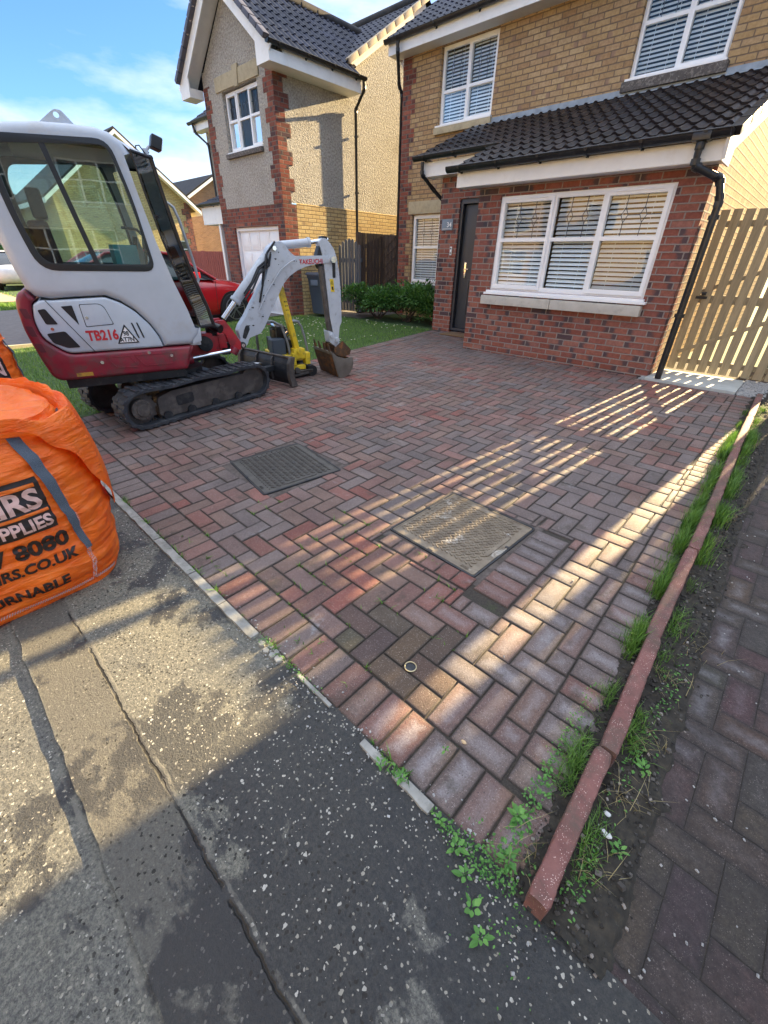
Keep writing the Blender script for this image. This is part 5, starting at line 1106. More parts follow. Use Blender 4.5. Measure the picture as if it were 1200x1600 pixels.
b = MB(); b.box((.10, -.34, 1.33), (.33, -.16, 1.50), M=Matrix.Rotation(radians(3), 4, 'Z')); b.build('cyan_box', M['cyan'], EX, bevel=.006, local=True)
b = MB(); b.tube([(.10, .0, 1.1), (.10, -.02, 1.55), (.10, -.08, 1.62), (.10, -.2, 1.63)], .012, 8); b.build('grab_rail', M['black_plastic'], EX, local=True, smooth=40)
b = MB(); b.box((-.40, -.70, 1.12), (-.28, -.52, 1.24)); b.build('paper_tag', M['white'], EX, local=True)
# engine cover
cov = rpoly([(-.985, 1.085), (-.93, 1.112), (-.86, 1.108), (-.49, 1.124), (-.385, 1.08), (-.295, 1.01), (-.205, .90), (-.155, .80), (-.135, .712), (-.863, .712), (-1.0, .835), (-1.012, .976)], [.02, .02, .02, .02, .03, .03, .03, .03, .01, .05, .06, .04], 3)
b = MB(); loopshell(b, cov, (-.49, .497), .018, 3); ec = b.build('engine_cover', M['white_paint'], EX, smooth=38, local=True)
X = .4975
b = MB()
for pl_2 in (rpoly([(-.968, 1.045), (-.917, 1.052), (-.866, .937), (-.945, .940)], .012), rpoly([(-.965, .872), (-.837, .885), (-.765, .756), (-.855, .757), (-.94, .80)], .016), rpoly([(-.811, 1.065), (-.734, 1.071), (-.726, .925)], .008)):
    b.plate(pl_2, [], yz(X-.004), .0065)
b.build('vent', M['black_plastic'], ec, local=True)
b = MB()
for y0 in (-.352, -.312): b.plate(rpoly([(y0, .925), (y0+.012, .925), (y0+.040, .800), (y0+.028, .800)], .004), [], yz(X-.004), .0065)
b.build('slot', M['black_plastic'], ec, local=True)
ho = rpoly([(-.687, 1.078), (-.52, 1.081), (-.478, .918), (-.684, .907)], [.012, .05, .012, .012]); hi = rpoly([(-.682, 1.073), (-.523, 1.076), (-.484, .923), (-.679, .912)], [.012, .05, .012, .012])
b = MB(); b.plate(ho, [hi[::-1]], yz(X-.003), .004); b.plate([(-.90, 1.11), (-.894, 1.11), (-.672, .714), (-.678, .714)], [], yz(X-.003), .0045); b.build('panel_seam', M['cab_seal'], ec, local=True)
b = MB(); b.plate(hi, [], yz(X-.003), .006); b.build('hatch', M['white_paint'], ec, local=True, bevel=.002)
b = MB(); b.cyl((X, -.658, .978), (X+.008, -.658, .978), .011, 14); b.cyl((X, -.915, .905), (X+.006, -.915, .905), .012, 14); b.build('lock', M['chrome'], ec, local=True)
text('TB216', .108, M['text_red'], EX, Matrix.Translation((X+.002, -.700, .803))@YZ(0, 0, 0), 'lettering', .0036, sx=.80, local=True)
tri = [(-.407, .918), (-.492, .764), (-.322, .764)]; tri_i = [(-.407, .895), (-.476, .772), (-.338, .772)]
b = MB(); b.plate(rpoly(tri, .01), [], yz(X-.002), .004); sg_ = b.build('sticker', M['white'], EX, local=True)
b = MB(); b.plate(rpoly(tri, .008), [rpoly(tri_i, .004)[::-1]], yz(X+.002), .0012); b.build('sticker_border', M['black'], sg_, local=True)
text('98', .052, M['black'], sg_, Matrix.Translation((X+.003, -.432, .826))@YZ(0, 0, 0), 'lettering', .001, sx=.85, local=True); text('AT7N', .050, M['black'], sg_, Matrix.Translation((X+.003, -.468, .778))@YZ(0, 0, 0), 'lettering', .001, sx=.88, local=True)
# red counterweight and skirt
rd = rpoly([(-1.005, 1.185), (-1.05, 1.165), (-1.078, 1.12), (-1.092, 1.06), (-1.097, .90), (-1.066, .70), (-1.03, .54), (-.98, .50), (-.78, .497), (.035, .497), (.12, .705), (-.865, .705), (-1.003, .83), (-1.016, .976), (-.99, 1.088), (-.955, 1.118)], [.01, .02, .02, .02, .05, .05, .04, .03, .02, .03, .01, .05, .05, .04, .02, .01], 3)
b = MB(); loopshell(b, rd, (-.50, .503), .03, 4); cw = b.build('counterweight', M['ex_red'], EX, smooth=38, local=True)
b = MB()
for z0, z1, yy in ((.985, 1.06, -1.078), (.855, .935, -1.083), (.735, .805, -1.065)): b.plate(rpoly([(yy, z1), (yy+.045, z1-.004), (yy+.056, z0), (yy+.016, z0+.003)], .008), [], yz(.4985), .006)
b.build('cooling_slot', mat('slot_shade', (.10, .012, .02), .6), cw, local=True)
b = MB()
for pr in (rpoly([(-.62, .665), (-.43, .665), (-.37, .56), (-.55, .565)], .012), rpoly([(-.40, .665), (-.06, .66), (-.08, .56), (-.33, .56)], .012)):
    ins = [(y*.94-.06*0, z) for y, z in pr]; c0 = (sum(p[0] for p in pr)/len(pr), sum(p[1] for p in pr)/len(pr)); ins = [(c0[0]+(y-c0[0])*.90, c0[1]+(z-c0[1])*.84) for y, z in pr]
    b.plate(pr, [ins[::-1]], yz(.501), .006)
b.build('pressed_rib', M['ex_red'], cw, local=True, bevel=.002)
b = MB(); b.box((.502, -.86, .525), (.5065, -.74, .555)); b.build('worn_sticker', mat('old_yellow', (.45, .25, .03), .7, dirt=.5), cw, local=True)
b = MB()
for y_, z_ in ((-.27, .675), (-.65, .625), (-.09, .635)): b.cyl((.502, y_, z_), (.512, y_, z_), .014, 12)
b.build('bolt', M['chrome'], cw, local=True)
b = MB(); b.box((-.44, -.95, .42), (.44, .02, .50)); b.build('floor_frame', M['steel_dark'], EX, local=True, bevel=.01)
b = MB(); b.cyl((0, -.05, .30), (0, -.05, .45), .30, 28); b.build('slew_ring', M['steel_dark'], EX, local=True, smooth=40)
# swing bracket
ox = -.20
sb = scl([(.05, .70), (.42, .725), (.44, .80), (.46, .85), (.565, .857), (.60, .80), (.70, .63), (.695, .545), (.60, .52), (.42, .53), (.05, .52)], 1.02)
b = MB(); b.plate(rpoly(scl([(.02, .71), (.30, .735), (.42, .73), (.42, .70), (.50, .70), (.50, .52), (.02, .515)], 1.02), .012), [], lambda a, z, d: (ox-.09+d, a, z), .18)
b.build('nose', M['bright_red'], EX, bevel=.01, local=True)
b = MB()
for xo in (-.115, .085): b.plate(rpoly(scl([(.455, .765), (.47, .85), (.565, .857), (.61, .79), (.705, .63), (.695, .55), (.60, .545), (.55, .72)], 1.02), .012), [], lambda a, z, d: (ox+xo+d, a, z), .032)
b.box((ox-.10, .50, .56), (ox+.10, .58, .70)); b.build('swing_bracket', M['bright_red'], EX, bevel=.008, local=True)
b = MB(); b.cyl((ox-.0, .46, .50), (ox-.0, .46, .80), .06, 20); b.cyl((ox+.02, .35, .62), (ox+.14, .35, .62), .075, 18); b.cyl((ox+.0, .58, .48), (ox, .58, .60), .055, 16); b.build('swing_pin', M['steel_dark'], EX, smooth=40, local=True)
b = MB(); b.tube([(ox+.18, .52, .765), (ox+.1, .46, .79), (ox+.04, .42, .86), (ox, .40, .80)], .045, 10); b.build('boot', M['black_plastic'], EX, smooth=40, local=True)
b = MB(); b.cyl((.24, .12, .545), (.16, .56, .575), .017, 14); b.build('swing_ram', M['chrome'], EX, smooth=40, local=True)
b = MB(); b.cyl((.25, .08, .54), (.245, .13, .545), .05, 16); b.cyl((.16, .56, .54), (.16, .60, .60), .045, 14); b.build('ram_mount', M['ex_red'], EX, bevel=.006, local=True)
# boom, arm
bm_ = scl([(.700, .56), (.745, .555), (.785, .60), (.815, .66), (.947, .70), (1.00, .76), (1.265, 1.18), (1.35, 1.262), (1.446, 1.317), (1.548, 1.355), (1.70, 1.385), (1.90, 1.400), (1.915, 1.43), (1.89, 1.465), (1.754, 1.467), (1.50, 1.455), (1.425, 1.458), (1.37, 1.50), (1.32, 1.565), (1.287, 1.585), (1.22, 1.575), (1.15, 1.53), (1.115, 1.47), (1.13, 1.41), (1.10, 1.30), (1.076, 1.239), (.90, 1.01), (.80, .87), (.733, .794), (.70, .735), (.715, .66), (.685, .60)], 1.026)
hole = scl([(.775, .70), (.80, .70), (.80, .755), (.785, .785), (.765, .77), (.765, .72)], 1.026)
b = MB(); b.plate(rpoly(bm_, .012, 2), [], lambda a, z, d: (ox-.065+d, a, z), .13)
bo = b.build('boom', M['arm_white'], EX, bevel=.008, seg=2, angle=50, local=True)
b = MB(); b.plate(rpoly(scl([(.735, .665), (.765, .745), (.79, .79), (.825, .79), (.83, .75), (.80, .70), (.77, .65)], 1.026), .014), [], yz(ox+.0655), .002)
b.cyl((ox+.06, *scl([(.725, .592)], 1.026)[0]), (ox+.085, *scl([(.725, .592)], 1.026)[0]), .035, 18); b.build('foot_recess', M['steel_dark'], bo, local=True)
b = MB(); P = scl([(.725, .592)], 1.026)[0]; b.cyl((ox+.066, *P), (ox+.098, *P), .020, 16)
P = scl([(1.885, 1.43)], 1.026)[0]; b.cyl((ox-.10, *P), (ox+.115, *P), .034, 18); P = scl([(1.20, 1.52)], 1.026)[0]; b.cyl((ox-.08, *P), (ox+.09, *P), .022, 16)
b.build('pin', M['chrome'], bo, smooth=40, local=True)
b = MB(); b.tube([(ox+.09, *p) for p in scl([(.95, .93), (1.05, 1.09), (1.14, 1.20), (1.24, 1.32), (1.36, 1.40), (1.43, 1.425)], 1.026)], .006, 6); b.build('weld_line', M['arm_white'], bo, local=True, smooth=40)
b = MB()
for k in range(26):
    yy, zz = random.choice([(.85, .80), (.95, .90), (1.05, 1.05), (1.15, 1.2), (1.25, 1.40), (1.2, 1.5), (1.45, 1.40), (.9, .95)]); yy += random.uniform(-.05, .05); zz += random.uniform(-.03, .03); s_ = random.uniform(.004, .014)
    yy, zz = scl([(yy, zz)], 1.026)[0]; b.plate([(yy+s_*random.uniform(.5, 1.3)*cos(t), zz+s_*random.uniform(.3, 1)*sin(t)) for t in [pi*2*j/6 for j in range(6)]], [], yz(ox+.0650), .0012)
b.build('paint_chips', M['steel_dark'], bo, local=True)
P = scl([(1.478, 1.378)], 1.026)[0]
text('TAKEUCHI', .066, M['text_red'], bo, Matrix.Translation((ox+.0665, P[0], P[1]))@YZ(0, 0, 0)@Matrix.Rotation(radians(2.5), 4, 'Z'), 'lettering', .0012, sx=.93, local=True)
# boom cylinder in front of the boom
b = MB(); q0 = scl([(.575, .865)], 1.03)[0]; q1 = scl([(.72, 1.02)], 1.03)[0]; q2 = scl([(1.10, 1.42)], 1.03)[0]; bx_ = ox+.0
b.cyl((bx_+.0, *q1), (bx_+.0, *q2), .052, 20); b.cyl((bx_, *q1), (bx_, q1[0]+.025, q1[1]+.027), .060, 20)
b.cyl((bx_, q2[0]-.005, q2[1]-.005), (bx_, q2[0]+.03, q2[1]+.035), .045, 16); bc = b.build('boom_ram', M['arm_white'], EX, bevel=.004, local=True)
b = MB(); b.cyl((bx_, *q0), (bx_, *q1), .027, 18); b.build('ram_rod', M['chrome'], bc, smooth=40, local=True)
b = MB()
for dx_, dz_ in ((.06, .03), (.072, -.01), (.05, .05)):
    b.tube([(ox+dx_, *p) for p in [(q1[0]+.10, q1[1]+.03+dz_), (q1[0]+.2, q1[1]+.14+dz_), (q2[0]-.1, q2[1]-.13+dz_), (q2[0]+.02, q2[1]-.05+dz_), (q2[0]+.05, q2[1]+.05)]], .010, 8)
b.build('hose', M['black_plastic'], bc, smooth=50, local=True)
b = MB()
for k in range(4): b.tube([(ox+.03+k*.018, *p) for p in [(1.02, .98+k*.01), (1.08, 1.15+k*.014), (1.12, 1.33), (1.16, 1.45+k*.01), (1.26, 1.56+k*.008)]], .010, 8)
b.build('hose', M['black_plastic'], bo, smooth=50, local=True)
# arm cylinder on top of the boom
r0 = scl([(1.29, 1.548)], 1.026)[0]; r1 = scl([(1.645, 1.588)], 1.026)[0]; r2 = scl([(1.87, 1.622)], 1.026)[0]
b = MB(); b.cyl((ox, *r0), (ox, *r1), .042, 20); b.cyl((ox, r1[0]-.03, r1[1]-.003), (ox, *r1), .050, 20); ac = b.build('arm_ram', M['arm_white'], EX, bevel=.004, local=True); b = MB(); b.cyl((ox, *r1), (ox, *r2), .021, 16); b.build('ram_rod', M['chrome'], ac, smooth=40, local=True)
# arm
am = scl([(1.80, 1.60), (1.84, 1.64), (1.885, 1.64), (1.93, 1.60), (1.985, 1.54), (2.02, 1.45), (2.045, 1.30), (2.06, 1.10), (2.06, .75), (2.03, .70), (2.01, .56), (1.955, .54), (1.90, .80), (1.86, 1.30), (1.85, 1.385), (1.84, 1.46)], 1.0)
b = MB(); b.plate(rpoly(am, .014, 2), [], lambda a, z, d: (ox-.055+d, a, z), .11); ar = b.build('arm', M['arm_white'], EX, bevel=.008, seg=2, angle=50, local=True)
b = MB(); b.plate(rpoly([(1.955, 1.24), (1.995, 1.24), (2.0, 1.42), (1.955, 1.42)], .02), [], yz(ox+.0545), .002); b.build('slot', M['black_plastic'], ar, local=True)
b = MB(); b.plate([(1.915, 1.232), (1.965, 1.228), (1.975, 1.09), (1.925, 1.094)], [], yz(ox+.0545), .002); ws = b.build('warning_sticker', M['yellow'], ar, local=True)
b = MB(); b.plate([(1.925, 1.175), (1.962, 1.172), (1.943, 1.215)], [[(1.932, 1.180), (1.943, 1.204), (1.955, 1.178)]], yz(ox+.0566), .001); b.plate([(1.935, 1.15), (1.955, 1.15), (1.962, 1.11), (1.94, 1.115)], [], yz(ox+.0566), .001); b.build('pictogram', M['black'], ws, local=True)
# bucket ram along the front of the arm, dirty
b = MB(); b.cyl((ox+.02, 1.815, 1.36), (ox+.02, 1.90, .62), .034, 14); b.build('bucket_ram', M['steel_dirty'], EX, smooth=40, local=True)
b = MB(); b.plate(rpoly([(1.77, 1.38), (1.80, 1.42), (1.84, 1.40), (1.84, 1.34), (1.79, 1.33)], .01), [], lambda a, z, d: (ox-.03+d, a, z), .06)
b.plate(rpoly([(1.76, 1.44), (1.85, 1.66), (1.92, 1.655), (1.87, 1.50), (1.83, 1.42)], .01), [], lambda a, z, d: (ox-.05+d, a, z), .09); b.build('linkage', M['steel_dark'], EX, local=True, bevel=.004)
b = MB(); b.plate(rpoly([(1.86, .66), (1.92, .64), (2.0, .50), (1.96, .46), (1.88, .52)], .01), [], lambda a, z, d: (ox-.07+d, a, z), .14); b.cyl((ox-.09, 1.975, .545), (ox+.09, 1.975, .545), .03, 16); b.cyl((ox-.09, 1.90, .60), (ox+.09, 1.90, .60), .025, 16); b.cyl((ox-.09, 2.02, .48), (ox+.09, 2.02, .48), .026, 14); b.build('bucket_link', M['arm_white'], EX, local=True, bevel=.004)
# bucket
bx0, bx1 = -.46, .05; g0 = .115
sec = [(1.80, .43), (1.815, .36), (1.85, .24), (1.89, .125), (1.95, g0+.003), (2.02, .15), (2.07, .22), (2.09, .29), (2.085, .34), (2.04, .42), (1.98, .47), (1.90, .52)]
b = MB(); n_ = 9
shell = sec[:9]
for k in range(len(shell)-1):
    (y0, z0), (y1, z1) = shell[k], shell[k+1]; b.beam((( bx0+bx1)/2, y0, z0), ((bx0+bx1)/2, y1, z1), bx1-bx0, .012, up=(0, -(z1-z0), (y1-y0)))
bk = b.build('bucket', M['rust'], EX, local=True, bevel=.002)
b = MB()
for x in (bx0-.012, bx1-.002): b.plate(rpoly([(1.79, .44), (1.815, .36), (1.85, .23), (1.885, .115), (1.95, .105), (2.03, .145), (2.085, .21), (2.105, .29), (2.09, .36), (1.99, .345), (1.86, .385), (1.83, .42)], .01, 2), [], lambda a, z, d: (x+d, a, z), .016)
b.build('side_plate', M['bucket'], bk, local=True, bevel=.003)
b = MB(); b.plate(rpoly([(1.86, .47), (1.98, .555), (2.10, .44), (2.08, .38), (1.98, .36), (1.87, .40)], .015), [], lambda a, z, d: (bx1-.05+d, a, z), .012); b.plate(rpoly([(1.86, .47), (1.98, .555), (2.10, .44), (2.08, .38), (1.98, .36), (1.87, .40)], .015), [], lambda a, z, d: (ox-.12+d, a, z), .012); b.build('hanger', M['rust'], bk, local=True, bevel=.003)
b = MB()
for k in range(4):
    x = bx0+.05+k*.135; b.add([(x-.03, 1.80, .40), (x+.03, 1.80, .40), (x+.03, 1.825, .40), (x-.03, 1.825, .40), (x-.014, 1.775, .53), (x+.014, 1.775, .53), (x+.014, 1.785, .53), (x-.014, 1.785, .53)], [(0, 1, 2, 3), (4, 5, 6, 7), (0, 1, 5, 4), (1, 2, 6, 5), (2, 3, 7, 6), (3, 0, 4, 7)])
b.build('tooth', M['rust'], bk, local=True, bevel=.004)
b = MB(); b.box((bx0, 1.792, .405), (bx1, 1.81, .44)); b.build('cutting_edge', M['bucket'], bk, local=True, bevel=.003)
# undercarriage, turned a little relative to the body; it follows the slope of the ground
TR = Matrix.Rotation(radians(13+5), 4, 'Z')@Matrix.Rotation(math.atan(SL), 4, 'X'); zb = gz(1.80); TM = Matrix.Translation((0, 0, zb))@TR
def tl(p): return TM@Vector(p)
r_ = .172; hl = .625
for sx, nm in ((1, 'right'), (-1, 'left')):
    xc = sx*.385; wd = .115
    path = []
    NS = 60; per = 4*hl+2*pi*r_
    def pp(s_):
        s_ %= per
        if s_ < 2*hl: return (-hl+s_, 0, 0)
        s_ -= 2*hl
        if s_ < pi*r_: a = -pi/2+s_/r_; return (hl+r_*cos(a), r_+r_*sin(a), a+pi/2)
        s_ -= pi*r_
        if s_ < 2*hl: return (hl-s_, 2*r_+.006*sin(s_*12)+(.02*(s_/2/hl) if 0 else 0), pi)
        s_ -= 2*hl; a = pi/2+s_/r_; return (-hl+r_*cos(a), r_+r_*sin(a), a+pi/2)
    b = MB(); n_ = 96; vs = []
    for k in range(n_):
        y_, z_, a = pp(per*k/n_); nx_, nz_ = sin(a), -cos(a)
        for ww, dd in ((-wd, .0), (wd, .0), (wd, -.030), (-wd, -.030)): vs.append(tl((xc+ww, y_+nx_*(dd), z_+.016+nz_*(dd))))
    b.add(vs, [(k*4+i, k*4+(i+1) % 4, ((k+1) % n_)*4+(i+1) % 4, ((k+1) % n_)*4+i) for k in range(n_) for i in range(4)])
    for k in range(46):
        y_, z_, a = pp(per*k/46); Rm = Matrix.Translation((xc, y_, z_+.016))@Matrix.Rotation(a, 4, 'X'); off = .018*(1 if k % 2 else -1)
        b.box((-wd, -.020, -.010), (-.012, .018, .008), M=TM@Rm@Matrix.Translation((0, off*.4, 0))); b.box((.012, -.020+.012, -.010), (wd, .018+.012, .008), M=TM@Rm)
    for k in range(60):
        y_, z_, a = pp(per*k/60); Rm = Matrix.Translation((xc, y_, z_+.016))@Matrix.Rotation(a, 4, 'X'); b.box((-.030, -.008, .026), (.030, .008, .050), M=TM@Rm)
    tk = b.build('track', M['rubber'], EX, local=True, bevel=.003, seg=1, angle=50)
    b = MB(); xo = xc+sx*.045
    fr_ = rpoly([(-.47, .085), (-.45, .25), (-.30, .285), (.42, .285), (.62, .27), (.70, .19), (.62, .08), (.40, .055), (-.40, .055)], .03)
    b.plate(fr_, [], lambda a, z, d: tl((xc-.05+d, a, z)), .10); tf = b.build('track_frame', M['steel_dirty'], EX, local=True, bevel=.008)
    b = MB(); b.plate(rpoly([(-.28, .13), (-.10, .135), (-.10, .235), (-.28, .23)], .03), [], lambda a, z, d: tl((xc+sx*.0505+d*sx, a, z)), .003); b.build('access_plate', M['steel_dark'], tf, local=True)
    b = MB()
    for y_ in (-.40, -.15, .12, .40): b.cyl(tl((xc-.07, y_, .068)), tl((xc+.07, y_, .068)), .045, 18)
    b.build('roller', M['steel_dark'], EX, local=True, smooth=40)
    b = MB(); b.cyl(tl((xc-.03, -hl, r_+.016)), tl((xc+.03, -hl, r_+.016)), .142, 36)
    for k in range(11): a = 2*pi*k/11; b.beam(tl((xc, -hl+.12*cos(a), r_+.016+.12*sin(a))), tl((xc, -hl+.160*cos(a), r_+.016+.160*sin(a))), .05, .03)
    sp = b.build('sprocket', M['steel_dirty'], EX, local=True, bevel=.004)
    b = MB(); b.cyl(tl((xc+sx*.03, -hl, r_+.016)), tl((xc+sx*.09, -hl, r_+.016)), .095, 28); b.cyl(tl((xc+sx*.09, -hl, r_+.016)), tl((xc+sx*.105, -hl, r_+.016)), .055, 24)
    for k in range(9): a = 2*pi*k/9; b.cyl(tl((xc+sx*.09, -hl+.078*cos(a), r_+.016+.078*sin(a))), tl((xc+sx*.098, -hl+.078*cos(a), r_+.016+.078*sin(a))), .009, 8)
    b.build('final_drive', M['steel_dirty'], sp, local=True, bevel=.004)
    b = MB(); b.cyl(tl((xc-.045, hl, r_+.016)), tl((xc+.045, hl, r_+.016)), .148, 36); b.build('idler', M['steel_dirty'], EX, local=True, bevel=.012, seg=2)
b = MB(); b.box((-.34, -.38, .17), (.34, .38, .30), M=TM); b.box((-.40, -.25, .12), (.40, -.12, .2), M=TM); b.box((-.40, .15, .12), (.40, .28, .2), M=TM); b.build('car_body', M['steel_dark'], EX, local=True, bevel=.02)
# dozer blade
b = MB(); secb = [(1.22, .015), (1.17, .02), (1.135, .09), (1.125, .17), (1.14, .26), (1.175, .33)]
for k in range(1, len(secb)-1):
    (y0, z0), (y1, z1) = secb[k], secb[k+1]; b.beam(tl((-.02, y0, z0)), tl((-.02, y1, z1)), .98, .014, up=tuple(TR@Vector((0, -(z1-z0), (y1-y0)))))
bl_ = b.build('dozer_blade', M['steel_dark'], EX, local=True, bevel=.002)
b = MB()
for x in (-.515, .455): b.plate(rpoly([(1.20, .01), (1.11, .01), (1.085, .15), (1.10, .28), (1.15, .35), (1.20, .345), (1.17, .25), (1.16, .12)], .01), [], lambda a, z, d: tl((x+d, a, z)), .05)
for x in (-.16, .14): b.plate(rpoly([(1.10, .05), (1.09, .17), (1.115, .29), (1.16, .33), (1.14, .2), (1.14, .08)], .006), [], lambda a, z, d: tl((x+d, a, z)), .012)
b.cyl(tl((-.51, 1.165, .335)), tl((.47, 1.165, .335)), .014, 10); b.build('blade_end_plate', M['steel_dirty'], bl_, local=True, bevel=.003)
b = MB(); b.box((-.20, .30, .16), (-.12, 1.12, .22), M=TM); b.box((.12, .30, .16), (.20, 1.12, .22), M=TM); b.cyl(tl((0, .42, .27)), tl((0, .80, .26)), .035, 16); b.build('blade_arm', M['steel_dark'], EX, local=True, bevel=.006)
b = MB(); b.cyl(tl((0, .80, .26)), tl((0, 1.08, .22)), .018, 14); b.build('blade_ram_rod', M['chrome'], EX, local=True, smooth=40)
# ================================================================== plate compactor
PC = thing('plate_compactor', 'yellow and black plate compactor with its handle folded upright between blade and bucket', 'compactor', EX.matrix_basis@Vector((-.50, 1.45, gz(3.3))), radians(-13))
def L2(p): return Vector(p)-Vector((-.50, 1.45, gz(3.3)))
def PB(name, m, fn, par=None, **k):
    b = MB(); fn(b); b.v = [tuple(L2(p)) for p in b.v]; return b.build(name, M[m], par or PC, local=True, **k)
z0 = .102
def f(b):
    b.plate(rpoly([(-.88, .02), (-.80, 0), (-.34, 0), (-.26, .03), (-.22, .09), (-.25, .095), (-.30, .05), (-.80, .04), (-.92, .10), (-.95, .095)], .008), [], lambda a, z, d: (a, 1.34+d, z0+z), .32)
PB('base_plate', 'steel_dirty', f, bevel=.004)
PB('base_frame', 'steel_dark', lambda b: (b.box((-.80, 1.37, z0+.05), (-.34, 1.63, z0+.14)), b.box((-.33, 1.36, z0+.03), (-.27, 1.62, z0+.09))), bevel=.012)
PB('exciter', 'steel_dark', lambda b: b.cyl((-.55, 1.36, z0+.13), (-.55, 1.64, z0+.13), .085, 20), smooth=40)
PB('yellow_deck', 'yellow', lambda b: (b.box((-.82, 1.24, z0+.21), (-.26, 1.60, z0+.285)), b.box((-.30, 1.36, z0+.10), (-.24, 1.57, z0+.16)), b.box((-.32, 1.56, z0+.16), (-.22, 1.63, z0+.31)), b.box((-.32, 1.39, z0+.16), (-.22, 1.44, z0+.31))), bevel=.018, seg=3)
PB('handle_yoke', 'yellow', lambda b: (b.box((-.33, 1.41, z0+.24), (-.22, 1.56, z0+.36)), b.cyl((-.34, 1.48, z0+.33), (-.20, 1.48, z0+.33), .032, 14)), bevel=.008)
hd = PB('handle', 'yellow', lambda b: (b.beam((-.28, 1.475, z0+.33), (-.30, 1.335, z0+1.06), .058, .085, up=(1, 0, 0))), bevel=.004)
PB('handle_slot', 'black', lambda b: [b.box((-.2365-.01, 1.44-.0, 0), (-.235, 1.44, 0)) if 0 else b.cyl((-.262-.0005*k, 1.372-.000*k+(k % 2)*.022-(k//2)*.0065, z0+.80+.045*(k//2)), (-.248, 1.372+(k % 2)*.022-(k//2)*.0065, z0+.80+.045*(k//2)), .0065, 8) for k in range(6)], par=hd)
PB('engine', 'black_plastic', lambda b: (b.box((-.76, 1.26, z0+.28), (-.40, 1.50, z0+.45)), b.cyl((-.58, 1.38, z0+.44), (-.58, 1.38, z0+.56), .11, 20), b.box((-.72, 1.30, z0+.44), (-.45, 1.42, z0+.60))), bevel=.02, seg=3)
PB('water_tank', 'bin', lambda b: b.box((-.48, 1.18, z0+.26), (-.33, 1.36, z0+.47)), bevel=.03, seg=3)
PB('exhaust', 'chrome', lambda b: (b.cyl((-.42, 1.40, z0+.50), (-.36, 1.43, z0+.55), .035, 14), b.cyl((-.62, 1.28, z0+.6), (-.5, 1.28, z0+.62), .03, 12)), smooth=40)
gm_ = mat('cage_grey', (.20, .215, .22), .5, .4, dirt=.4)
M['cage'] = gm_
PB('roll_cage', 'cage', lambda b: (b.tube([(-.30, 1.64, z0+.26), (-.32, 1.61, z0+.48), (-.35, 1.59, z0+.60), (-.36, 1.55, z0+.655), (-.36, 1.46, z0+.66), (-.36, 1.40, z0+.63)], .016, 8), b.tube([(-.30, 1.40, z0+.20), (-.32, 1.38, z0+.42), (-.35, 1.33, z0+.62), (-.37, 1.24, z0+.665), (-.55, 1.16, z0+.66), (-.78, 1.14, z0+.62), (-.80, 1.15, z0+.24)], .018, 8), b.tube([(-.78, 1.62, z0+.24), (-.78, 1.60, z0+.60), (-.6, 1.60, z0+.64), (-.36, 1.57, z0+.65)], .016, 8), b.box((-.70, 1.12, z0+.645), (-.36, 1.20, z0+.675))), smooth=50)
for yy in (1.35, 1.66): PB('wheel', 'tyre', lambda b: (b.cyl((-.34, yy, z0+.07), (-.25, yy, z0+.07), .068, 22), b.cyl((-.25, yy, z0+.07), (-.244, yy, z0+.07), .03, 16)), bevel=.012, seg=3)
PB('tie_bar', 'steel_dirty', lambda b: (b.beam((-.24, 1.40, z0+.03), (-.24, 1.60, z0+.06), .02, .03), b.cyl((-.25, 1.44, z0+.10), (-.20, 1.44, z0+.10), .035, 14)), bevel=.003)
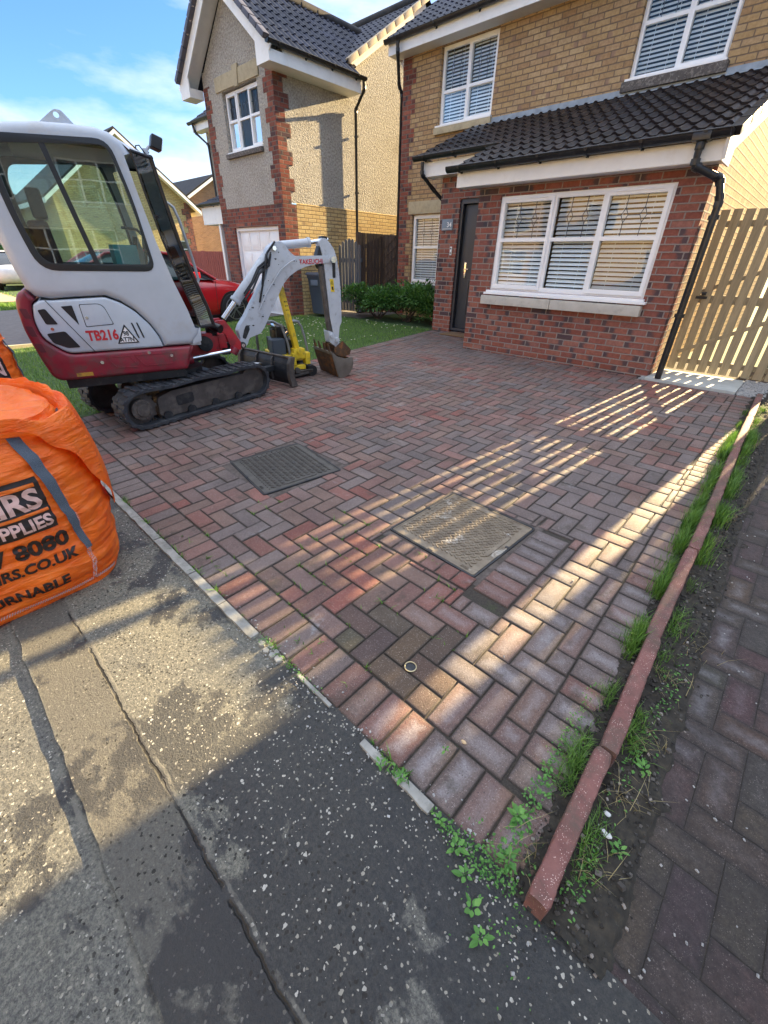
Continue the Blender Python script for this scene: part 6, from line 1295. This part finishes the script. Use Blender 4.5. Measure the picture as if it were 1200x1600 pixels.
# ================================================================== cars
def car(name, label, loc, rz, paint, group=None):
    t = thing(name, label, 'car', loc, rz, group)
    def sec(y, zb_, zt, hw, tuck=.06):
        pts = []
        prof = [(0, zb_), (.80, zb_), (.93, zb_+.05), (.985, zb_+.22*(zt-zb_)), (1.0, zb_+.45*(zt-zb_)), (.985, zb_+.68*(zt-zb_)), (.93, zb_+.88*(zt-zb_)), (.80, zt-.012), (.45, zt+.018), (0, zt+.028)]
        full = prof+[(-a, z) for a, z in prof[::-1][1:-1]]; return [(a*hw, y, z) for a, z in full]
    st_ = [(-2.12, .42, .70, .60), (-2.05, .32, .80, .76), (-1.9, .24, .86, .84), (-1.4, .18, .92, .88), (-.6, .17, .93, .885), (.3, .17, .93, .885), (.75, .17, .925, .88), (1.1, .18, .89, .875), (1.5, .19, .84, .86), (1.8, .21, .77, .82), (1.98, .25, .68, .74), (2.08, .32, .58, .60), (2.11, .38, .50, .50)]
    b = MB(); S_ = [sec(*q) for q in st_]; m = len(S_[0]); b.add([p for s_ in S_ for p in s_], [(i*m+k, i*m+(k+1) % m, (i+1)*m+(k+1) % m, (i+1)*m+k) for i in range(len(S_)-1) for k in range(m)]+[tuple(range(m))[::-1], tuple((len(S_)-1)*m+k for k in range(m))])
    bd = b.build('body', paint, t, smooth=60, local=True)
    gh = [(-1.75, .88, .90, .72), (-1.45, .88, 1.10, .70), (-1.0, .9, 1.34, .64), (-.4, .9, 1.40, .62), (.15, .9, 1.36, .62), (.55, .9, 1.18, .66), (.98, .885, .92, .74)]
    b = MB(); vs = []
    for y, zb_, zt, hw in gh: vs += [(-.82, y, zb_), (-hw-.02, y, zt-.04), (-hw*.85, y, zt), (hw*.85, y, zt), (hw+.02, y, zt-.04), (.82, y, zb_)]
    b.add(vs, [(i*6+k, i*6+k+1, (i+1)*6+k+1, (i+1)*6+k) for i in range(len(gh)-1) for k in range(5)]); b.build('windows', M['car_glass'], t, smooth=50, local=True)
    b = MB(); b.add([(s_*hw*.86, y, zt+.012) for y, _, zt, hw in gh[2:5] for s_ in (-1, 1)], [(0, 1, 3, 2), (2, 3, 5, 4)]); 
    for s_ in (-1, 1):
        b.tube([(s_*.82, 1.0, .90), (s_*.69, .55, 1.18), (s_*.64, .15, 1.35), (s_*.63, -.4, 1.40), (s_*.65, -1.0, 1.33), (s_*.73, -1.7, .92)], .028, 8)
    b.build('roof', paint, t, smooth=50, local=True)
    for s_ in (-1, 1):
        b = MB(); b.box((s_*.88-.04, .42, .92), (s_*.99-.04*0, .60, 1.04)) if s_ > 0 else b.box((-.99, .42, .92), (-.86, .60, 1.04)); b.build('mirror', paint, t, bevel=.03, seg=3, local=True)
        for y in (1.33, -1.27):
            b = MB(); b.cyl((s_*.74, y, .315), (s_*.882, y, .315), .355, 32); b.build('wheel_arch', M['black'], t, local=True)
            b = MB(); b.cyl((s_*.72, y, .315), (s_*.895, y, .315), .315, 36); wh = b.build('tyre', M['tyre'], t, bevel=.03, seg=3, local=True)
            b = MB(); b.cyl((s_*.885, y, .315), (s_*.898, y, .315), .225, 32)
            b.build('rim_well', M['black'], wh, local=True)
            b = MB(); b.tube([(s_*.90, y+.222*cos(2*pi*k/28), .315+.222*sin(2*pi*k/28)) for k in range(29)], .012, 6, cap=False); b.cyl((s_*.89, y, .315), (s_*.905, y, .315), .04, 14)
            for k in range(5):
                for o_ in (-.14, .14):
                    a = 2*pi*k/5+.3; b.beam((s_*.902, y+.03*cos(a), .315+.03*sin(a)), (s_*.902, y+.21*cos(a+o_), .315+.21*sin(a+o_)), .014, .022, up=(1, 0, 0))
            b.build('rim', M['alloy'], wh, local=True)
        b = MB(); b.add([(s_*.50, 2.06, .62), (s_*.76, 1.93, .66), (s_*.80, 1.80, .70), (s_*.78, 1.84, .60), (s_*.55, 2.07, .53)], [(0, 1, 2, 3, 4)]); b.build('headlight', M['chrome'], t, local=True)
        b = MB(); b.beam((s_*.872, .92, .30), (s_*.878, .95, .86), .006, .008); b.beam((s_*.888, -.2, .22), (s_*.882, -.2, .9), .006, .008); b.beam((s_*.888, -.2, .20), (s_*.886, .92, .21), .006, .012); b.build('door_seam', M['black'], bd, local=True)
    return t
car('parked_car', 'red car parked on the drive behind the excavator boom', (-10.58, 3.98, gz(4.0)), 0, M['car_red'])
car('parked_car', 'white car parked far off at the left edge behind the excavator', (-26.5, 4.35, .12), radians(80), M['car_white'])
car('parked_car', 'dark car parked at the kerb across the street', (-5, -8.1, .0), radians(90), mat('car_dark', (.03, .04, .05), .25, coat=1))
# ================================================================== bulk bags
def bagmat():
    n = N('orange_woven_bag'); v = n.coord(); q = n.xyz(v); wv = n.n('ShaderNodeTexWave'); wv.bands_direction = 'Z'; wv.inputs['Scale'].default_value = 60; wv.inputs['Distortion'].default_value = .6; n.l(v, wv.inputs['Vector'])
    a = n.noise(v, 7, 5, .6); c = n.mix(n.step(a, .3, .7), (.90, .125, .006), (.98, .215, .012)); c = n.mix(n.math('MULTIPLY', n.step(n.noise(v, 30, 4, .7), .5, .75), .25), c, (.92, .42, .20))
    cr = n.comb(q[0], q[1], n.math('MULTIPLY', q[2], 5)); w1 = n.noise(cr, 6, 5, .6, 1.0); h = n.math('ADD', n.math('MULTIPLY', w1, 2.), n.math('MULTIPLY', wv.outputs[0], .03))
    n.fin(c, .42, n.bump(h, .55, .016))
    t = n.n('ShaderNodeBsdfTranslucent'); n.l(c, t.inputs[0]); mx = n.n('ShaderNodeMixShader'); mx.inputs[0].default_value = .22; n.l(n.p.outputs[0], mx.inputs[1]); n.l(t.outputs[0], mx.inputs[2]); n.l(mx.outputs[0], n.out.inputs[0]); return n.m
M['bag'] = bagmat()
M['bag_ink'] = mat('bag_ink', (.018, .011, .010), .5, var=.3, vs=40, bs=.2); M['bag_pink'] = mat('bag_white_print', (.62, .40, .36), .5, var=.12, vs=30)
def strapmat():
    n = N('webbing'); v = n.coord('UV'); w_ = n.n('ShaderNodeTexWave'); w_.inputs['Scale'].default_value = 55; w_.inputs['Distortion'].default_value = 0; w_.bands_direction = 'DIAGONAL'; n.l(v, w_.inputs['Vector'])
    return n.fin(n.mix(n.step(w_.outputs[0], .55, .9), (.012, .016, .022), (.20, .26, .34)), .7)
M['strap'] = strapmat()
def bag(label, loc, rz, hw, ht, seed, words, full=True):
    t = thing('bulk_bag', label, 'bag', loc, rz, 'orange builders bulk bags'); rr = random.Random(seed)
    def surf(a, f, off=0.):
        """a = angle-like perimeter coordinate in metres (0 at middle of +X face), f = height fraction"""
        P = 8*hw; s_ = (a+P*4) % P; k = s_/P*2*pi
        # superellipse ring
        e = 3.7-1.0*f; c_, s2 = cos(k), sin(k); rad = 1/((abs(c_)**e+abs(s2)**e)**(1/e))
        bul = 1+.085*sin(pi*min(1, f*1.08))**.8-.07*(f > .80)*(f-.80)/.2*1.3-.03*(1-min(1, f/.10))
        sag = .014*noise.noise(Vector((c_*2.2, s2*2.2, f*9+seed)))+.010*noise.noise(Vector((c_*3, s2*3, f*24+seed)))+.005*noise.noise(Vector((c_*6, s2*6, f*50+seed)))
        r = hw*rad*bul+sag+off; return Vector((r*c_, r*s2, ht*f+.0))
    n1, n2 = 280, 110; b = MB(); vs = []
    for j in range(n2+1):
        for i in range(n1): vs.append(surf(i/n1*8*hw, j/n2))
    fs = [(j*n1+i, j*n1+(i+1) % n1, (j+1)*n1+(i+1) % n1, (j+1)*n1+i) for j in range(n2) for i in range(n1)]
    # closed top, slightly domed with folds
    base = n2*n1; R_n = 34; prev = base
    for r_i in range(1, R_n+1):
        k = 1-r_i/R_n
        for i in range(n1):
            p = Vector(vs[base+i]); ww_ = min(1, (1-k)*3); xx, yy_ = p.x*k, p.y*k; rg = 1-abs(noise.noise(Vector((xx*3.1+yy_*1.2, yy_*2.4, seed))))*2.2; r2 = 1-abs(noise.noise(Vector((xx*8, yy_*7+xx*3, seed+4))))*2; q = Vector((xx, yy_, ht+ww_*(.0+.055*rg+.022*r2))); vs.append(q)
        cur = prev+n1 if prev != base else base+n1
        for i in range(n1): fs.append((prev+i, prev+(i+1) % n1, cur+(i+1) % n1, cur+i))
        prev = cur
    b.add(vs, fs); bd = b.build('bag_body', M['bag'], t, smooth=True, local=True)
    # loose skirt flap around the top, gathered, lifting at the corners
    b = MB(); vs = []; m1, m2 = 240, 22
    for j in range(m2+1):
        g = j/m2
        for i in range(m1):
            k = 2*pi*i/m1; p = surf(i/m1*8*hw, .93, .006); cr = abs(sin(2*k))**3; nn = noise.noise(Vector((cos(k)*3.2, sin(k)*3.2, seed+3))); n2_ = noise.noise(Vector((cos(k)*9, sin(k)*9, seed+g*2)))
            out = Vector((cos(k), sin(k), 0)); corner = max(0, cos(k-radians(64)))**9*(1 if full else 0)
            rise = (.075+.06*nn)*sin(pi*min(1, g*1.6)); fall = -.62*max(0, g-.25)*(.12+.88*corner); o_ = (.05*cr+.0+.05*nn+.085*corner)*g+.05*corner*sin(pi*g)
            q = p+out*(o_+.018*n2_*g)+Vector((0, 0, rise+fall*corner*1.0+(.10-.12*g)*g*0+.02*n2_*g)); q.z += (.06 if full else -.03)*g*(1-corner); vs.append(q)
    b.add(vs, [(j*m1+i, j*m1+(i+1) % m1, (j+1)*m1+(i+1) % m1, (j+1)*m1+i) for j in range(m2) for i in range(m1)])
    fl = b.build('top_flap', M['bag'], t, smooth=True, local=True)
    # lifting straps: wide webbing running down each corner edge of every face
    for c0 in ((hw*.72), (-hw*.72)):
        for face in range(4):
            b = MB(); P = []
            for k in range(22):
                g = k/21; f = .98-.70*g; a = face*2*hw+c0*.80*(1+.0*g)+(.12*hw*g if c0 > 0 else -.12*hw*g); P.append([surf(a+.030*(1-.55*g)*(-1+2*q_/5), f, .013) for q_ in range(6)])
            vs = [q for pr in P for q in pr]; b.add(vs, [(6*k+j, 6*k+j+1, 6*k+j+7, 6*k+j+6) for k in range(21) for j in range(5)])
            o = b.build('strap', M['strap'], t, smooth=True, local=True); md = o.data; ul = md.uv_layers['UVMap'].data
            for poly in md.polygons:
                for li, vi in zip(poly.loop_indices, poly.vertices): ul[li].uv = ((vi % 6)*.07, vi//6*.16)
    # loop of strap over the top of the +X face
    for face in (0,):
        b = MB(); A_ = surf(face*2*hw-hw*.58, .97, .012); B_ = surf(face*2*hw+hw*.58, .97, .012); P = []
        for k in range(17):
            g = k/16; q = A_.lerp(B_, g); q = q+Vector((.02*sin(pi*g), 0, .06*sin(pi*g)+(.012*sin(9*g)))); P.append((q+Vector((0, 0, -.028)), q+Vector((.004, 0, .028))))
        b.add([q for pr in P for q in pr], [(2*k, 2*k+1, 2*k+3, 2*k+2) for k in range(16)]); o = b.build('lifting_loop', M['strap'], t, smooth=True, local=True)
        ul = o.data.uv_layers['UVMap'].data
        for poly in o.data.polygons:
            for li, vi in zip(poly.loop_indices, poly.vertices): ul[li].uv = ((vi % 2)*.35, vi//2*.16)
    # stitched seams at the corners
    b = MB()
    for face in range(4): b.tube([surf(face*2*hw+hw*.70+.006*sin(k*2.1), .02+.5*k/30, .004) for k in range(31)], .0035, 5)
    b.build('corner_seam', M['bag'], t, smooth=True, local=True)
    b = MB()
    for k in range(150):
        if k % 2: continue
        a = -hw*1.0+2*hw*k/150; b.tube([surf(a, .035, .003), surf(a+.010, .052, .003)], .0022, 5)
        if k < 80: zf_ = .06+.5*k/80; b.tube([surf(hw*.70-.008, zf_*.9, .005), surf(hw*.70+.012, zf_*.9+.008, .005)], .0022, 5)
    b.build('stitching', M['bag_pink'], t, local=True)
    for w_ in words: w_(t, surf, bd)
    return t
def pane_w(a0, a1, f0, f1, m, off, nm='print_panel', slant=0.):
    def fn(t, surf, bd):
        b = MB(); na, nf = 70, 30; vs = [surf(a0+(a1-a0)*i/na, f0+(f1-f0)*j/nf+slant*(i/na), off) for j in range(nf+1) for i in range(na+1)]
        b.add(vs, [(j*(na+1)+i, j*(na+1)+i+1, (j+1)*(na+1)+i+1, (j+1)*(na+1)+i) for j in range(nf) for i in range(na)]); b.build(nm, m, t, smooth=True, local=True)
    return fn
def word(s_, size, a, f, m, off, ht, align='RIGHT', bold=.0, sx=1., shear=0):
    def fn(t, surf, bd): text(s_, size, m, t, None, 'printed_lettering', bold, .0006, align, shear, wrap=lambda x, y, z: surf(a+x, f+y/ht, off+z), sx=sx, local=True)
    return fn
HT = .86; hw = .43
W1 = [pane_w(-.42, .245, .475, .76, M['bag_ink'], .005), pane_w(-.42, .225, .715, .735, M['bag'], .0068, 'print_bar'), pane_w(-.42, .235, .575, .592, M['bag'], .0068, 'print_bar'),
      word('McNAIRS', .125, .225, .607, M['bag_pink'], .0072, HT, bold=.004, sx=1.05), word('BUILDING SUPPLIES', .078, .232, .497, M['bag_pink'], .0072, HT, bold=.0022, sx=.98),
      word('0141 647 8080'[-6:], .105, .265, .355, M['bag_ink'], .005, HT, bold=.004, sx=1.08), word('MCNAIRS.CO.UK', .072, .265, .262, M['bag_ink'], .005, HT, bold=.0026, shear=.15), word('RETURNABLE', .078, .20, .115, M['bag_ink'], .005, HT, bold=.0026)]
bag('large orange bulk bag with black and white print at the left edge, nearest the camera', (-2.575, -.09, 0), radians(2), .455, .83, 1, W1)
W2_ = [pane_w(-.30, .36, .50, .86, M['bag_ink'], .005), pane_w(-.30, .34, .82, .84, M['bag'], .0068, 'print_bar'), pane_w(-.30, .35, .64, .66, M['bag'], .0068, 'print_bar'), word('McN', .13, .34, .69, M['bag_pink'], .0072, 1.0, bold=.003), word('BUIL', .10, .35, .53, M['bag_pink'], .0072, 1.0, bold=.002)]
bag('second orange bulk bag standing behind the nearest one, mostly out of frame', (-4.32, .06, 0), radians(1), .385, 1.0, 5, W2_, full=False)
# ================================================================== plants
def blades(name, pts, m, h=(.04, .09), w_=.004, lean=.5, seed=1, label=None, cat=None, kind='stuff', seg=2):
    r = random.Random(seed); V = []; Fc = []; C = []
    for (x, y, z, k) in pts:
        hh = r.uniform(*h)*k; a = r.uniform(0, 2*pi); l = r.uniform(.1, lean)*hh; dx, dy = cos(a), sin(a); px, py = -dy*w_*k/2, dx*w_*k/2; c = r.random(); b0 = len(V)
        if seg == 1: V += [(x-px, y-py, z), (x+px, y+py, z), (x+dx*l, y+dy*l, z+hh)]; Fc.append((b0, b0+1, b0+2)); C += [c, 0, 0, 1]*3
        else:
            mx_, my_ = x+dx*l*.3, y+dy*l*.3
            V += [(x-px, y-py, z), (x+px, y+py, z), (mx_+px*.8, my_+py*.8, z+hh*.55), (mx_-px*.8, my_-py*.8, z+hh*.55), (x+dx*l*1.2, y+dy*l*1.2, z+hh)]; Fc += [(b0, b0+1, b0+2, b0+3), (b0+3, b0+2, b0+4)]; C += [c, 0, 0, 1]*7
    me = bpy.data.meshes.new(name); me.from_pydata(V, [], Fc); me.materials.append(m); a = me.color_attributes.new('Col', 'FLOAT_COLOR', 'CORNER'); a.data.foreach_set('color', C)
    o = bpy.data.objects.new(name, me); COL.objects.link(o); o['label'] = label; o['category'] = cat
    if kind: o['kind'] = kind
    return o
R = random.Random(11)
# lawn between the two driveways
b = MB()
for y0, y1 in ((.60, 3), (3, 5.5), (5.5, 7.4)): b.quad((-9.75, y0, gz(y0)-.002), (lx(y0), y0, gz(y0)-.002), (lx(y1), y1, gz(y1)-.002), (-9.75 if y1 < 6.8 else -9.35, y1, gz(y1)-.002))
b.quad((-9.35, 7.4, gz(7.4)-.002), (-5.67, 7.4, gz(7.4)-.002), (-5.67, 8.8, gz(8)-.002), (-7.9, 8.8, gz(8)-.002)); b.build('lawn', M['turf'], kind='structure')
P = []
while len(P) < 62000:
    x, y = R.uniform(-9.7, -5.05), R.uniform(.62, 7.3)
    if x > lx(y)-.005 or (y > 6.85 and x < -8.2): continue
    if R.random() > .45+.55*(.5+.5*noise.noise(Vector((x*2, y*2, 0)))): continue
    P.append((x, y, gz(y)-.005, 1))
blades('lawn_grass', P, M['grass'], (.022, .055), .006, .9, 2, 'short green lawn with tiny daisies left of the driveway', 'grass', seg=1)
P = []
for x0, x1, y0, y1, n_ in ((-19, -16.5, -1.5, 4, 5000), (-30, -20, 3, 7, 2500)):
    for _ in range(n_): P.append((R.uniform(x0, x1), R.uniform(y0, y1), .04, 1))
blades('far_grass', P, M['grass'], (.05, .1), .03, .9, 3, 'strip of grass far off at the left edge', 'grass', seg=1)
b = MB()
for _ in range(260):
    x, y = R.uniform(-8.8, -5.8), R.uniform(4.5, 7.2)
    if x > lx(y)-.1 or noise.noise(Vector((x*1.5, y*1.5, 7))) < 0: continue
    z = gz(y)+.05; r = .009
    b.box((x-r, y-r, z), (x+r, y+r, z+.006))
o = b.build('daisies', mat('daisy', (.75, .72, .55), .7)); tag(o, 'scatter of tiny pale daisies in the lawn before the shrub', 'daisies'); o['kind'] = 'stuff'
# tall grass on both sides of the kerb
P = []
def tuftline(side, y0, y1, n_, k0, spread=.03, dx=0.):
    for _ in range(n_):
        y = R.uniform(y0, y1); cl = noise.noise(Vector((y*4.5, side*7, 1)))
        if R.random() > .42+1.5*cl: continue
        x = kx(y)+side*(.038+abs(R.gauss(0, spread)))+dx; e = min(1, (y-y0)/.25+.25, (y1-y)/.25+.25); P.append((x, y, gz(y)+.005, k0*e*(.75+.5*cl)))
tuftline(-1, 1.85, 4.75, 6500, 1.1, .026); tuftline(1, 2.15, 4.9, 4800, 1.05, .028); tuftline(-1, 1.25, 1.95, 900, .85, .020); tuftline(-1, 4.6, 5.6, 700, .5, .02); tuftline(1, 4.8, 5.9, 900, .6, .04)
blades('kerb_grass', P, M['tuft'], (.05, .14), .0034, .6, 4, 'thick rows of bright grass growing along both sides of the red kerb', 'grass')
P = []
tuftline(-1, .62, 1.45, 1700, .7, .026); tuftline(1, .60, 2.1, 1500, .7, .028); tuftline(-1, 1.2, 2.0, 900, 1., .02)
blades('kerb_weeds', P, M['tuft'], (.03, .085), .0035, 1.3, 5, 'sparse low weeds around the near kerb stones', 'weeds')
P = []
for cx, cy, n_, s_ in ((.10, .98, 34, .03), (.115, 1.22, 26, .035), (.105, 1.55, 24, .04), (-.05, .66, 18, .03), (.10, .76, 22, .03), (.13, 1.8, 20, .04)):
    for _ in range(n_): P.append((cx+R.gauss(0, s_), cy+R.gauss(0, s_), gz(max(cy, 0))+.004, 1))
blades('dry_grass', P, M['straw'], (.02, .06), .0018, 2.0, 6, 'straw coloured dead grass strands beside the kerb', 'grass')
# moss and seedlings in the paving joints
P = []
for _ in range(46):
    cx, cy = R.uniform(-2.3, -.62), R.uniform(.6, 1.55)
    for _ in range(R.randint(4, 16)):
        x = cx+R.gauss(0, .028); y = cy+R.gauss(0, .010) if R.random() < .5 else cy; x = (round((x-.02)/U)*U+.02) if R.random() < .5 else x
        y = (round((y-.78)/U)*U+.78) if True else y; P.append((x+R.gauss(0, .0025), y+R.gauss(0, .0025), gz(max(y, .575))-.006, 1))
for _ in range(700):
    x = R.uniform(-3.9, -.25); cl = noise.noise(Vector((x*5, 3, 2)))
    if cl > .05: P.append((x, .582+R.gauss(0, .006), .0, 1.2))
blades('joint_weeds', P, M['tuft'], (.008, .026), .0048, 1.6, 7, 'tiny moss and grass in the joints of the near pavers', 'weeds')
def leaf(b, o, d, u, ln, wd, fold=.25):
    d = d.normalized(); s_ = d.cross(u).normalized(); n_ = s_.cross(d)
    p = [o, o+d*ln*.35+s_*wd*.5+n_*ln*.05, o+d*ln*.75+s_*wd*.36+n_*ln*.02, o+d*ln-n_*ln*fold*.3, o+d*ln*.75-s_*wd*.36+n_*ln*.02, o+d*ln*.35-s_*wd*.5+n_*ln*.05]; m_ = o+d*ln*.5-n_*wd*.12
    b.add(p+[m_], [(0, 1, 6), (1, 2, 6), (2, 3, 6), (3, 4, 6), (4, 5, 6), (5, 0, 6)])
wl_ = [(-.50, .548, .036, 'broad leafed seedling on the tarmac, first from the left along the paving edge'), (-.425, .566, .042, 'broad leafed seedling against the last header pavers'), (-.265, .555, .034, 'seedling between the two cement scraps and the kerb end'), (-.19, .535, .045, 'lush seedling just left of the kerb end'), (-.135, .50, .042, 'seedling on the tarmac below the kerb end'), (-.085, .455, .046, 'pair of glossy leaves lower left of the kerb end'), (-.04, .425, .042, 'glossy seedling lowest of those below the kerb end'),
       (.09, .20, .042, 'seedling by itself at the bottom edge of the picture'), (.13, 1.12, .044, 'large leafed weed right of the second kerb stone'), (.145, .84, .036, 'green weed in the soil right of the nearest kerb stone'), (-.375, .735, .028, 'tiny cloverlike seedling on a header paver'), (-1.035, .735, .022, 'tiny seedling at a joint of the left header pavers'), (-.10, .72, .050, 'yellow green leafy weed left of the nearest kerb stone'), (.10, .66, .03, 'small weed right of the kerb end'), (-.07, .61, .05, 'leafy weed cluster at the foot of the kerb end')]
for k, (x, y, s_, lb_) in enumerate(wl_):
    t = thing('weed_plant', lb_, 'weed', (x, y, gz(max(y, .0))+.002), R.uniform(0, 6), 'broad leafed weeds along the paving edge')
    b = MB(); n_ = R.randint(7, 12) if s_ > .03 else R.randint(3, 4)
    for j in range(n_):
        a = j*2.4+R.uniform(-.3, .3); tier = j/n_; el = .25+.9*tier; b.color = (R.uniform(.2, 1), 0, 0)
        leaf(b, Vector((cos(a)*s_*.12, sin(a)*s_*.12, .004+tier*s_*.45)), Vector((cos(a), sin(a), el*.6)), Vector((0, 0, 1)), s_*R.uniform(.35, .85)*(1-.4*tier), s_*R.uniform(.22, .42)*(1-.3*tier))
    b.build('leaves', M['weed'], t, local=True, smooth=True); b = MB(); b.cyl((0, 0, -.004), (0, 0, s_*.5), .0014, 6); b.build('stem', M['weed'], t, local=True)
# low broad leafed ground cover, thickest round the end of the kerb
b = MB()
def patch(cx, cy, sx, sy, n_, l0, l1):
    for _ in range(n_):
        x, y = cx+R.gauss(0, sx), cy+R.gauss(0, sy); z = gz(max(y, 0))+.004+abs(R.gauss(0, .008))
        if abs(x-kx(y)) < .03 and y > .55: continue
        a = R.uniform(0, 6.28); s_ = R.uniform(l0, l1); b.color = (R.random()**1.5, 0, 0); leaf(b, Vector((x, y, z)), Vector((cos(a), sin(a), R.uniform(-.1, .7))), Vector((R.uniform(-.3, .3), R.uniform(-.3, .3), 1)), s_, s_*R.uniform(.4, .75))
patch(-.085, .585, .045, .035, 210, .005, .013); patch(-.14, .56, .05, .02, 100, .005, .012); patch(-.085, .78, .014, .10, 190, .006, .016); patch(.085, .70, .02, .06, 110, .005, .013)
patch(-.10, 1.02, .012, .14, 200, .005, .012); patch(.10, 1.15, .02, .10, 110, .006, .016); patch(.12, 1.5, .02, .12, 100, .006, .014); patch(-.24, .558, .03, .010, 70, .005, .011); patch(-.45, .562, .03, .008, 60, .005, .011); patch(-1.0, .572, .08, .008, 80, .004, .010); patch(-1.2, .572, .03, .012, 60, .004, .010); patch(.0, .46, .05, .05, 40, .004, .010); patch(.12, .30, .05, .05, 25, .004, .010)
o = b.build('ground_cover', M['weed']); o['kind'] = 'stuff'; tag(o, 'mat of tiny weeds round the near end of the red kerb', 'weeds')
# shrubs against the house
def shrub(label, cx, cy, rx, ry, hh, n_, seed, ls=.075, m='leaf', name='shrub', grp='green shrubs in the bed by the house', stems=9, low=0.):
    t = thing(name, label, 'shrub', (cx, cy, gz(cy)), 0, grp); r = random.Random(seed); b = MB(); cl = [(r.uniform(-.75, .75)*rx, r.uniform(-.75, .75)*ry, r.uniform(.35, .8)*hh, r.uniform(.28, .5)) for _ in range(15)]
    for _ in range(n_):
        c = r.choice(cl); a = r.uniform(0, 2*pi); e = math.asin(r.uniform(-.5, 1)); rad = c[3]*(r.uniform(.55, 1.05))*min(1, hh)
        d = Vector((cos(a)*cos(e), sin(a)*cos(e), sin(e))); p = Vector((c[0], c[1], c[2]))+Vector((d.x*rad*1.1, d.y*rad*1.1, d.z*rad*.8)); p.z = max(low+.02, p.z)
        if p.y+cy > 8.72 and cy > 6 and cy < 8.7: continue
        dd = (d+Vector((r.uniform(-.6, .6), r.uniform(-.6, .6), r.uniform(-.5, .5)))).normalized(); b.color = (r.random()**1.3, 0, 0); leaf(b, p, dd, Vector((r.uniform(-.4, .4), r.uniform(-.4, .4), 1)), ls*r.uniform(.6, 1.2), ls*r.uniform(.38, .6))
    b.build('foliage', M[m], t, local=True); b = MB()
    for _ in range(stems): a = r.uniform(0, 2*pi); q = r.choice(cl); b.tube([(r.uniform(-.1, .1), r.uniform(-.1, .1), -.05), (q[0]*.5, q[1]*.5, q[2]*.5), (q[0], q[1], q[2])], [.012, .009, .004], 6)
    b.build('stem', M['wood_brown'], t, local=True)
shrub('leafy green shrub left of centre in the bed, by the dark fence', -7.55, 7.75, .8, .5, .66, 4600, 1)
shrub('leafy green shrub in the middle of the bed under the ground floor window', -6.75, 7.85, .7, .5, .76, 4600, 2)
shrub('leafy green shrub at the right end of the bed beside the brick porch', -6.05, 7.95, .45, .42, .55, 2900, 3)
# things seen past the left edge of the excavator
shrub('dark hedge far off at the left edge of the picture', -31, 3.6, 2.4, 1.2, 1.15, 2500, 8, .22, name='hedge', grp='distant hedges')
shrub('taller dark hedge far off beyond the white car', -36, 6.6, 3, 1.5, 1.9, 2500, 9, .28, name='hedge', grp='distant hedges')
simple_house('pale house far off at the left edge of the picture', -52, -44, .0, 8.5, .2, 4.8, 7.2, M['render'], M['tile_brown'], wins=[('+x', 2, 3.6, 3, 4.2), ('+x', 5, 6.6, 3, 4.2), ('+x', 2, 3.6, 1, 2.2)])
# small litter: leaves, stones, cement crumbs
b = MB()
for _ in range(900):
    x = R.uniform(-1.6, 1.3); y = .56+abs(R.gauss(0, .06))*R.choice([-1, 1]) if R.random() < .35 else R.uniform(.5, 3.2)
    if y > .62 and x < .06: 
        if R.random() > .12: continue
    if y < .6: x = R.uniform(-1.4, .5)
    s_ = R.uniform(.0015, .0045); z = gz(max(y, 0))+.001-(.012 if x > .1 and y > .2 else 0); q = Matrix.Translation((x, y, z+s_*.4))@Matrix.Rotation(R.random()*6, 4, (R.random(), R.random(), 1)); b.box((-s_, -s_*.7, -s_*.5), (s_, s_*.7, s_*.5), M=q)
o = b.build('grit', M['gravel']); tag(o, 'loose grit scattered along the kerb and paving edge', 'grit'); o['kind'] = 'stuff'
for k, (x, y, s_, lb_) in enumerate([(-.345, .80, .010, 'small tan pebble on a header paver near the corner'), (.105, .86, .016, 'white stone right of the nearest kerb stone'), (.36, .60, .007, 'orange pebble on the dark paving at the right'), (.09, .915, .012, 'small white stone beside the kerb joint')]):
    b = MB(); b.tube([(x-s_, y, 0), (x-s_*.5, y, 0), (x, y, 0), (x+s_*.6, y, 0), (x+s_, y, 0)], [s_*.2, s_*.55, s_*.6, s_*.5, s_*.15], 8); b.v = [(p[0], p[1]+.1*p[2], p[2]*.7+gz(max(y, 0))+s_*.35) for p in b.v]
    tag(b.build('pebble', mat('pebble_%s' % 'abcd'[k], [(.45, .33, .2), (.6, .6, .6), (.5, .25, .12), (.55, .55, .55)][k], .7), smooth=True), lb_, 'pebble', 'pebbles on the paving')

split('window_seal', 'cooling_slot', 'bolt', 'ram_mount', 'side_plate', 'vent', 'slot', 'tooth', 'hanger', 'pin', 'pressed_rib', 'blade_end_plate', 'blade_arm', 'keyhole', 'handle_slot', 'hinge', 'yellow_deck', 'base_frame', 'bucket_link', 'roller')
